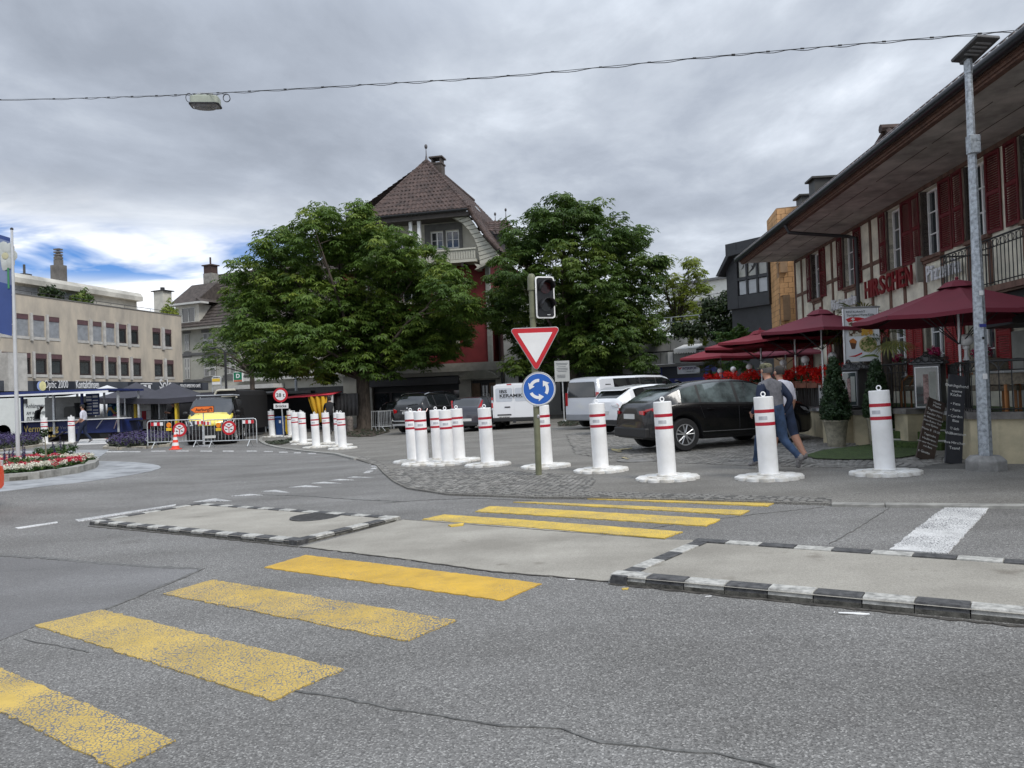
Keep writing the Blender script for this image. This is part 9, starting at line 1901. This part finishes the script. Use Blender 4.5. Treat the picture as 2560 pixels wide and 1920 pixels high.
mb = MB(); mb.b2(xx2(-60), xx2(190), 0, 2.4, z2(1086), z2(993)); mb.build('box', mk('truck_white', (.60, .62, .60), .5, var=.04), t, bevel=.03); mb = MB(); mb.b2(xx2(-60), xx2(190), .2, 2.2, .35, z2(1086)); mb.build('chassis', mk('chassis_red', (.10, .02, .02), .7), t)
text(t, 'Anhängervermiet...', xx2(66), z2(1019), .36, M_band, y=-.02, ext=.004, width=xx2(148)-xx2(66)); text(t, 'AM WOCHENENDE', xx2(67), z2(1036), .26, M_band, y=-.02, ext=.004, width=xx2(138)-xx2(67)); text(t, '079', xx2(67.5), z2(1056), .5, M_black, y=-.02, ext=.004, width=xx2(88)-xx2(67))
mb = MB(); mb.b2(xx2(63), xx2(70), -.12, -.0, z2(1008), z2(996)); mb.build('lamp_box', M_black, t)
for px in (8, 120): mb = MB(); mb.lathe([(.42, -.15), (.42, .15)], (xx2(px), .15, .42), 18, M=RX); mb.build('wheel', M_rubber, t)
def gazebo(pxa, pya, y, half, edge_z, lb, mt, val=.28):
 a = at(pxa, pya, y); gz = g(a.x); t = thing('gazebo', lb, 'gazebo', (a.x, y, gz), R(8), 'market gazebos'); zt = a.z-gz; ez = edge_z
 for k in range(4):
  c0_, c1_ = [(-half, -half), (half, -half), (half, half), (-half, half)][k], [(half, -half), (half, half), (-half, half), (-half, -half)][k]; mb = MB(); rows = []; n = 6
  for i in range(n+1):
   f = i/n; s_ = ez+(zt-ez)*(1-f)**1.5; rows.append([Vector((c0_[0]*f, c0_[1]*f, s_)), Vector(((c0_[0]+c1_[0])/2*f, (c0_[1]+c1_[1])/2*f, s_-.08*f)), Vector((c1_[0]*f, c1_[1]*f, s_))])
  vs = [v for r_ in rows for v in r_]; mb.add(vs, [(i*3+j, i*3+j+1, i*3+j+4, i*3+j+3) for i in range(n) for j in range(2)]); e = rows[-1]; mb.add(e+[v-Vector((0, 0, val)) for v in e], [(0, 1, 4, 3), (1, 2, 5, 4)]); mb.build('roof_panel', mt, t, smooth=50, fix=False)
  mb = MB(); mb.b2(c0_[0]-.03, c0_[0]+.03, c0_[1]-.03, c0_[1]+.03, 0, ez); mb.build('leg', M_galv2, t)
 return t
gazebo(340, 955, 43.5, 1.7, 2.15, 'black pointed gazebo left, beside the blue trailer', M_canvas); gazebo(433, 957, 42.5, 1.9, 2.05, 'black pointed gazebo right, behind the yellow nosed van', M_canvas)
gazebo(268, 963, 48, 2.0, 2.35, 'white gazebo roof behind the blue trailer canopy', M_tarp)
def panel(name, lb, px0, px1, py0, py1, y, mt, cat, d_=.06, rz=0., group=None, ground=False):
 a = at(px0, py1, y); w_ = (px1-px0)*y/FPX; h_ = (py1-py0)*y/FPX; gz = g(a.x); z0 = 0 if ground else a.z-gz; z1 = a.z-gz+h_; t = thing(name, lb, cat, (a.x, y, gz), R(rz), group); mb = MB(); n = 10
 vs = [(w_*i/n, .05*math.sin(i*1.7), z) for i in range(n+1) for z in (z0, z1)]; mb.add(vs, [(2*i, 2*i+2, 2*i+3, 2*i+1) for i in range(n)]); o = mb.build('sheet', mt, t, smooth=60, fix=False); s_ = o.modifiers.new('t', 'SOLIDIFY'); s_.thickness = d_; return t, w_, z0, z1
panel('tarpaulin', 'white tarpaulin wall left of the colourful banner', 241, 270, 1009, 1042, 44, M_tarp, 'tarpaulin')
panel('tarpaulin', 'white tarpaulin wall hanging right of the colourful banner', 305, 338, 1008, 1078, 43.4, M_tarp, 'tarpaulin')
tA, wA, z0A, z1A = panel('art_banner', 'colourful painted banner with blue sky and orange wave behind the trailer', 270, 298, 1009, 1042, 43, mk('art_blue', (.03, .16, .40), .6, var=.3, vs=2), 'banner')
for P_, c_ in (([(0, .35), (.12, .7), (.4, .75), (.6, .45), (.85, .3), (1, .4), (1, .2), (.8, .12), (.55, .25), (.35, .5), (.15, .48), (0, .2)], (.62, .38, .12)), ([(.62, .5), (.8, .75), (1, .8), (1, .45), (.8, .42)], (.08, .30, .05)), ([(.5, .1), (.7, .22), (.95, .2), (1, .05), (.6, .0)], (.5, .06, .2)), ([(.05, .85), (.3, .95), (.6, .85), (.4, .8)], (.25, .5, .65))):
 mb = MB(); mb.prism([(x*wA, z0A+z*(z1A-z0A)) for x, z in P_], -.12, -.09); mb.build('painted_shape', mk('art_%d' % (c_[0]*100), c_, .6), tA)
panel('stall_wall', 'pale stall wall with hanging white sheet behind the crowd barrier', 375, 398, 1006, 1060, 44, mk('stall_grey', (.30, .31, .32), .8, var=.1), 'stall wall', ground=True); panel('curtain', 'white gathered curtain beside the man under the gazebo', 400, 417, 1010, 1062, 43.6, M_tarp, 'curtain', ground=True)
for px, y in ((340, 41), (346, 41.6), (442, 41), (447, 41.6)):
 c_ = XG(px, y); t = thing('yellow_ladder_post', {340: 'yellow ladder post left under the left black gazebo', 346: 'yellow ladder post right under the left black gazebo', 442: 'yellow post left of the pair beside the man in black', 447: 'yellow post right of the pair beside the man in black'}[px], 'post', c_); mb = MB(); h_ = at(px, 1004, y).z-c_.z; mb.b2(-.05, .05, -.05, .05, 0, h_); mb.build('post', M_yelp, t)
c_ = XG(356, 42.5); t = thing('red_white_board', 'red and white checked board standing under the black gazebo', 'board', c_); S = 42.5/FPX
for i in range(3):
 for j in range(3): mb = MB(); x0 = (i-1)*.25; mb.b2(x0, x0+.24, 0, .03, .35+j*.5, .83+j*.5); mb.build('panel', M_redtape if (i+j) % 2 == 0 and j < 2 else M_retro, t)
for k, (px, y) in enumerate(((352, 39.5), (372, 40.5), (322, 39.5))):
 c_ = XG(px, y); t = thing('market_table', ['dark trestle table left of the crowd barrier', 'dark trestle table behind the crowd barrier', 'small dark table near the blue trailer end'][k], 'table', c_); mb = MB(); mb.b2(-.75, .75, -.35, .35, .85, .9); mb.build('tabletop', M_dark, t)
 for s_ in (-.6, .6): mb = MB(); mb.tube([(s_, -.3, 0), (s_, .3, .86)], .02, 5); mb.tube([(s_, .3, 0), (s_, -.3, .86)], .02, 5); mb.build('trestle', M_dark, t)
t, *_ = panel('void_sheet', 'dark sheet filling the void beneath the black gazebos', 330, 500, 990, 1062, 46, M_blk, 'cloth', ground=True)  # flat dark sheet fills the empty space behind the gazebos
for k in range(6):
 c_ = G(178+k*2, 1113-k*2.2); L_ = 1.9 if k != 5 else 2.4; t = thing('ground_plank', ['lowest white plank on the ground by the bollard', 'second white plank from the road', 'third grey plank of the ground stack', 'fourth white plank of the ground stack', 'fifth grey plank of the ground stack', 'uppermost red and white plank by the trailer'][k], 'plank', (c_.x+.3, c_.y, c_.z), R(2), 'planks on the ground by the trailer'); mb = MB(); mb.b2(0, L_, -.12, .12, 0, .06); mb.build('plank', M_retro if k % 2 == 0 or k == 5 else M_galv2, t)
 if k == 5: mb = MB(); mb.b2(L_*.5, L_-.02, -.125, .125, .055, .065); mb.build('red_coat', mk('plank_red', (.5, .06, .07), .5), t)
yR = 36.; c_ = XG(612, yR); t = thing('black_trailer', 'black round topped trailer with cream rim behind the van', 'trailer', c_); xx3 = lambda px: at(px, 1000, yR).x-c_.x; z3 = lambda py: at(580, py, yR).z-c_.z
pr_ = [(xx3(538), .4), (xx3(538), z3(985)), (xx3(543), z3(976)), (xx3(550), z3(974.5)), (xx3(590), z3(974.5)), (xx3(597), z3(978)), (xx3(600), z3(988)), (xx3(600), .4)]
mb = MB(); mb.prism(pr_, 0, 4); mb.build('body', M_blk, t); mb = MB(); mb.tube([(x, -.03, z) for x, z in pr_[1:5]], .05, 6); mb.tube([(xx3(555), -.04, z3(990)), (xx3(592), -.04, z3(990)), (xx3(592), -.04, z3(1045))], .05, 6); mb.build('cream_rim', mk('rim_cream', (.50, .47, .38), .6), t)
mb = MB(); mb.b2(xx3(480), xx3(538), 1, 5, 1.6, z3(978)); mb.build('rear_roof', M_canvas, t)
for px in (560, 590): mb = MB(); mb.lathe([(.32, -.1), (.32, .1)], (xx3(px), .1, .32), 16, M=RX); mb.build('wheel', M_rubber, t)
yS = 43.; c_ = XG(600, yS); t = thing('clothing_stall', 'clothing market stall with grey awning and hanging shirts', 'market stall', c_); xx4 = lambda px: at(px, 1000, yS).x-c_.x; z4 = lambda py: at(650, py, yS).z-c_.z
M_awn = mk('awning_grey', (.24, .24, .24), .8, var=.15, vs=1.5)
mb = MB(); mb.prism([(-1.5, z4(987)), (-1.5, z4(985)), (2.5, z4(978)), (2.5, z4(980))], xx4(600), xx4(685), 'yz'); mb.b2(xx4(600), xx4(750), 2.3, 2.6, z4(986), z4(979)); mb.build('awning', M_awn, t)
mb = MB(); mb.quad([(xx4(642), -1.5, z4(992)), (xx4(684), -1.5, z4(984)), (xx4(684), -1.5, z4(1040)), (xx4(672), -1.5, z4(1030))]); o = mb.build('grey_side_sheet', M_awn, t, fix=False); o.modifiers.new('t', 'SOLIDIFY').thickness = .03
mb = MB(); mb.quad([(xx4(600), -1.4, z4(994)), (xx4(616), -1.4, z4(994)), (xx4(612), -1.4, z4(1065)), (xx4(602), -1.4, z4(1065))]); o = mb.build('beige_side_sheet', mk('beige_cloth', (.36, .30, .25), .9, var=.15), t, fix=False); o.modifiers.new('t', 'SOLIDIFY').thickness = .03
mb = MB(); mb.b2(xx4(600), xx4(760), 2.4, 2.5, 0, z4(980)); mb.build('back_cloth', M_blk, t)
for px in (602, 643, 683): mb = MB(); mb.tube([(xx4(px), -1.45, 0), (xx4(px), -1.45, z4(990))], .035, 6); mb.build('post', M_galv2, t)
mb = MB(); mb.tube([(xx4(612), -.5, z4(1030)), (xx4(680), -.5, z4(1030))], .025, 6); rl = mb.build('clothes_rail', M_galv2, t)
mb = MB(); mb.b2(xx4(610), xx4(672), -.7, .8, 0, .62); mb.build('display_table', M_blk, t)
def garment(x, z, w_, h_, col, k):
 mb = MB(); mb.prism([(x-w_*.5, z-h_), (x-w_*.42, z-h_*.35), (x-w_*.75, z-h_*.45), (x-w_*.7, z-h_*.62) if False else (x-w_*.8, z-h_*.4), (x-w_*.45, z-.04), (x-w_*.12, z), (x+w_*.12, z), (x+w_*.45, z-.04), (x+w_*.8, z-h_*.4), (x+w_*.42, z-h_*.35), (x+w_*.5, z-h_)], -.62, -.5); o = mb.build('hanging_garment', mk('garment_%d' % k, col, .9, var=.35, vs=5), t, bevel=.02)
for k, (px, py, col) in enumerate(((633, 1016, (.50, .50, .52)), (617, 1034, (.10, .28, .30)), (625, 1036, (.35, .05, .06)), (633, 1035, (.05, .05, .07)), (640, 1034, (.45, .42, .40)), (647, 1033, (.16, .24, .36)), (654, 1033, (.40, .36, .06)), (661, 1034, (.32, .30, .20)), (668, 1033, (.18, .40, .42)), (676, 1033, (.30, .38, .45)))): garment(xx4(px), z4(py), .34, .85 if k else .5, col, k)
yA_ = 41.; c_ = XG(725, yA_, PZ); t = thing('red_awning_stall', 'market stall with red awning and yellow curtain behind the bollards', 'market stall', c_); xx5 = lambda px: at(px, 1000, yA_).x-c_.x; z5 = lambda px, py: at(px, py, yA_).z-c_.z
mb = MB(); n = 10; vs = []
for i in range(n+1): px = 724+(840-724)*i/n; vs += [(xx5(px), -1., z5(px, 994-i*.95+rr.uniform(-.5, .5))), (xx5(px), 1.5, z5(px, 987-i*.95))]
mb.add(vs, [(2*i, 2*i+2, 2*i+3, 2*i+1) for i in range(n)]); o = mb.build('red_awning', mk('awning_red', (.55, .035, .06), .8, var=.12, vs=1.5), t, fix=False, smooth=50); o.modifiers.new('t', 'SOLIDIFY').thickness = .06
M_ycur = mk('yellow_curtain', (.52, .30, .015), .8, var=.25, vs=1.3, streak=.2, bump=.5, bs=4); mb = MB(); n = 16; vs = []
for i in range(n+1): f = i/n; px = 780+48*f; vs += [(xx5(px), -.9+.10*math.sin(f*22), z5(px, 991)), (xx5(798+26*f), -.8+.12*math.sin(f*22), z5(px, 1058-8*f))]
mb.add(vs, [(2*i, 2*i+2, 2*i+3, 2*i+1) for i in range(n)]); o = mb.build('yellow_curtain', M_ycur, t, fix=False, smooth=60); o.modifiers.new('t', 'SOLIDIFY').thickness = .03
mb = MB(); mb.b2(xx5(828), xx5(840), -.7, -.6, 0, z5(830, 987)); mb.build('white_strip', M_tarp, t)
for a, b in ((838, 864), (865, 893)): panel('grey_partition', 'grey market partition panel ' + ('left, next to the cyclist' if a == 838 else 'right, touching the chestnut trunk'), a, b, 984, 1040, 42.5, mk('partition_grey', (.10, .10, .105), .8, var=.15), 'partition', .1, ground=False)
for px, py, lb in ((875, 1080, 'short grey stone bollard beside the chestnut trunk'),): c_ = G(px, py, PZ); t = thing('stone_bollard', lb, 'bollard', c_); mb = MB(); mb.lathe([(.18, -.05), (.17, .7), (.12, .8), (.001, .82)], n=14); mb.build('post', mk('rough_stone', (.15, .13, .115), .95, var=.3, vs=8, bump=.6, bs=30), t)
for k, (px, y) in enumerate(((930, 40), (948, 39.4))):
 c_ = XG(px, y, PZ); t = thing('crowd_barrier', ['spare steel barrier stacked left of the black suv', 'spare steel barrier leaning right beside the black suv'][k], 'barrier', c_, R(50 if k else 20), 'spare barriers by the chestnut trunk'); mb = MB(); mb.tube([(0, 0, .1), (0, 0, 1.05), (1.0, 0, 1.05), (1.0, 0, .1)], .02, 6); mb.tube([(0, 0, .25), (1., 0, .25)], .015, 6); mb.tube([(.2, -.3, 0), (.2, 0, .25), (.2, .3, 0)], .015, 5); mb.build('frame', M_galv2, t)
 mb = MB(); mb.tube([(.1, 0, .25), (.1, 0, 1.05)], .008, 4); o = mb.build('bar', M_galv2, t)
 for q in range(2, 9): inst(o, t, loc=((q-1)*.1, 0, 0))
c_ = G(1411, 1055, PZ); t = thing('notice_board', 'pale information board on a thin post behind the roundabout sign', 'notice board', c_); zb0_, zb1_ = at(1405, 954, c_.y).z-c_.z, at(1405, 902, c_.y).z-c_.z; w_ = 37*c_.y/FPX; xo = at(1405, 930, c_.y).x-c_.x
mb = MB(); mb.tube([(0, 0, 0), (xo, 0, zb1_)], .035, 8); mb.lathe([(.2, 0), (.1, .08)], n=10); mb.build('post', M_galv2, t); mb = MB(); mb.b2(xo-w_/2, xo+w_/2, -.08, -.04, zb0_, zb1_); o = mb.build('panel', mk('notice_pale', (.42, .43, .42), .6, var=.05), t)
for k, (a, b) in enumerate(((.86, .8), (.80, .7), (.70, .5), (.62, .75), (.55, .75), (.48, .6), (.3, .7), (.24, .7), (.18, .65))): mb = MB(); mb.b2(xo-w_*b/2, xo+w_*b/2*(.6 if k > 5 else 1), -.085, -.081, zb0_+(zb1_-zb0_)*a, zb0_+(zb1_-zb0_)*(a+.022)); mb.build('text_line', M_band, o)
rr = random.Random(91)
for nm, lb, pts_ in (('tree_pit', 'bare soil with pebbles at the kerb corner by the sign', [(664, 1106), (700, 1103), (728, 1099), (735, 1104), (705, 1112), (676, 1112)]), ('tree_pit', 'mossy soil around the left chestnut trunk', [(850, 1085), (900, 1068), (970, 1066), (975, 1080), (930, 1092), (870, 1092)]), ('tree_pit', 'mossy soil mound around the right chestnut trunk', [(1395, 1058), (1430, 1048), (1465, 1050), (1470, 1058), (1430, 1066), (1395, 1066)])):
 P_ = gp(pts_, PZ); s_ = sheet(nm, P_, PZ+.02, M_soil, None, 'structure'); xs = [p.x for p in P_]; ys = [p.y for p in P_]; cs = []
 for _ in range(260):
  x, y = rr.uniform(min(xs), max(xs)), rr.uniform(min(ys), max(ys))
  if in_poly((x, y), [tuple(p) for p in P_]): cs.append((x, y, g(x)+PZ+.04, .10))
 o = leafcloud('pit_weeds', None, cs, M_grn2, 9, .10, .07, 5, .5, .4); tag(o, lb.replace('bare soil', 'scrubby weeds').replace('mossy soil', 'mossy weeds'), 'weeds', kind='stuff')
